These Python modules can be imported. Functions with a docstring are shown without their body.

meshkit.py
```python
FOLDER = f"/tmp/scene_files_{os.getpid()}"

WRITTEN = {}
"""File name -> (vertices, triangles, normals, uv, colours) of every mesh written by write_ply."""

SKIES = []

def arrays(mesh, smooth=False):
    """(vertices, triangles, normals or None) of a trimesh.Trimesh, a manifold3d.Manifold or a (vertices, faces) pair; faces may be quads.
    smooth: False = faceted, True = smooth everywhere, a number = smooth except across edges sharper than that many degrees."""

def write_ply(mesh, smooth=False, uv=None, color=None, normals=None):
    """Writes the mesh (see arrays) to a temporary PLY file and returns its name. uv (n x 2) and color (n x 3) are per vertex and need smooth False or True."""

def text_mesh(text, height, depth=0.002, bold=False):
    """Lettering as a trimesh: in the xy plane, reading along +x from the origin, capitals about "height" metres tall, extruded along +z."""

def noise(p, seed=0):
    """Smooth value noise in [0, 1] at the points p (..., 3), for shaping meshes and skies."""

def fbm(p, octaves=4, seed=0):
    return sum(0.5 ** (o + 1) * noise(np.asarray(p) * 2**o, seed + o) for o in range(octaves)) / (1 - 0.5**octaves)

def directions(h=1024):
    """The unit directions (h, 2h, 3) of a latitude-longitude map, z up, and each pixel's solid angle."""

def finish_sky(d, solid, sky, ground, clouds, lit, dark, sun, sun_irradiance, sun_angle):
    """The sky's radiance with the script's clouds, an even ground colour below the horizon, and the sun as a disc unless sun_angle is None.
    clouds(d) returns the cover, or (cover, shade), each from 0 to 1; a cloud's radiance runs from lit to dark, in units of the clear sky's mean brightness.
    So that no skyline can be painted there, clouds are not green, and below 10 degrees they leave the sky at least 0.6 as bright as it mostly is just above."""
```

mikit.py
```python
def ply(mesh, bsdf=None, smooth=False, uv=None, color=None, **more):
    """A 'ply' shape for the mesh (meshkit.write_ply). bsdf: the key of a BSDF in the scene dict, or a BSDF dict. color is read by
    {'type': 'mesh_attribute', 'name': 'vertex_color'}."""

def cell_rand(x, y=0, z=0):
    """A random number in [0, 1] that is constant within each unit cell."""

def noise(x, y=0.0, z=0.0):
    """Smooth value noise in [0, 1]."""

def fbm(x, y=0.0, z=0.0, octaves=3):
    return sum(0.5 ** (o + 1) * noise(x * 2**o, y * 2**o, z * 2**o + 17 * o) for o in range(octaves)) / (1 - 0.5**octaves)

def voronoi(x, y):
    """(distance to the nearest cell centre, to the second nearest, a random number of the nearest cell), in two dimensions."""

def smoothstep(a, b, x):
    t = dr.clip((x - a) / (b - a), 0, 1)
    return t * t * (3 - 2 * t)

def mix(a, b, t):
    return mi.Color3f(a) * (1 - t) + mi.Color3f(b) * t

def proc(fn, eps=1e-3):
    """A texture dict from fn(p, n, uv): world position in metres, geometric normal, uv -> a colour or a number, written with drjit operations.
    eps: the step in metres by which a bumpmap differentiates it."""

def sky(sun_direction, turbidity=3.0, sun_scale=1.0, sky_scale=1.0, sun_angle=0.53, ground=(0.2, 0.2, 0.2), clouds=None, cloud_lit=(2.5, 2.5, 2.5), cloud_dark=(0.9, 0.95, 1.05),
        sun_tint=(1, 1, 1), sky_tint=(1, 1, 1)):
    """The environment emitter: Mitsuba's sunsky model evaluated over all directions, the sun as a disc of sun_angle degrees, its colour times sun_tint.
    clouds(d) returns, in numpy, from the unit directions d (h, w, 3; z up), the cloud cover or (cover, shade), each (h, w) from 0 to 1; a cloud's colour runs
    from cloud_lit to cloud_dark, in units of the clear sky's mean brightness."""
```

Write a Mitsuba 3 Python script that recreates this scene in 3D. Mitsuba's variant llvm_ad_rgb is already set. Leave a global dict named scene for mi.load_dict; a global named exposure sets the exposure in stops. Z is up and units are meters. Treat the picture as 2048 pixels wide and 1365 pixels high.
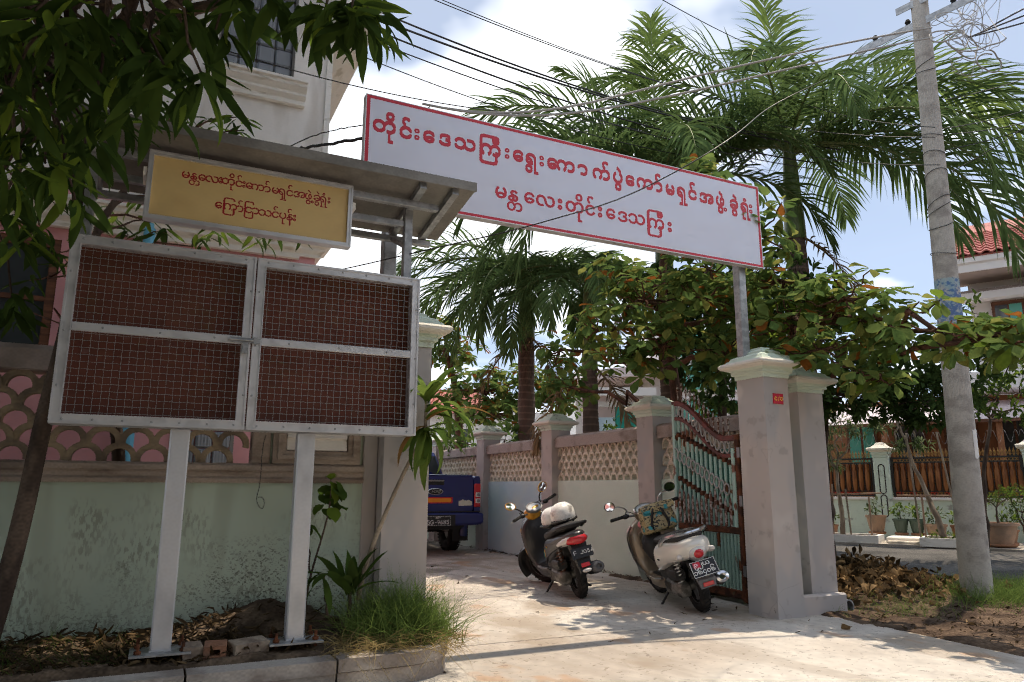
import math, random
import numpy as np
import trimesh, shapely
import shapely.geometry as sg
from shapely import affinity
import drjit as dr
import mitsuba as mi
import mikit, meshkit
from mikit import proc, noise, fbm, voronoi, cell_rand, smoothstep, mix

T = mi.ScalarTransform4f
scene, labels = {'type': 'scene'}, {}
rng = np.random.default_rng(11)
PI = math.pi

# ------------------------------------------------------------------ camera, sky, exposure
# x runs along the street front to the right, y into the compound, z up; the eye is 1.1 m above the drive
YAW, PITCH, ROLL = math.radians(26.0), math.radians(11.4), math.radians(0.2)
FWD = np.array([math.sin(YAW) * math.cos(PITCH), math.cos(YAW) * math.cos(PITCH), math.sin(PITCH)])
RIGHT = np.array([math.cos(YAW), -math.sin(YAW), 0.0])
UP = np.cross(RIGHT, FWD)
UP = UP * math.cos(ROLL) - RIGHT * math.sin(ROLL)
EYE = np.array([0.0, 0.0, 1.1])
scene['camera'] = {'type': 'perspective', 'fov': 2 * math.degrees(math.atan(1024 / 1455)), 'fov_axis': 'x', 'near_clip': 0.05, 'far_clip': 2000.0,
                   'to_world': T().look_at(origin=EYE.tolist(), target=(EYE + FWD).tolist(), up=UP.tolist())}


def clouds(d):
    p = d / np.maximum(d[..., 2:3] + 0.25, 0.2)
    n = meshkit.fbm(p * 1.6 + [8.1, 1.9, 0], 5, 4)
    fine = meshkit.fbm(p * 7.0, 4, 9)
    cover = np.clip((n * 0.72 + fine * 0.28 - 0.395) / 0.15, 0.30, 1)
    shade = np.clip((meshkit.fbm(p * 2.6, 4, 21) - 0.50) * 2.2, 0, 0.6)
    return cover, shade


SUN = (0.25, 0.09, 1.0)
scene['sky'] = mikit.sky(SUN, turbidity=3, sun_scale=1.0, sky_scale=1.0, clouds=clouds, cloud_lit=(4.6, 4.7, 4.8), cloud_dark=(3.9, 4.1, 4.4), sky_tint=(0.86, 1.04, 1.18))
exposure = 1.6

# ------------------------------------------------------------------ materials


def pr(color, rough=0.6, spec=0.5, **k):
    c = {'type': 'rgb', 'value': list(color)} if isinstance(color, (tuple, list)) else color
    return {'type': 'principled', 'base_color': c, 'roughness': rough, 'specular': spec, **k}


def two(b):
    return {'type': 'twosided', 'bsdf': b}


def bump(b, fn, scale, eps=1e-3):
    return {'type': 'bumpmap', 'arbitrary': proc(fn, eps), 'scale': scale, 'bsdf': b}


def mat(name, b):
    scene['m_' + name] = b


def M(name):
    return 'm_' + name


def simple(name, color, rough=0.6, spec=0.5, **k):
    mat(name, two(pr(color, rough, spec, **k)))


def spots(a, b, s, lo=0.4, hi=0.65, fine=0.0, stretch=(1, 1, 1)):
    """two colours in patches of 1/s metres, with fine grain"""
    def fn(p, n, uv):
        t = smoothstep(lo, hi, fbm(p.x * s * stretch[0], p.y * s * stretch[1], p.z * s * stretch[2], 4))
        c = mix(a, b, t)
        return c * (1 + fine * (noise(p.x * 90, p.y * 90, p.z * 90) - 0.5)) if fine else c
    return proc(fn)


def leafmat(name, color, trans, rough=0.42, spec=0.5, vary=0.35):
    lo, hi = tuple(float(v) * (1 - vary) for v in color), tuple(float(v) * (1 + vary) for v in color)

    def fn(p, n, uv):
        return mix(lo, hi, noise(p.x * 9, p.y * 9, p.z * 9))
    mat(name, {'type': 'principledthin', 'base_color': proc(fn), 'roughness': rough, 'spec_trans': 0.0, 'diff_trans': trans, 'eta': 1.45})


def dirty(base, dark, grain=34.0, amount=0.5):
    return spots(base, dark, 1.7, 0.5, 0.8, 0.12)


# walls and ground
def drive_color(p, n, uv):
    big = fbm(p.x * 0.9, p.y * 0.9, 1, 4)
    fine = fbm(p.x * 14, p.y * 14, 3, 4)
    c = mix((0.37, 0.33, 0.285), (0.49, 0.465, 0.42), smoothstep(0.3, 0.7, big))
    c = c * (0.84 + 0.32 * fine)
    stain = smoothstep(0.57, 0.72, fbm(p.x * 1.7 + 9, p.y * 1.1, 7, 5))
    c = mix(c, (0.24, 0.185, 0.13), stain * 0.6)
    wet = smoothstep(0.56, 0.64, fbm(p.x * 0.8 + 2.2, p.y * 0.7 - 3, 2, 4)) * smoothstep(7.0, 9.0, p.y) * smoothstep(0.4, 0.6, fbm(p.x * 3, p.y * 3, 6, 3) + 0.1)
    c = mix(c, (0.13, 0.115, 0.09), wet * 0.7)
    rust = smoothstep(0.70, 0.80, fbm(p.x * 3.1, p.y * 2.1, 12, 4))
    c = mix(c, (0.36, 0.2, 0.1), rust * 0.5)
    streak = smoothstep(0.55, 0.75, fbm(p.x * 5.5 + 0.8 * p.y, p.y * 0.45, 21, 4))
    c = mix(c, (0.30, 0.26, 0.215), streak * 0.45)
    speck = smoothstep(0.84, 0.93, noise(p.x * 38, p.y * 38, 5))
    c = mix(c, (0.12, 0.10, 0.08), speck * 0.5)
    crack = smoothstep(0.005, 0.0, dr.abs(fbm(p.x * 0.5 + 4, p.y * 0.5, 31, 5) - 0.5))
    return mix(c, (0.2, 0.17, 0.14), crack * 0.2)


mat('drive', bump(pr(proc(drive_color), 0.85, 0.25), lambda p, n, uv: fbm(p.x * 30, p.y * 30, 1, 3) + 0.35 * dr.sin(p.y * 200 + 3 * noise(p.x * 2, p.y * 2)) * noise(p.x * 2, p.y * 3), 0.005, 2e-3))
mat('asphalt', bump(pr(spots((0.055, 0.054, 0.052), (0.10, 0.096, 0.09), 1.3, 0.35, 0.65, 0.9), 0.85, 0.2), lambda p, n, uv: noise(p.x * 120, p.y * 120), 0.003))
mat('earth', two(bump(pr(spots((0.10, 0.07, 0.045), (0.17, 0.125, 0.085), 6, 0.35, 0.65, 0.8), 0.95, 0.1), lambda p, n, uv: fbm(p.x * 40, p.y * 40, p.z * 40, 3), 0.012, 2e-3)))
mat('humus', two(bump(pr(spots((0.070, 0.052, 0.038), (0.15, 0.112, 0.08), 8, 0.35, 0.7, 0.8), 0.95, 0.1), lambda p, n, uv: fbm(p.x * 55, p.y * 55, p.z * 55, 3), 0.014, 2e-3)))
mat('soil', two(bump(pr(spots((0.055, 0.038, 0.028), (0.12, 0.085, 0.06), 7, 0.35, 0.7, 0.9), 0.95, 0.1), lambda p, n, uv: fbm(p.x * 55, p.y * 55, p.z * 55, 3), 0.012, 2e-3)))
mat('verge', bump(pr(spots((0.36, 0.33, 0.29), (0.26, 0.23, 0.19), 2.5, 0.4, 0.65, 0.4), 0.9, 0.2), lambda p, n, uv: fbm(p.x * 30, p.y * 30, 1, 3), 0.004))


def stucco_color(p, n, uv):
    a = fbm(p.x * 2.6, p.y * 2.6, p.z * 1.1, 4)
    c = mix((0.47, 0.415, 0.385), (0.41, 0.385, 0.375), smoothstep(0.42, 0.56, a))
    c = mix(c, (0.54, 0.49, 0.455), smoothstep(0.6, 0.75, fbm(p.x * 4 + 3, p.y * 4, p.z * 2.5, 3)) * 0.7)
    scuff = smoothstep(0.66, 0.78, fbm(p.x * 9, p.y * 9, p.z * 7 + 5, 4))
    c = mix(c, (0.26, 0.23, 0.21), scuff * 0.4)
    crack = smoothstep(0.004, 0.0, dr.abs(fbm(p.x * 1.8 + p.y * 1.3, p.z * 1.3, 3, 4) - 0.47)) * smoothstep(0.55, 0.7, noise(p.x * 3, p.y * 3, p.z * 2))
    return mix(c, (0.2, 0.18, 0.165), crack * 0.22)


mat('stucco', two(bump(pr(proc(stucco_color), 0.8, 0.25), lambda p, n, uv: fbm(p.x * 22, p.y * 22, p.z * 22, 3), 0.004, 2e-3)))


def mint_color(p, n, uv):
    """pale green wall paint with rain streaks and specks of mud and algae near its foot"""
    c = mix((0.38, 0.47, 0.37), (0.46, 0.53, 0.44), fbm(p.x * 1.5, p.y * 1.5, p.z * 1.5, 3))
    streak = smoothstep(0.52, 0.75, fbm(p.x * 9, p.y * 9, p.z * 0.7, 3))
    c = mix(c, (0.3, 0.33, 0.25), streak * 0.45)
    speckle = smoothstep(0.50, 0.70, fbm(p.x * 75, p.y * 75, p.z * 75, 3)) * smoothstep(0.38, 0.72, fbm(p.x * 2.2, p.y * 2.2, p.z * 1.6 + 3, 4) + 0.40 - p.z * 0.62)
    blotch = smoothstep(0.50, 0.66, fbm(p.x * 3.1 + 4, p.y * 3, p.z * 2.2, 5) + 0.20 - p.z * 0.30)  # grainy darker blotches, denser towards the foot of the wall
    c = mix(c, (0.13, 0.125, 0.09), blotch * smoothstep(0.44, 0.66, fbm(p.x * 80, p.y * 80, p.z * 22, 4)) * 0.45)
    return mix(c, (0.07, 0.06, 0.045), speckle * 0.8)


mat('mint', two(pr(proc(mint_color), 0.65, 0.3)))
mat('mint_drive', two(pr(spots((0.55, 0.67, 0.57), (0.61, 0.71, 0.61), 1.4, 0.35, 0.65, 0.1), 0.6, 0.35)))
mat('blue_wash', two(pr(spots((0.45, 0.60, 0.68), (0.52, 0.64, 0.65), 1.4, 0.35, 0.65, 0.1), 0.6, 0.35)))
mat('cap_paint', two(bump(pr(spots((0.57, 0.66, 0.56), (0.30, 0.31, 0.27), 7, 0.62, 0.78, 0.1), 0.7, 0.3), lambda p, n, uv: fbm(p.x * 40, p.y * 40, p.z * 40, 2), 0.002)))
mat('cap_cream', two(bump(pr(spots((0.68, 0.65, 0.57), (0.40, 0.36, 0.29), 8, 0.60, 0.78, 0.1), 0.7, 0.3), lambda p, n, uv: fbm(p.x * 40, p.y * 40, p.z * 40, 2), 0.002)))
mat('lattice', two(bump(pr(spots((0.68, 0.61, 0.50), (0.50, 0.44, 0.34), 9, 0.45, 0.75, 0.2), 0.85, 0.2), lambda p, n, uv: fbm(p.x * 60, p.y * 60, p.z * 60, 2), 0.002)))
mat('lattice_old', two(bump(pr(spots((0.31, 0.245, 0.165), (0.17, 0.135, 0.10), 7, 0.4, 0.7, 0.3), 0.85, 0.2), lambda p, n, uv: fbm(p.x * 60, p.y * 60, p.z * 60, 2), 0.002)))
mat('coping', two(bump(pr(spots((0.38, 0.325, 0.30), (0.25, 0.21, 0.185), 5, 0.45, 0.7, 0.2), 0.85, 0.2), lambda p, n, uv: fbm(p.x * 30, p.y * 30, p.z * 30, 3), 0.004)))
mat('moulding', two(pr(spots((0.36, 0.30, 0.25), (0.24, 0.19, 0.155), 4, 0.42, 0.7, 0.25, (1, 1, 4)), 0.8, 0.25)))
mat('kerb', two(bump(pr(spots((0.40, 0.37, 0.34), (0.25, 0.22, 0.20), 5, 0.4, 0.65, 0.35), 0.9, 0.2), lambda p, n, uv: fbm(p.x * 35, p.y * 35, p.z * 35, 3), 0.006)))
mat('white_wall', two(pr(spots((0.74, 0.71, 0.67), (0.62, 0.58, 0.53), 2.0, 0.5, 0.8, 0.05, (3, 3, 0.6)), 0.7, 0.3)))
mat('white_trim', two(pr(spots((0.76, 0.74, 0.69), (0.52, 0.49, 0.42), 6, 0.6, 0.8, 0.1, (1, 1, 3)), 0.65, 0.3)))
mat('pink_wall', two(pr(spots((0.66, 0.33, 0.35), (0.57, 0.28, 0.30), 2.0, 0.4, 0.7, 0.05), 0.7, 0.3)))
simple('pipe_blue', (0.12, 0.42, 0.62), 0.4)
mat('wood_brown', two(pr(spots((0.17, 0.07, 0.035), (0.10, 0.04, 0.022), 6, 0.3, 0.7, 0.2, (1, 1, 6)), 0.5)))
simple('dark_glass', (0.05, 0.058, 0.065), 0.06, 0.8)
mat('glass_block', two(bump(pr((0.20, 0.22, 0.25), 0.12, 0.8), lambda p, n, uv: 0.5 + 0.25 * dr.sin(p.x * 240) + 0.25 * dr.sin(p.z * 240), 0.008, 2e-3)))
simple('mortar', (0.22, 0.21, 0.20), 0.85)

# metals
mat('galv', two(pr(spots((0.38, 0.395, 0.41), (0.27, 0.285, 0.30), 22, 0.4, 0.65, 0.12), 0.45, 0.5, metallic=0.55)))
mat('silver_paint', two(pr(spots((0.55, 0.565, 0.59), (0.42, 0.435, 0.46), 6, 0.45, 0.7, 0.06, (1, 1, 0.4)), 0.38, 0.5, metallic=0.35)))
mat('aluminium', two(pr(spots((0.62, 0.63, 0.65), (0.52, 0.53, 0.55), 12, 0.4, 0.7, 0.05), 0.4, 0.5, metallic=0.5)))
simple('wire_metal', (0.30, 0.30, 0.30), 0.4, 0.5, metallic=0.5)
mat('roof_sheet', two(pr(spots((0.25, 0.24, 0.22), (0.17, 0.162, 0.148), 4, 0.4, 0.7, 0.2), 0.55, 0.4, metallic=0.25)))
mat('board_red', two(bump(pr(proc(lambda p, n, uv: mix((0.115, 0.038, 0.027), (0.16, 0.053, 0.036), 0.55 * cell_rand(dr.floor(p.x / 0.085), 1, dr.floor(p.z / 0.1)) + 0.45 * fbm(p.x * 20, 0, p.z * 60, 3))), 0.7, 0.3), lambda p, n, uv: fbm(p.x * 50, 0, p.z * 120, 2), 0.002)))
mat('pane', {'type': 'thindielectric', 'int_ior': 1.45})
mat('rust', two(bump(pr(spots((0.14, 0.052, 0.026), (0.05, 0.026, 0.018), 16, 0.35, 0.65, 0.5), 0.9, 0.15), lambda p, n, uv: fbm(p.x * 90, p.y * 90, p.z * 90, 2), 0.003)))
mat('gate_paint', two(pr(spots((0.36, 0.53, 0.46), (0.17, 0.065, 0.03), 9, 0.60, 0.66, 0.1, (1, 1, 0.6)), 0.5, 0.4)))
mat('gate_red', two(pr(spots((0.15, 0.03, 0.02), (0.08, 0.025, 0.016), 14, 0.4, 0.65, 0.3), 0.6, 0.35)))
mat('gate_worn', two(pr(spots((0.40, 0.37, 0.34), (0.12, 0.05, 0.03), 38, 0.42, 0.55, 0.2), 0.7, 0.3)))
simple('gate_sheet', (0.05, 0.17, 0.14), 0.5)
simple('ring_grey', (0.36, 0.35, 0.33), 0.5, 0.5, metallic=0.2)
simple('steel_grey', (0.22, 0.22, 0.225), 0.45, 0.5, metallic=0.3)

# signs
mat('vinyl', two(bump(pr((0.67, 0.705, 0.84), 0.35, 0.4), lambda p, n, uv: fbm(p.x * 3, 0, p.z * 9, 3) + 0.5 * fbm(p.x * 9, 1, p.z * 5, 2), 0.007, 4e-3)))
simple('sign_red', (0.52, 0.012, 0.035), 0.4)
mat('yellow_board', two(pr(spots((0.60, 0.44, 0.19), (0.55, 0.39, 0.165), 3.5, 0.5, 0.75, 0.04), 0.5, 0.4)))
simple('letter_maroon', (0.30, 0.008, 0.014), 0.45)
simple('plate_black', (0.012, 0.012, 0.013), 0.4)
simple('print_white', (0.75, 0.75, 0.74), 0.5)
simple('print_yellow', (0.8, 0.5, 0.06), 0.5)

# vehicles
def paint(name, color, rough=0.3, metallic=0.0, cc=1.0):
    mat(name, two(pr(color, rough, 0.5, metallic=metallic, clearcoat=cc, clearcoat_gloss=0.92)))


paint('truck_blue', (0.008, 0.016, 0.13), 0.3, 0.25)
paint('bike_black', (0.018, 0.018, 0.020), 0.35, 0.1, 0.5)
paint('bike_grey', (0.05, 0.05, 0.053), 0.32, 0.4, 0.8)
paint('bike_gold', (0.62, 0.30, 0.03), 0.3, 0.25)
paint('bike_white', (0.74, 0.72, 0.66), 0.3, 0.1)
paint('bike_bronze', (0.29, 0.225, 0.16), 0.3, 0.5)
paint('helmet_white', (0.78, 0.77, 0.74), 0.25)
mat('helmet_scuffed', two(pr(spots((0.76, 0.74, 0.70), (0.30, 0.28, 0.26), 11, 0.52, 0.66, 0.2), 0.35, 0.5, clearcoat=0.6)))
simple('teal_decal', (0.02, 0.16, 0.16), 0.35)
simple('plastic_black', (0.016, 0.016, 0.017), 0.5, 0.45)
simple('plastic_grey', (0.16, 0.16, 0.165), 0.5, 0.45)
simple('seat_black', (0.022, 0.021, 0.022), 0.55, 0.45)
mat('rubber', two(pr(spots((0.017, 0.017, 0.017), (0.05, 0.045, 0.04), 10, 0.5, 0.75, 0.3), 0.85, 0.3)))
simple('chrome', (0.72, 0.72, 0.73), 0.15, 0.5, metallic=1.0)
simple('mirror', (0.85, 0.86, 0.87), 0.03, 0.5, metallic=1.0)
mat('engine', two(pr(spots((0.24, 0.23, 0.21), (0.08, 0.075, 0.065), 14, 0.4, 0.65, 0.3), 0.55, 0.4, metallic=0.5)))
simple('lens_red', (0.52, 0.012, 0.02), 0.1, 0.6, clearcoat=1.0)
simple('lens_clear', (0.58, 0.56, 0.55), 0.1, 0.7, clearcoat=1.0)
simple('dial', (0.62, 0.64, 0.66), 0.12, 0.6, clearcoat=1.0)
simple('orange_strip', (0.75, 0.27, 0.02), 0.4)
simple('sticker', (0.62, 0.62, 0.52), 0.6)
mat('bag_cloth', two(pr(proc(lambda p, n, uv: mix(mix((0.42, 0.33, 0.17), (0.05, 0.045, 0.035), smoothstep(0.55, 0.60, fbm(p.x * 60, p.y * 60, p.z * 60, 2))), (0.05, 0.30, 0.36), smoothstep(0.64, 0.69, fbm(p.x * 14 + 7, p.y * 14, p.z * 14, 2)))), 0.4, 0.4)))
simple('pink', (0.75, 0.25, 0.27), 0.5)

# plants
leafmat('mango_dark', (0.046, 0.082, 0.020), 0.75, 0.34)
leafmat('mango_mid', (0.070, 0.122, 0.027), 0.85, 0.34)
leafmat('mango_lime', (0.16, 0.24, 0.035), 1.0, 0.4)
leafmat('almond_a', (0.125, 0.205, 0.060), 0.75, 0.27)
leafmat('almond_b', (0.175, 0.245, 0.070), 0.85, 0.27)
leafmat('almond_c', (0.26, 0.275, 0.075), 0.9, 0.27)
leafmat('almond_rust', (0.28, 0.105, 0.025), 0.8, 0.5)
leafmat('palm_leaf', (0.115, 0.180, 0.065), 0.6, 0.25)
leafmat('palm_pale', (0.20, 0.28, 0.075), 0.8, 0.34)
leafmat('strap', (0.17, 0.25, 0.055), 0.85, 0.36)
leafmat('strap_dry', (0.28, 0.16, 0.06), 0.6, 0.6)
leafmat('shrub', (0.065, 0.105, 0.028), 0.8, 0.42)
leafmat('shrub_grey', (0.17, 0.21, 0.11), 0.7, 0.5)
leafmat('shrub_dark', (0.055, 0.095, 0.030), 0.6, 0.42)
leafmat('grass_green', (0.17, 0.25, 0.065), 0.8, 0.5)
leafmat('grass_straw', (0.36, 0.28, 0.13), 0.6, 0.6)
leafmat('litter', (0.075, 0.053, 0.030), 0.12, 0.6, vary=0.7)
leafmat('litter_pale', (0.22, 0.15, 0.08), 0.25, 0.6, vary=0.6)
mat('bark', two(bump(pr(spots((0.115, 0.085, 0.065), (0.055, 0.04, 0.032), 11, 0.35, 0.65, 0.5, (1, 1, 0.4)), 0.9, 0.2), lambda p, n, uv: fbm(p.x * 50, p.y * 50, p.z * 22, 3), 0.012, 2e-3)))
mat('bark_red', two(bump(pr(spots((0.15, 0.075, 0.05), (0.07, 0.04, 0.03), 9, 0.35, 0.65, 0.5, (1, 1, 0.4)), 0.9, 0.2), lambda p, n, uv: fbm(p.x * 50, p.y * 50, p.z * 22, 3), 0.012, 2e-3)))
mat('bark_pale', two(bump(pr(spots((0.34, 0.28, 0.21), (0.20, 0.16, 0.12), 9, 0.35, 0.65, 0.3, (1, 1, 0.4)), 0.85, 0.2), lambda p, n, uv: fbm(p.x * 50, p.y * 50, p.z * 40, 2), 0.006, 2e-3)))
mat('palm_trunk', two(bump(pr(proc(lambda p, n, uv: mix((0.15, 0.105, 0.085), (0.25, 0.185, 0.15), smoothstep(0.80, 0.97, dr.sin(p.z * 48 + 2.5 * noise(p.x * 2, p.y * 2, p.z * 3)) * 0.5 + 0.5) * 0.8) * (0.75 + 0.5 * fbm(p.x * 12, p.y * 12, p.z * 6, 3))), 0.85, 0.2), lambda p, n, uv: dr.sin(p.z * 48 + 2.5 * noise(p.x * 2, p.y * 2, p.z * 3)) + 0.4 * fbm(p.x * 40, p.y * 40, p.z * 20, 2), 0.006, 2e-3)))
mat('crownshaft', two(pr(spots((0.11, 0.17, 0.055), (0.15, 0.19, 0.08), 4, 0.35, 0.65, 0.1, (3, 3, 0.6)), 0.4, 0.4)))
simple('rachis', (0.15, 0.19, 0.07), 0.5)

# right side
mat('concrete_pole', two(bump(pr(spots((0.43, 0.41, 0.375), (0.30, 0.28, 0.255), 7, 0.45, 0.7, 0.3), 0.85, 0.2), lambda p, n, uv: fbm(p.x * 60, p.y * 60, p.z * 60, 3), 0.003)))
mat('pole_blue', two(pr(proc(lambda p, n, uv: mix(mix((0.43, 0.43, 0.41), (0.28, 0.40, 0.44), smoothstep(0.35, 0.65, fbm(p.x * 9, p.y * 9, p.z * 5, 3))), (0.05, 0.13, 0.34), 0.8 * smoothstep(0.50, 0.66, fbm(p.x * 40, p.y * 40, p.z * 34, 4) + 0.5 * (fbm(p.x * 4, p.y * 4, p.z * 3 + 1, 3) - 0.5)))), 0.8, 0.2)))
simple('cable_black', (0.02, 0.02, 0.022), 0.5)
simple('cable_grey', (0.30, 0.29, 0.27), 0.6)
mat('terracotta', two(pr(spots((0.32, 0.155, 0.085), (0.25, 0.16, 0.11), 6, 0.4, 0.7, 0.2), 0.8, 0.2)))
mat('pot_pale', two(pr(spots((0.36, 0.235, 0.16), (0.28, 0.20, 0.145), 6, 0.4, 0.7, 0.2), 0.8, 0.2)))
simple('pot_green', (0.055, 0.085, 0.06), 0.5)
mat('fence_wood', two(pr(spots((0.28, 0.105, 0.028), (0.18, 0.062, 0.018), 7, 0.35, 0.65, 0.2, (2, 2, 0.5)), 0.5, 0.4)))
simple('fence_black', (0.025, 0.023, 0.022), 0.5)
simple('fence_gold', (0.33, 0.18, 0.05), 0.5)
simple('fence_red', (0.55, 0.05, 0.03), 0.5)
mat('roof_red', two(bump(pr(spots((0.37, 0.125, 0.105), (0.30, 0.09, 0.08), 3, 0.4, 0.7, 0.2), 0.6, 0.3), lambda p, n, uv: fbm(p.x * 20, p.y * 20, p.z * 20, 2), 0.003)))
simple('house_white', (0.72, 0.70, 0.68), 0.7)
simple('soffit', (0.34, 0.28, 0.25), 0.8)
simple('awning', (0.58, 0.50, 0.50), 0.3, 0.5)
simple('brown_wall', (0.30, 0.13, 0.06), 0.7)
simple('teal', (0.10, 0.36, 0.38), 0.45)
simple('green_glass', (0.10, 0.42, 0.33), 0.2, 0.6)
simple('tarp_green', (0.01, 0.23, 0.17), 0.6)
simple('pale_pink', (0.68, 0.58, 0.57), 0.7)
simple('paper', (0.68, 0.68, 0.66), 0.8)
mat('brick', two(pr(spots((0.30, 0.25, 0.20), (0.20, 0.16, 0.13), 12, 0.4, 0.7, 0.4), 0.95, 0.1)))
mat('brick_red', two(pr(spots((0.27, 0.14, 0.09), (0.20, 0.13, 0.10), 12, 0.4, 0.7, 0.4), 0.95, 0.1)))

# ------------------------------------------------------------------ scene tree helpers
used = {}


def fresh(base):
    n = used.get(base, -1) + 1
    used[base] = n
    return base if n == 0 else f'{base}_{n:03d}'


def thing(name, label, cat, group=None):
    k = fresh(name)
    labels[k] = {'label': label, 'category': cat}
    if group:
        labels[k]['group'] = group
    return k


def put(name, mesh, m, parent=None, smooth=False, tw=None, label=None, cat=None, group=None, kind=None):
    """ONE entry of the scene: mesh = (vertices, faces), a trimesh, or a ply dict made before"""
    k = fresh(parent + '__' + name) if parent else fresh(name)
    d = dict(mesh) if isinstance(mesh, dict) else mikit.ply(mesh, M(m), smooth)
    if tw is not None:
        d['to_world'] = T(tw) if isinstance(tw, np.ndarray) else tw
    scene[k] = d
    e = {a: b for a, b in (('label', label), ('category', cat), ('group', group), ('kind', kind)) if b}
    if e:
        labels[k] = e
    return k


def ply(mesh, m, smooth=False):
    return mikit.ply(mesh, M(m), smooth)


# ------------------------------------------------------------------ mesh helpers: every mesh is (vertices, triangles)
def cat(ms):
    vs, fs, at = [], [], 0
    for m in ms:
        v, f = (m if isinstance(m, tuple) else (np.array(m.vertices), np.array(m.faces)))
        vs.append(v)
        fs.append(np.asarray(f) + at)
        at += len(v)
    return np.vstack(vs), np.vstack(fs)


def tri(f):
    f = np.asarray(f)
    return np.vstack([f[:, [0, 1, 2]], f[:, [0, 2, 3]]]) if f.shape[1] == 4 else f


BOXF = tri([[0, 3, 2, 1], [4, 5, 6, 7], [0, 1, 5, 4], [1, 2, 6, 5], [2, 3, 7, 6], [3, 0, 4, 7]])


def box(x0, x1, y0, y1, z0, z1):
    return np.array([[x0, y0, z0], [x1, y0, z0], [x1, y1, z0], [x0, y1, z0], [x0, y0, z1], [x1, y0, z1], [x1, y1, z1], [x0, y1, z1]], float), BOXF


def bbox_(x0, x1, y0, y1, z0, z1, c=0.01):
    """box with chamfered edges"""
    p = []
    for sx in (0, 1):
        for sy in (0, 1):
            for sz in (0, 1):
                q = np.array([[x0, x1][sx], [y0, y1][sy], [z0, z1][sz]], float)
                d = np.array([1 - 2 * sx, 1 - 2 * sy, 1 - 2 * sz]) * c
                for k in range(3):
                    e = d.copy()
                    e[k] = 0
                    p.append(q + e)
    h = trimesh.convex.convex_hull(np.array(p))
    return np.array(h.vertices), np.array(h.faces)


def hull(p):
    h = trimesh.convex.convex_hull(np.array(p, float))
    return np.array(h.vertices), np.array(h.faces)


def xf(m, mtx):
    v, f = m
    return v @ mtx[:3, :3].T + mtx[:3, 3], (f if np.linalg.det(mtx[:3, :3]) > 0 else f[:, ::-1])


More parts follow.
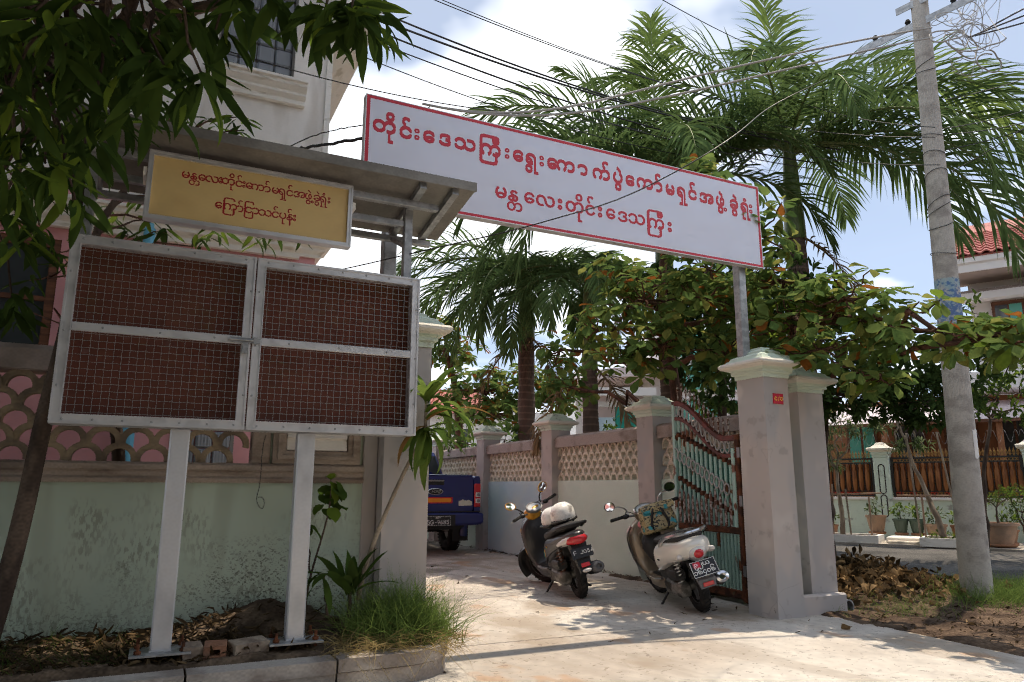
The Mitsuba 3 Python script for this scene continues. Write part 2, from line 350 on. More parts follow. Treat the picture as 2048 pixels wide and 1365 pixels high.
def rotz(a):
    c, s = math.cos(a), math.sin(a)
    return np.array([[c, -s, 0, 0], [s, c, 0, 0], [0, 0, 1, 0], [0, 0, 0, 1.0]])


def rotx(a):
    c, s = math.cos(a), math.sin(a)
    return np.array([[1, 0, 0, 0], [0, c, -s, 0], [0, s, c, 0], [0, 0, 0, 1.0]])


def roty(a):
    c, s = math.cos(a), math.sin(a)
    return np.array([[c, 0, s, 0], [0, 1, 0, 0], [-s, 0, c, 0], [0, 0, 0, 1.0]])


def tra(x, y, z):
    m = np.eye(4)
    m[:3, 3] = x, y, z
    return m


def frame(pos, d, up=(0, 0, 1), s=1.0):
    """matrix whose x axis is d and whose z axis leans to up"""
    x = np.asarray(d, float)
    x = x / np.linalg.norm(x)
    y = np.cross(up, x)
    n = np.linalg.norm(y)
    y = np.cross((0.3, 1, 0.2), x) / np.linalg.norm(np.cross((0.3, 1, 0.2), x)) if n < 1e-4 else y / n
    m = np.eye(4)
    m[:3, 0], m[:3, 1], m[:3, 2], m[:3, 3] = x * s, y * s, np.cross(x, y) * s, pos
    return m


def rings(R, close_u=True, caps=True):
    """mesh through rings R (n, k, 3)"""
    n, k = R.shape[:2]
    i, j = np.meshgrid(np.arange(n - 1), np.arange(k if close_u else k - 1), indexing='ij')
    q = np.stack([i * k + j, i * k + (j + 1) % k, (i + 1) * k + (j + 1) % k, (i + 1) * k + j], -1).reshape(-1, 4)
    v, f = R.reshape(-1, 3), tri(q)
    if caps:
        v = np.vstack([v, R[0].mean(0), R[-1].mean(0)])
        a = np.arange(k)
        f = np.vstack([f, np.stack([(a + 1) % k, a, a * 0 + n * k], 1), np.stack([(n - 1) * k + a, (n - 1) * k + (a + 1) % k, a * 0 + n * k + 1], 1)])
    return v, f


def tube(pts, r, sides=8, caps=True):
    p = np.asarray(pts, float)
    t = np.gradient(p, axis=0)
    t /= np.linalg.norm(t, axis=1, keepdims=True) + 1e-12
    ref = np.array([0, 0, 1.0]) if np.abs(t[:, 2]).mean() < 0.8 else np.array([0.0, 1, 0])
    a = np.cross(t, ref)
    a /= np.linalg.norm(a, axis=1, keepdims=True) + 1e-12
    b = np.cross(t, a)
    ang = np.arange(sides) * 2 * PI / sides
    r = np.broadcast_to(r, (len(p),))
    return rings(p[:, None] + r[:, None, None] * (np.cos(ang)[None, :, None] * b[:, None] + np.sin(ang)[None, :, None] * a[:, None]), True, caps)


def spline(pts, n):
    """smooth curve through the points"""
    p = np.asarray(pts, float)
    if len(p) == 2:
        return p[0] + (p[1] - p[0]) * np.linspace(0, 1, n)[:, None]
    from scipy.interpolate import CubicSpline
    s = np.r_[0, np.cumsum(np.linalg.norm(np.diff(p, axis=0), axis=1))]
    return CubicSpline(s, p)(np.linspace(0, s[-1], n))


def bar(a, b, w, h=None, up=(0, 0, 1)):
    """square bar from a to b"""
    a, b = np.asarray(a, float), np.asarray(b, float)
    L = np.linalg.norm(b - a)
    h = h or w
    return xf(box(0, L, -w / 2, w / 2, -h / 2, h / 2), frame(a, b - a, up))


def lathe(prof, n=24, c=(0, 0, 0)):
    pr_ = np.asarray(prof, float)
    a = np.arange(n) * 2 * PI / n
    R = np.stack([pr_[:, :1] * np.cos(a), pr_[:, :1] * np.sin(a), np.repeat(pr_[:, 1:], n, 1)], -1)
    return rings(R + np.asarray(c, float))


def square_lathe(prof, c=(0, 0, 0)):
    """square mouldings: profile of (half width x, half width y, z), each step its own sharp or sloping face"""
    R = np.array([[[-x, -y, z], [x, -y, z], [x, y, z], [-x, y, z]] for x, y, z in prof], float)
    return rings(R + np.asarray(c, float))


def sellipse(n, e):
    a = np.arange(n) * 2 * PI / n
    c, s = np.cos(a), np.sin(a)
    return np.sign(c) * np.abs(c) ** (2 / e), np.sign(s) * np.abs(s) ** (2 / e)


def loft_x(secs, n=20, e=2.6):
    """sections (x, yc, zc, hy, hz) along x as rounded rings"""
    s = np.asarray(secs, float)
    m = 5 * len(s)
    t = np.linspace(0, len(s) - 1, m)
    from scipy.interpolate import PchipInterpolator
    q = PchipInterpolator(np.arange(len(s)), s)(t)
    cy, cz = sellipse(n, e)
    return rings(np.stack([np.repeat(q[:, :1], n, 1), q[:, 1:2] + q[:, 3:4] * cy, q[:, 2:3] + q[:, 4:5] * cz], -1))


def loft_z(secs, n=20, e=2.6):
    """sections (z, xc, yc, hx, hy) along z"""
    s = np.asarray(secs, float)
    m = loft_x(np.stack([s[:, 0], s[:, 1], s[:, 2], s[:, 3], s[:, 4]], 1), n, e)
    v = m[0]
    return np.stack([v[:, 1], v[:, 2], v[:, 0]], 1), m[1]


def extrude(poly, depth):
    """shapely polygon in xy to a solid along +z"""
    return cat([trimesh.creation.extrude_polygon(g, depth, engine='earcut') for g in getattr(poly, 'geoms', [poly])])


XZ = np.array([[1, 0, 0, 0], [0, 0, -1, 0], [0, 1, 0, 0], [0, 0, 0, 1.0]])      # xy drawing -> standing in the xz plane, facing -y after extrusion
YZ = np.array([[0, 0, 1, 0], [1, 0, 0, 0], [0, 1, 0, 0], [0, 0, 0, 1.0]])


def sweep_x(profile, x0, x1):
    """profile of (y, z) extruded along x"""
    p = sg.Polygon(profile)
    v, f = extrude(p, x1 - x0)
    return np.stack([v[:, 2] + x0, v[:, 0], v[:, 1]], 1), f


def sweep_y(profile, y0, y1):
    """profile of (x, z) extruded along y"""
    v, f = extrude(sg.Polygon(profile), y1 - y0)
    return np.stack([v[:, 0], v[:, 2] + y0, v[:, 1]], 1), f[:, ::-1]


def grid_mesh(x0, x1, y0, y1, nx, ny, zfn):
    x, y = np.meshgrid(np.linspace(x0, x1, nx), np.linspace(y0, y1, ny), indexing='ij')
    R = np.stack([x, y, zfn(x, y)], -1)
    v, f = rings(R, False, False)
    return v, f[:, ::-1]


def ball(c, r, n=10):
    m = trimesh.creation.uv_sphere(1.0, count=[n, 2 * n])
    return np.array(m.vertices) * np.asarray(r, float) + np.asarray(c, float), np.array(m.faces)


def unit(v):
    v = np.asarray(v, float)
    return v / (np.linalg.norm(v) + 1e-12)


def leaf(L, W, shape='lance', segs=6, fold=0.25, curl=0.6, twist=0.0):
    """one leaf along +x, its blade across y, drooping to -z"""
    t = np.linspace(0, 1, segs + 1)
    w = {'lance': np.sin(PI * t ** 0.85) ** 0.8, 'obov': np.sin(PI * t ** 1.7) ** 0.75, 'strap': np.minimum(1, 4.5 * t + 0.35) * (1 - t ** 3.5), 'oval': np.sin(PI * t ** 0.9) ** 0.7}[shape]
    w = np.maximum(w, 0.04) * W / 2
    a = -curl * t
    ds = L / segs
    x = np.r_[0, np.cumsum(np.cos(a[:-1]) * ds)]
    z = np.r_[0, np.cumsum(np.sin(a[:-1]) * ds)]
    wav = 0.06 * W * np.sin(t * 9 + twist * 3)
    R = np.stack([np.stack([x - np.sin(a) * fold * w, sy * w, z + np.cos(a) * fold * w * abs(sy) + wav * abs(sy)], -1) if sy else np.stack([x, t * 0, z], -1) for sy in (-1, 0, 1)], 1)
    if twist:
        c, s = np.cos(twist * t), np.sin(twist * t)
        R = np.stack([R[..., 0], R[..., 1] * c[:, None] - (R[..., 2] - z[:, None]) * s[:, None], z[:, None] + R[..., 1] * s[:, None] + (R[..., 2] - z[:, None]) * c[:, None]], -1)
    v, f = rings(R, False, False)
    return v, f


def scatter(meshes, mats):
    """many copies (matrices) of a few meshes as one mesh"""
    vs, fs, at = [], [], 0
    for k, m in enumerate(mats):
        v, f = meshes[k % len(meshes)]
        vs.append(v @ m[:3, :3].T + m[:3, 3])
        fs.append(f + at)
        at += len(v)
    return np.vstack(vs), np.vstack(fs)



# ------------------------------------------------------------------ the setting: ground, drive, street
put('ground', box(-300, 400, -300, 500, -1.0, -0.03), 'earth', kind='structure')
# the drive in three cast slabs with open joints between them
slab = sg.Polygon([(-30, -30), (5.35, -30), (5.35, 3.0), (5.5, 4.5), (5.52, 5.2), (5.6, 40), (1.35, 40), (1.35, 5.0), (1.75, 4.9), (1.72, 4.4), (-30, 4.4)])
joints = [sg.LineString([(1.0, 5.04), (2.4, 5.06), (3.6, 5.03), (6, 5.06)]), sg.LineString([(0, 9.62), (2.6, 9.60), (6, 9.66)]), sg.LineString([(-31, 1.2), (6, 1.25)])]
for q in joints:
    slab = slab.difference(q.buffer(0.006, cap_style=2))
dv = put('concrete_drive', extrude(sg.Polygon([(-30, -30), (5.35, -30), (5.52, 5.2), (5.6, 40), (1.35, 40), (1.75, 4.9), (1.72, 4.4), (-30, 4.4)]), 0.012), 'earth', tw=tra(0, 0, -0.042), kind='structure')
for g in slab.geoms:
    put('slab', extrude(g, 0.03), 'drive', dv, tw=tra(0, 0, -0.03 + 0.0))
# the side street runs off to the right; its far edge is the line R0 + s * E2
R0, E2, N2 = np.array([12.74, 10.61, 0.0]), unit((0.48, -0.88, 0)), unit((0.88, 0.48, 0))
RM = np.eye(4)
RM[:3, 0], RM[:3, 1], RM[:3, 3] = E2, N2, R0          # street frame: x along the street, y away from the eye


def street_quad(s0, s1, n0, n1, z0, z1):
    return xf(box(s0, s1, n0, n1, z0, z1), RM)


put('side_street', street_quad(-60, 60, -4.9, 0.0, -0.02, 0.0), 'asphalt', kind='structure')
put('far_pavement', street_quad(-60, 60, 0.0, 2.1, -0.02, 0.045), 'verge', kind='structure')


def mound(x, y):
    p = np.stack([x * 3, y * 3, x * 0], -1)
    h = 0.07 * meshkit.fbm(p, 4, 3) + 0.03 * meshkit.fbm(p * 5, 3, 5)
    return -0.04 + h + 0.20 * np.exp(-((x - 6.95) ** 2 + (y - 5.75) ** 2) / 0.45) - 0.05 * np.clip(4.6 - x, 0, 1)


put('earth_verge', grid_mesh(5.05, 10.6, 1.2, 8.2, 110, 130, lambda x, y: mound(x, y) - 0.10 * np.clip((x - 5.5) + (y - 3) * 0.02 < 0, 0, 1) * np.clip((5.5 - x) * 3, 0, 1) - 0.25 * np.clip(((x - 12.74) * 0.88 + (y - 10.61) * 0.48 + 5.0) / 0.5, 0, 1)), 'soil', smooth=True, kind='structure')


def bed(x, y):
    p = np.stack([x * 4, y * 4, x * 0], -1)
    h = 0.15 + 0.05 * meshkit.fbm(p, 4, 8) + 0.025 * meshkit.fbm(p * 6, 3, 2)
    m = np.exp(-(((x - 0.74) / 0.42) ** 2 + ((y - 4.97) / 0.24) ** 2))
    h += (0.17 + 0.07 * meshkit.fbm(p * 3, 3, 12)) * m + 0.07 * np.exp(-(((x + 0.4) / 0.7) ** 2 + ((y - 4.95) / 0.2) ** 2))
    return h - 0.22 * np.clip((4.44 - y) / 0.08, 0, 1)


put('planting_bed', grid_mesh(-5.0, 1.6, 4.40, 5.12, 330, 60, bed), 'humus', smooth=True, kind='structure')
# kerb of the bed, rounded at its end, in cast lengths
arc = [(1.40 + 0.30 * math.sin(a), 4.66 - 0.30 * math.cos(a)) for a in np.linspace(0, PI / 2, 9)]
line = sg.LineString([(-5, 4.36), (1.40, 4.36)] + arc[1:] + [(1.70, 4.94)])
kerb = thing('bed_kerb', 'low grey concrete kerb with a rounded end around the planting bed', 'kerb')
cuts = [-5, -3.2, -1.6, -0.55, 0.25, 1.02]
for a, b in zip(cuts, cuts[1:] + [None]):
    seg = sg.LineString([(a + 0.006, 4.36), (b - 0.006, 4.36)]) if b is not None else sg.LineString([(1.026, 4.36), (1.40, 4.36)] + arc[1:] + [(1.70, 4.94)])
    low = extrude(seg.buffer(0.075, cap_style=2), 0.11)
    top = extrude(seg.buffer(0.090, cap_style=2), 0.07)
    put('kerb_stone', cat([xf(low, tra(0, 0, -0.02)), xf(top, tra(0, 0, 0.091 + 0.006 * rng.random()))]), 'kerb', kerb)

# ------------------------------------------------------------------ left compound wall
lw = thing('left_compound_wall', 'pale green street wall with scalloped vent blocks behind the notice board', 'wall')
WY = 5.1
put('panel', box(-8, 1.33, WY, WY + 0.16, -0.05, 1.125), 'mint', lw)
put('pilaster', bbox_(1.33, 1.43, WY - 0.012, WY + 0.16, -0.05, 1.78, 0.006), 'stucco', lw)
put('band_moulding', sweep_x([(WY + 0.16, 1.125), (WY - 0.03, 1.125), (WY - 0.04, 1.15), (WY - 0.02, 1.165), (WY - 0.02, 1.19), (WY - 0.045, 1.205), (WY - 0.045, 1.235), (WY - 0.02, 1.25), (WY + 0.16, 1.25)], -8, 1.33), 'moulding', lw)
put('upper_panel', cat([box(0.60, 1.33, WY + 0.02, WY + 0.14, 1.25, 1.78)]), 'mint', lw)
put('vent_post', bbox_(0.585, 0.70, WY - 0.01, WY + 0.15, 1.25, 1.78, 0.006), 'moulding', lw)
put('coping', sweep_x([(WY + 0.22, 1.78), (WY - 0.035, 1.78), (WY - 0.035, 1.90), (WY - 0.015, 1.93), (WY + 0.19, 1.93), (WY + 0.22, 1.90)], -8, 1.43), 'coping', lw)


def annulus(r0, r1, sx=1.0, sz=1.0, a0=-10, a1=190, n=14, pointed=0.0):
    a = np.radians(np.linspace(a0, a1, n))
    pk = 1 + pointed * np.maximum(np.sin(a), 0) ** 6
    o = np.stack([np.cos(a) * r1 * sx, np.sin(a) * r1 * sz * pk], 1)
    i = np.stack([np.cos(a) * r0 * sx, np.sin(a) * r0 * sz * pk], 1)[::-1]
    return sg.Polygon(np.vstack([o, i]))


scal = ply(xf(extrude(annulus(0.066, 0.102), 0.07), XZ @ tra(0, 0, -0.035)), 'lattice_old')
for row in range(5):
    for k in range(-13, 4):
        x = k * 0.187 + (0.0935 if row % 2 else 0)
        if -2.1 < x < 0.50:
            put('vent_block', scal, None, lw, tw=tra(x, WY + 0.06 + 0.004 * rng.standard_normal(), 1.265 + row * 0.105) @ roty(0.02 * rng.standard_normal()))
vf = thing('louvred_vent', 'square wall vent with white louvres in a heavy stepped brown frame', 'vent')


def picture_frame(x0, x1, z0, z1, y, steps):
    """stepped frame around an opening: (inset, depth) steps"""
    ms = []
    for a, b, d in steps:
        o = sg.box(x0 + a, z0 + a, x1 - a, z1 - a).difference(sg.box(x0 + b, z0 + b, x1 - b, z1 - b))
        ms.append(xf(extrude(o, d), tra(0, y, 0) @ XZ))
    return cat(ms)


put('frame', picture_frame(0.715, 1.30, 1.252, 1.76, WY + 0.02, [(0, 0.03, 0.05), (0.03, 0.055, 0.075), (0.055, 0.085, 0.055)]), 'moulding', vf)
for k in range(5):
    put('louvre', xf(box(-0.20, 0.20, -0.012, 0.012, -0.045, 0.045), tra(1.005, WY - 0.005, 1.385 + 0.082 * k) @ rotx(-0.30)), 'white_trim', vf)
put('back_plate', box(0.80, 1.215, WY + 0.012, WY + 0.018, 1.337, 1.69), 'moulding', vf)


# ------------------------------------------------------------------ pillars with stepped caps
def pillar(name, label, x0, x1, y0, y1, zt, k=1.0, group=None, foot=None, z0=-0.05):
    t = thing(name, label, 'pillar', group)
    cx, cy, hx, hy = (x0 + x1) / 2, (y0 + y1) / 2, (x1 - x0) / 2, (y1 - y0) / 2
    f = foot or 0.0
    put('shaft', square_lathe([(hx + f, hy + f, z0), (hx, hy, zt - 0.4), (hx, hy, zt)], (cx, cy, 0)), 'stucco', t)
    neck = [(0.012, 0.0), (0.012, 0.035), (0.035, 0.045), (0.035, 0.075), (0.065, 0.09)]
    slab = [(0.065, 0.0), (0.10, 0.012), (0.118, 0.03), (0.118, 0.05), (0.10, 0.068)]
    top = [(0.075, 0.0), (0.06, 0.022), (0.045, 0.024), (0.03, 0.052), (-0.03, 0.075), (-0.035, 0.095), (-0.075, 0.115), (-0.08, 0.135)]
    for nm, prof, m, zb in (('cap_neck', neck, 'cap_paint', zt + 0.0005), ('cap_slab', slab, 'cap_cream', zt + 0.0905 * k), ('cap_top', top, 'cap_paint', zt + 0.159 * k)):
        put(nm, square_lathe([(hx + a * k, hy + a * k, zb + z * k) for a, z in prof], (cx, cy, 0)), m, t)
    return t


gp = pillar('gate_pillar', 'tall gate pillar with the red number plate on its front', 4.945, 5.245, 4.905, 5.245, 2.105, 1.0, foot=0.006)
pillar('corner_pillar', 'shorter corner pillar standing just right of the one with the number plate', 5.50, 5.83, 5.03, 5.36, 2.01, 0.92)
pillar('gate_pillar', 'left gate pillar half hidden behind the notice board', 1.435, 1.765, 4.955, 5.285, 2.10, 1.0)
ww = thing('wall_stub', 'narrow pale green wall stub between the two right gate pillars', 'wall')
put('panel', bbox_(5.245, 5.50, 5.15, 5.29, 0.17, 1.86, 0.006), 'mint_drive', ww)
put('foot_block', bbox_(5.246, 5.83, 4.93, 5.029, -0.05, 0.165, 0.012), 'stucco', ww)
pq = thing('number_plate', 'small red number plate with yellow characters on the front of the gate pillar', 'sign')
put('plate', bbox_(5.045, 5.165, 4.893, 4.9045, 1.86, 1.955, 0.002), 'sign_red', pq)

# ------------------------------------------------------------------ wall along the drive
dw = thing('drive_wall', 'long pale wall with honeycomb vent blocks along the right side of the drive', 'wall')
DX = 5.56
bays = [(5.36, 7.26, 'mint_drive'), (7.60, 9.80, 'mint_drive'), (10.14, 12.36, 'blue_wash'), (12.70, 14.90, 'mint_drive'), (15.24, 17.5, 'mint_drive'), (17.8, 24, 'mint_drive')]
half = annulus(0.057, 0.082, 1.0, 1.28, -25, 205, 13, 0.12)
cell = ply(xf(extrude(half, 0.13), YZ @ tra(0, 0, 0)), 'lattice')
n_cells = 0
for y0, y1, m in bays:
    put('panel', box(DX, DX + 0.15, y0, y1, -0.05, 1.205), m, dw)
    put('coping', sweep_y([(DX - 0.05, 1.70), (DX + 0.20, 1.70), (DX + 0.20, 1.84), (DX + 0.15, 1.875), (DX, 1.875), (DX - 0.05, 1.84)], y0, y1), 'coping', dw)
    rest = []
    for row in range(5):
        nk = int((y1 - y0) / 0.157)
        for k in range(nk + 1):
            y = y0 + 0.0785 + k * 0.157 + (0.0785 if row % 2 else 0)
            if y > y1 - 0.05:
                continue
            mt = tra(DX + 0.015, y, 1.215 + row * 0.099)
            if y0 < 12 and n_cells < 300:
                put('vent_block', cell, None, dw, tw=mt)
                n_cells += 1
            else:
                rest.append(mt)
    if rest:
        put('vent_blocks', scatter([xf(extrude(annulus(0.057, 0.082, 1.0, 1.28, -25, 205, 9, 0.12), 0.13), YZ)], rest), 'lattice', dw, kind='stuff')
for y, lab in ((7.43, 'pillar of the drive wall nearest the open iron gate'), (9.97, 'second pillar of the drive wall from the iron gate, behind the black scooter'), (12.53, 'third pillar of the drive wall from the gate, beside the blue pickup'), (15.07, 'fourth pillar of the drive wall from the gate'), (17.65, 'farthest pillar of the drive wall')):
    pillar('wall_pillar', lab, DX - 0.10, DX + 0.23, y - 0.165, y + 0.165, 1.97, 0.9)

# ------------------------------------------------------------------ iron gate leaf, standing open
gt = thing('iron_gate', 'rusty green iron gate leaf with a red arched top rail standing open', 'gate')
GA, GB = np.array([5.25, 5.60, 0.0]), np.array([5.40, 6.78, 0.0])
GL = np.linalg.norm(GB - GA)
GM = frame(GA, GB - GA) @ np.diag([1, -1, 1, 1])          # x along the leaf from the hinge, y away from the drive's open side


def gtop(u):
    t = np.clip((np.asarray(u, float) - 0.20) / (GL - 0.26), 0, 1)
    return 1.60 + 0.46 * (t * t * (3 - 2 * t)) ** 0.9


def gput(name, m, mt, parent=gt, **k):
    return put(name, xf(m, GM), mt, parent, **k)


gput('hinge_stile', bbox_(-0.045, 0.02, -0.035, 0.035, 0.03, 1.63, 0.006), 'rust')
gput('free_stile', bbox_(GL - 0.05, GL, -0.03, 0.03, 0.03, 2.05, 0.006), 'gate_paint')
gput('lock_post', bbox_(0.045, 0.10, -0.025, 0.025, 0.72, 1.50, 0.006), 'gate_paint')
gput('lower_rail', bbox_(0.02, GL - 0.05, -0.028, 0.028, 0.66, 0.725, 0.006), 'rust')
gput('bottom_rail', bbox_(0.02, GL - 0.05, -0.028, 0.028, 0.05, 0.13, 0.006), 'rust')
us = np.linspace(0.02, GL, 22)
for dz, h in ((0.0, 0.055), (-0.175, 0.04)):
    sec = np.stack([np.stack([us, us * 0 + sy * 0.024, gtop(us) + dz + sz * h / 2], -1) for sy, sz in ((-1, -1), (1, -1), (1, 1), (-1, 1))], 1)
    gput('arched_rail', rings(sec), 'gate_red')
gput('back_sheet', box(0.02, GL - 0.05, 0.022, 0.027, 0.13, 1.50), 'gate_sheet')
bars = np.linspace(0.145, GL - 0.105, 12)
ring = trimesh.creation.torus(0.043, 0.0075, 14, 6)
ring = (np.array(ring.vertices), np.array(ring.faces))
for k, u in enumerate(bars):
    gput('bar', tube([(u, 0, 0.70), (u, 0, gtop(u) - 0.17)], 0.0165, 8), 'gate_paint')
    f = (u - bars[0]) / (bars[-1] - bars[0])
    for za, zb in ((1.36, 1.70), (0.86, 1.21)):
        z = za + (zb - za) * f
        gput('collar', bbox_(u - 0.026, u + 0.026, -0.028, 0.026, z - 0.026, z + 0.026, 0.008), 'rust')
    zr = 1.09 + 0.40 * f
    gput('scroll_ring', xf(ring, tra(u + 0.045, -0.024, zr) @ rotx(PI / 2) @ np.diag([1, 1.35, 1, 1])), 'ring_grey')
    zt = float(gtop(u + 0.02)) - 0.088
    gput('rail_ring', xf(ring, tra(u + 0.02, -0.012, zt) @ rotx(PI / 2) @ np.diag([0.85, 1.35, 1, 1])), 'ring_grey')
    h = 0.16 + 0.05 * rng.random()
    gput('spike', cat([tube([(u, 0, float(gtop(u))), (u, 0, float(gtop(u)) + h)], 0.008, 6), xf(lathe([(0.001, 0), (0.018, 0.025), (0.012, 0.055), (0.001, 0.10)], 6), tra(u, 0, float(gtop(u)) + h - 0.05))]), 'gate_worn')
    hh = 0.20 + 0.10 * math.sin(f * 5) ** 2 + 0.04 * rng.random()
    gput('worn_spear', cat([box(u - 0.019, u + 0.019, -0.028, -0.019, 0.73, 0.73 + hh), hull([(u - 0.019, -0.028, 0.73 + hh), (u + 0.019, -0.028, 0.73 + hh), (u - 0.019, -0.019, 0.73 + hh), (u + 0.019, -0.019, 0.73 + hh), (u, -0.024, 0.79 + hh)])]), 'gate_worn')
for u in np.linspace(0.06, GL - 0.09, 19):
    gput('lower_bar', tube([(u, -0.004, 0.12), (u, -0.004, 0.67)], 0.0175, 6), 'gate_paint')
for z in (0.32, 0.98, 1.45):
    gput('hinge', cat([box(-0.075, -0.03, -0.045, 0.045, z - 0.05, z + 0.05)]), 'steel_grey')

# ------------------------------------------------------------------ house behind the left wall
hs = thing('pink_and_white_house', 'two storey house, pink below and white above, behind the left wall', 'house')
HY, HX = 7.0, 1.27
put('upper_wall', cat([box(-7, 0.215, HY, HY + 0.25, 3.62, 7.4), box(0.945, HX, HY, HY + 0.25, 3.62, 7.4), box(0.215, 0.945, HY, HY + 0.25, 3.62, 5.08), box(0.215, 0.945, HY, HY + 0.25, 6.64, 7.4), box(HX - 0.25, HX, HY + 0.25, 15, 3.62, 6.2), box(-7, HX, HY + 0.3, 15, 6.9, 7.1)]), 'white_wall', hs)
put('lower_wall', cat([box(-7, -1.86, HY + 0.01, HY + 0.25, -0.05, 3.62), box(-0.86, HX - 0.01, HY + 0.01, HY + 0.25, -0.05, 3.62), box(-1.86, -0.86, HY + 0.01, HY + 0.25, -0.05, 2.1), box(-1.86, -0.86, HY + 0.01, HY + 0.25, 3.16, 3.62), box(HX - 0.25, HX - 0.01, HY + 0.25, 15, -0.05, 3.62)]), 'pink_wall', hs)
prof = [(HY, 0.0), (HY - 0.06, 0.0), (HY - 0.06, 0.05), (HY - 0.11, 0.09), (HY - 0.11, 0.12), (HY - 0.17, 0.17), (HY - 0.17, 0.21), (HY - 0.20, 0.215), (HY - 0.20, 0.245), (HY, 0.26)]
put('window_hood', sweep_x([(y, z + 3.26) for y, z in prof], -2.1, 1.10), 'white_trim', hs)
put('sill', sweep_x([(y, z * 0.85 + 4.85) for y, z in prof], 0.13, 1.06), 'white_trim', hs)
put('corner_moulding', square_lathe([(0.14, 0.14, 3.30), (0.14, 0.14, 3.33), (0.17, 0.17, 3.36), (0.17, 0.17, 3.385), (0.24, 0.24, 3.43), (0.25, 0.25, 3.47), (0.14, 0.14, 3.475), (0.14, 0.14, 3.62), (0.16, 0.16, 3.64), (0.16, 0.16, 3.70)], (HX - 0.1, HY + 0.12, 0)), 'white_trim', hs)
put('side_eave', cat([sweep_y([(HX, 5.72), (1.62, 5.86), (1.72, 5.86), (1.74, 5.90), (1.74, 6.02), (1.68, 6.08), (HX, 6.3)], HY - 0.32, 15)]), 'white_trim', hs)
put('front_eave', sweep_x([(HY, 6.95), (HY - 0.3, 7.0), (HY - 0.36, 7.05), (HY - 0.36, 7.2), (HY, 7.4)], -7, HX), 'white_trim', hs)
put('corner_pilaster', box(HX - 0.005, HX + 0.05, HY - 0.02, HY + 0.26, 3.72, 5.72), 'white_trim', hs)
w = put('upper_window', picture_frame(0.215, 0.945, 5.082, 6.64, HY + 0.10, [(0, 0.02, 0.06)]), 'mortar', hs)
put('mortar', box(0.235, 0.925, HY + 0.10, HY + 0.14, 5.10, 6.62), 'mortar', w)
blk = ply(bbox_(0.004, 0.166, 0, 0.05, 0.004, 0.184, 0.016), 'glass_block')
for i in range(4):
    for j in range(8):
        put('glass_block', blk, None, w, tw=tra(0.238 + i * 0.1715, HY + 0.058, 5.105 + j * 0.189))
w = put('lower_window', cat([box(-1.86, -0.86, HY + 0.02, HY + 0.10, 2.1, 2.17), box(-1.86, -0.86, HY + 0.02, HY + 0.10, 3.09, 3.16), box(-1.86, -1.79, HY + 0.02, HY + 0.10, 2.17, 3.09), box(-0.93, -0.86, HY + 0.02, HY + 0.10, 2.17, 3.09), box(-1.39, -1.33, HY + 0.02, HY + 0.10, 2.17, 3.09), box(-1.79, -0.93, HY + 0.03, HY + 0.09, 2.62, 2.66)]), 'wood_brown', hs)
for x0, x1 in ((-1.79, -1.39), (-1.33, -0.93)):
    for z0, z1 in ((2.17, 2.62), (2.66, 3.09)):
        put('pane', box(x0, x1, HY + 0.055, HY + 0.062, z0, z1), 'dark_glass', w)
w = put('low_window', picture_frame(0.14, 0.64, 0.95, 1.75, HY + 0.01, [(0, 0.03, 0.03)]), 'mortar', hs)
for i in range(3):
    for j in range(5):
        put('glass_block', ply(bbox_(0.004, 0.140, 0, 0.05, 0.004, 0.146, 0.014), 'glass_block') if i + j == 0 else blk2, None, w, tw=tra(0.172 + i * 0.146, HY - 0.045, 0.98 + j * 0.15))
        if i + j == 0:
            blk2 = {k: v for k, v in scene[w + '__glass_block'].items() if k != 'to_world'}
put('downpipe', cat([tube([(-0.20, HY - 0.07, 0), (-0.20, HY - 0.07, 3.9)], 0.05, 10), xf(lathe([(0.058, -0.04), (0.062, 0.0), (0.058, 0.04)], 10), tra(-0.20, HY - 0.07, 2.9))]), 'pipe_blue', hs, smooth=40)
put('roof', box(-7, HX, HY + 0.25, 15, 7.12, 7.2), 'coping', hs)

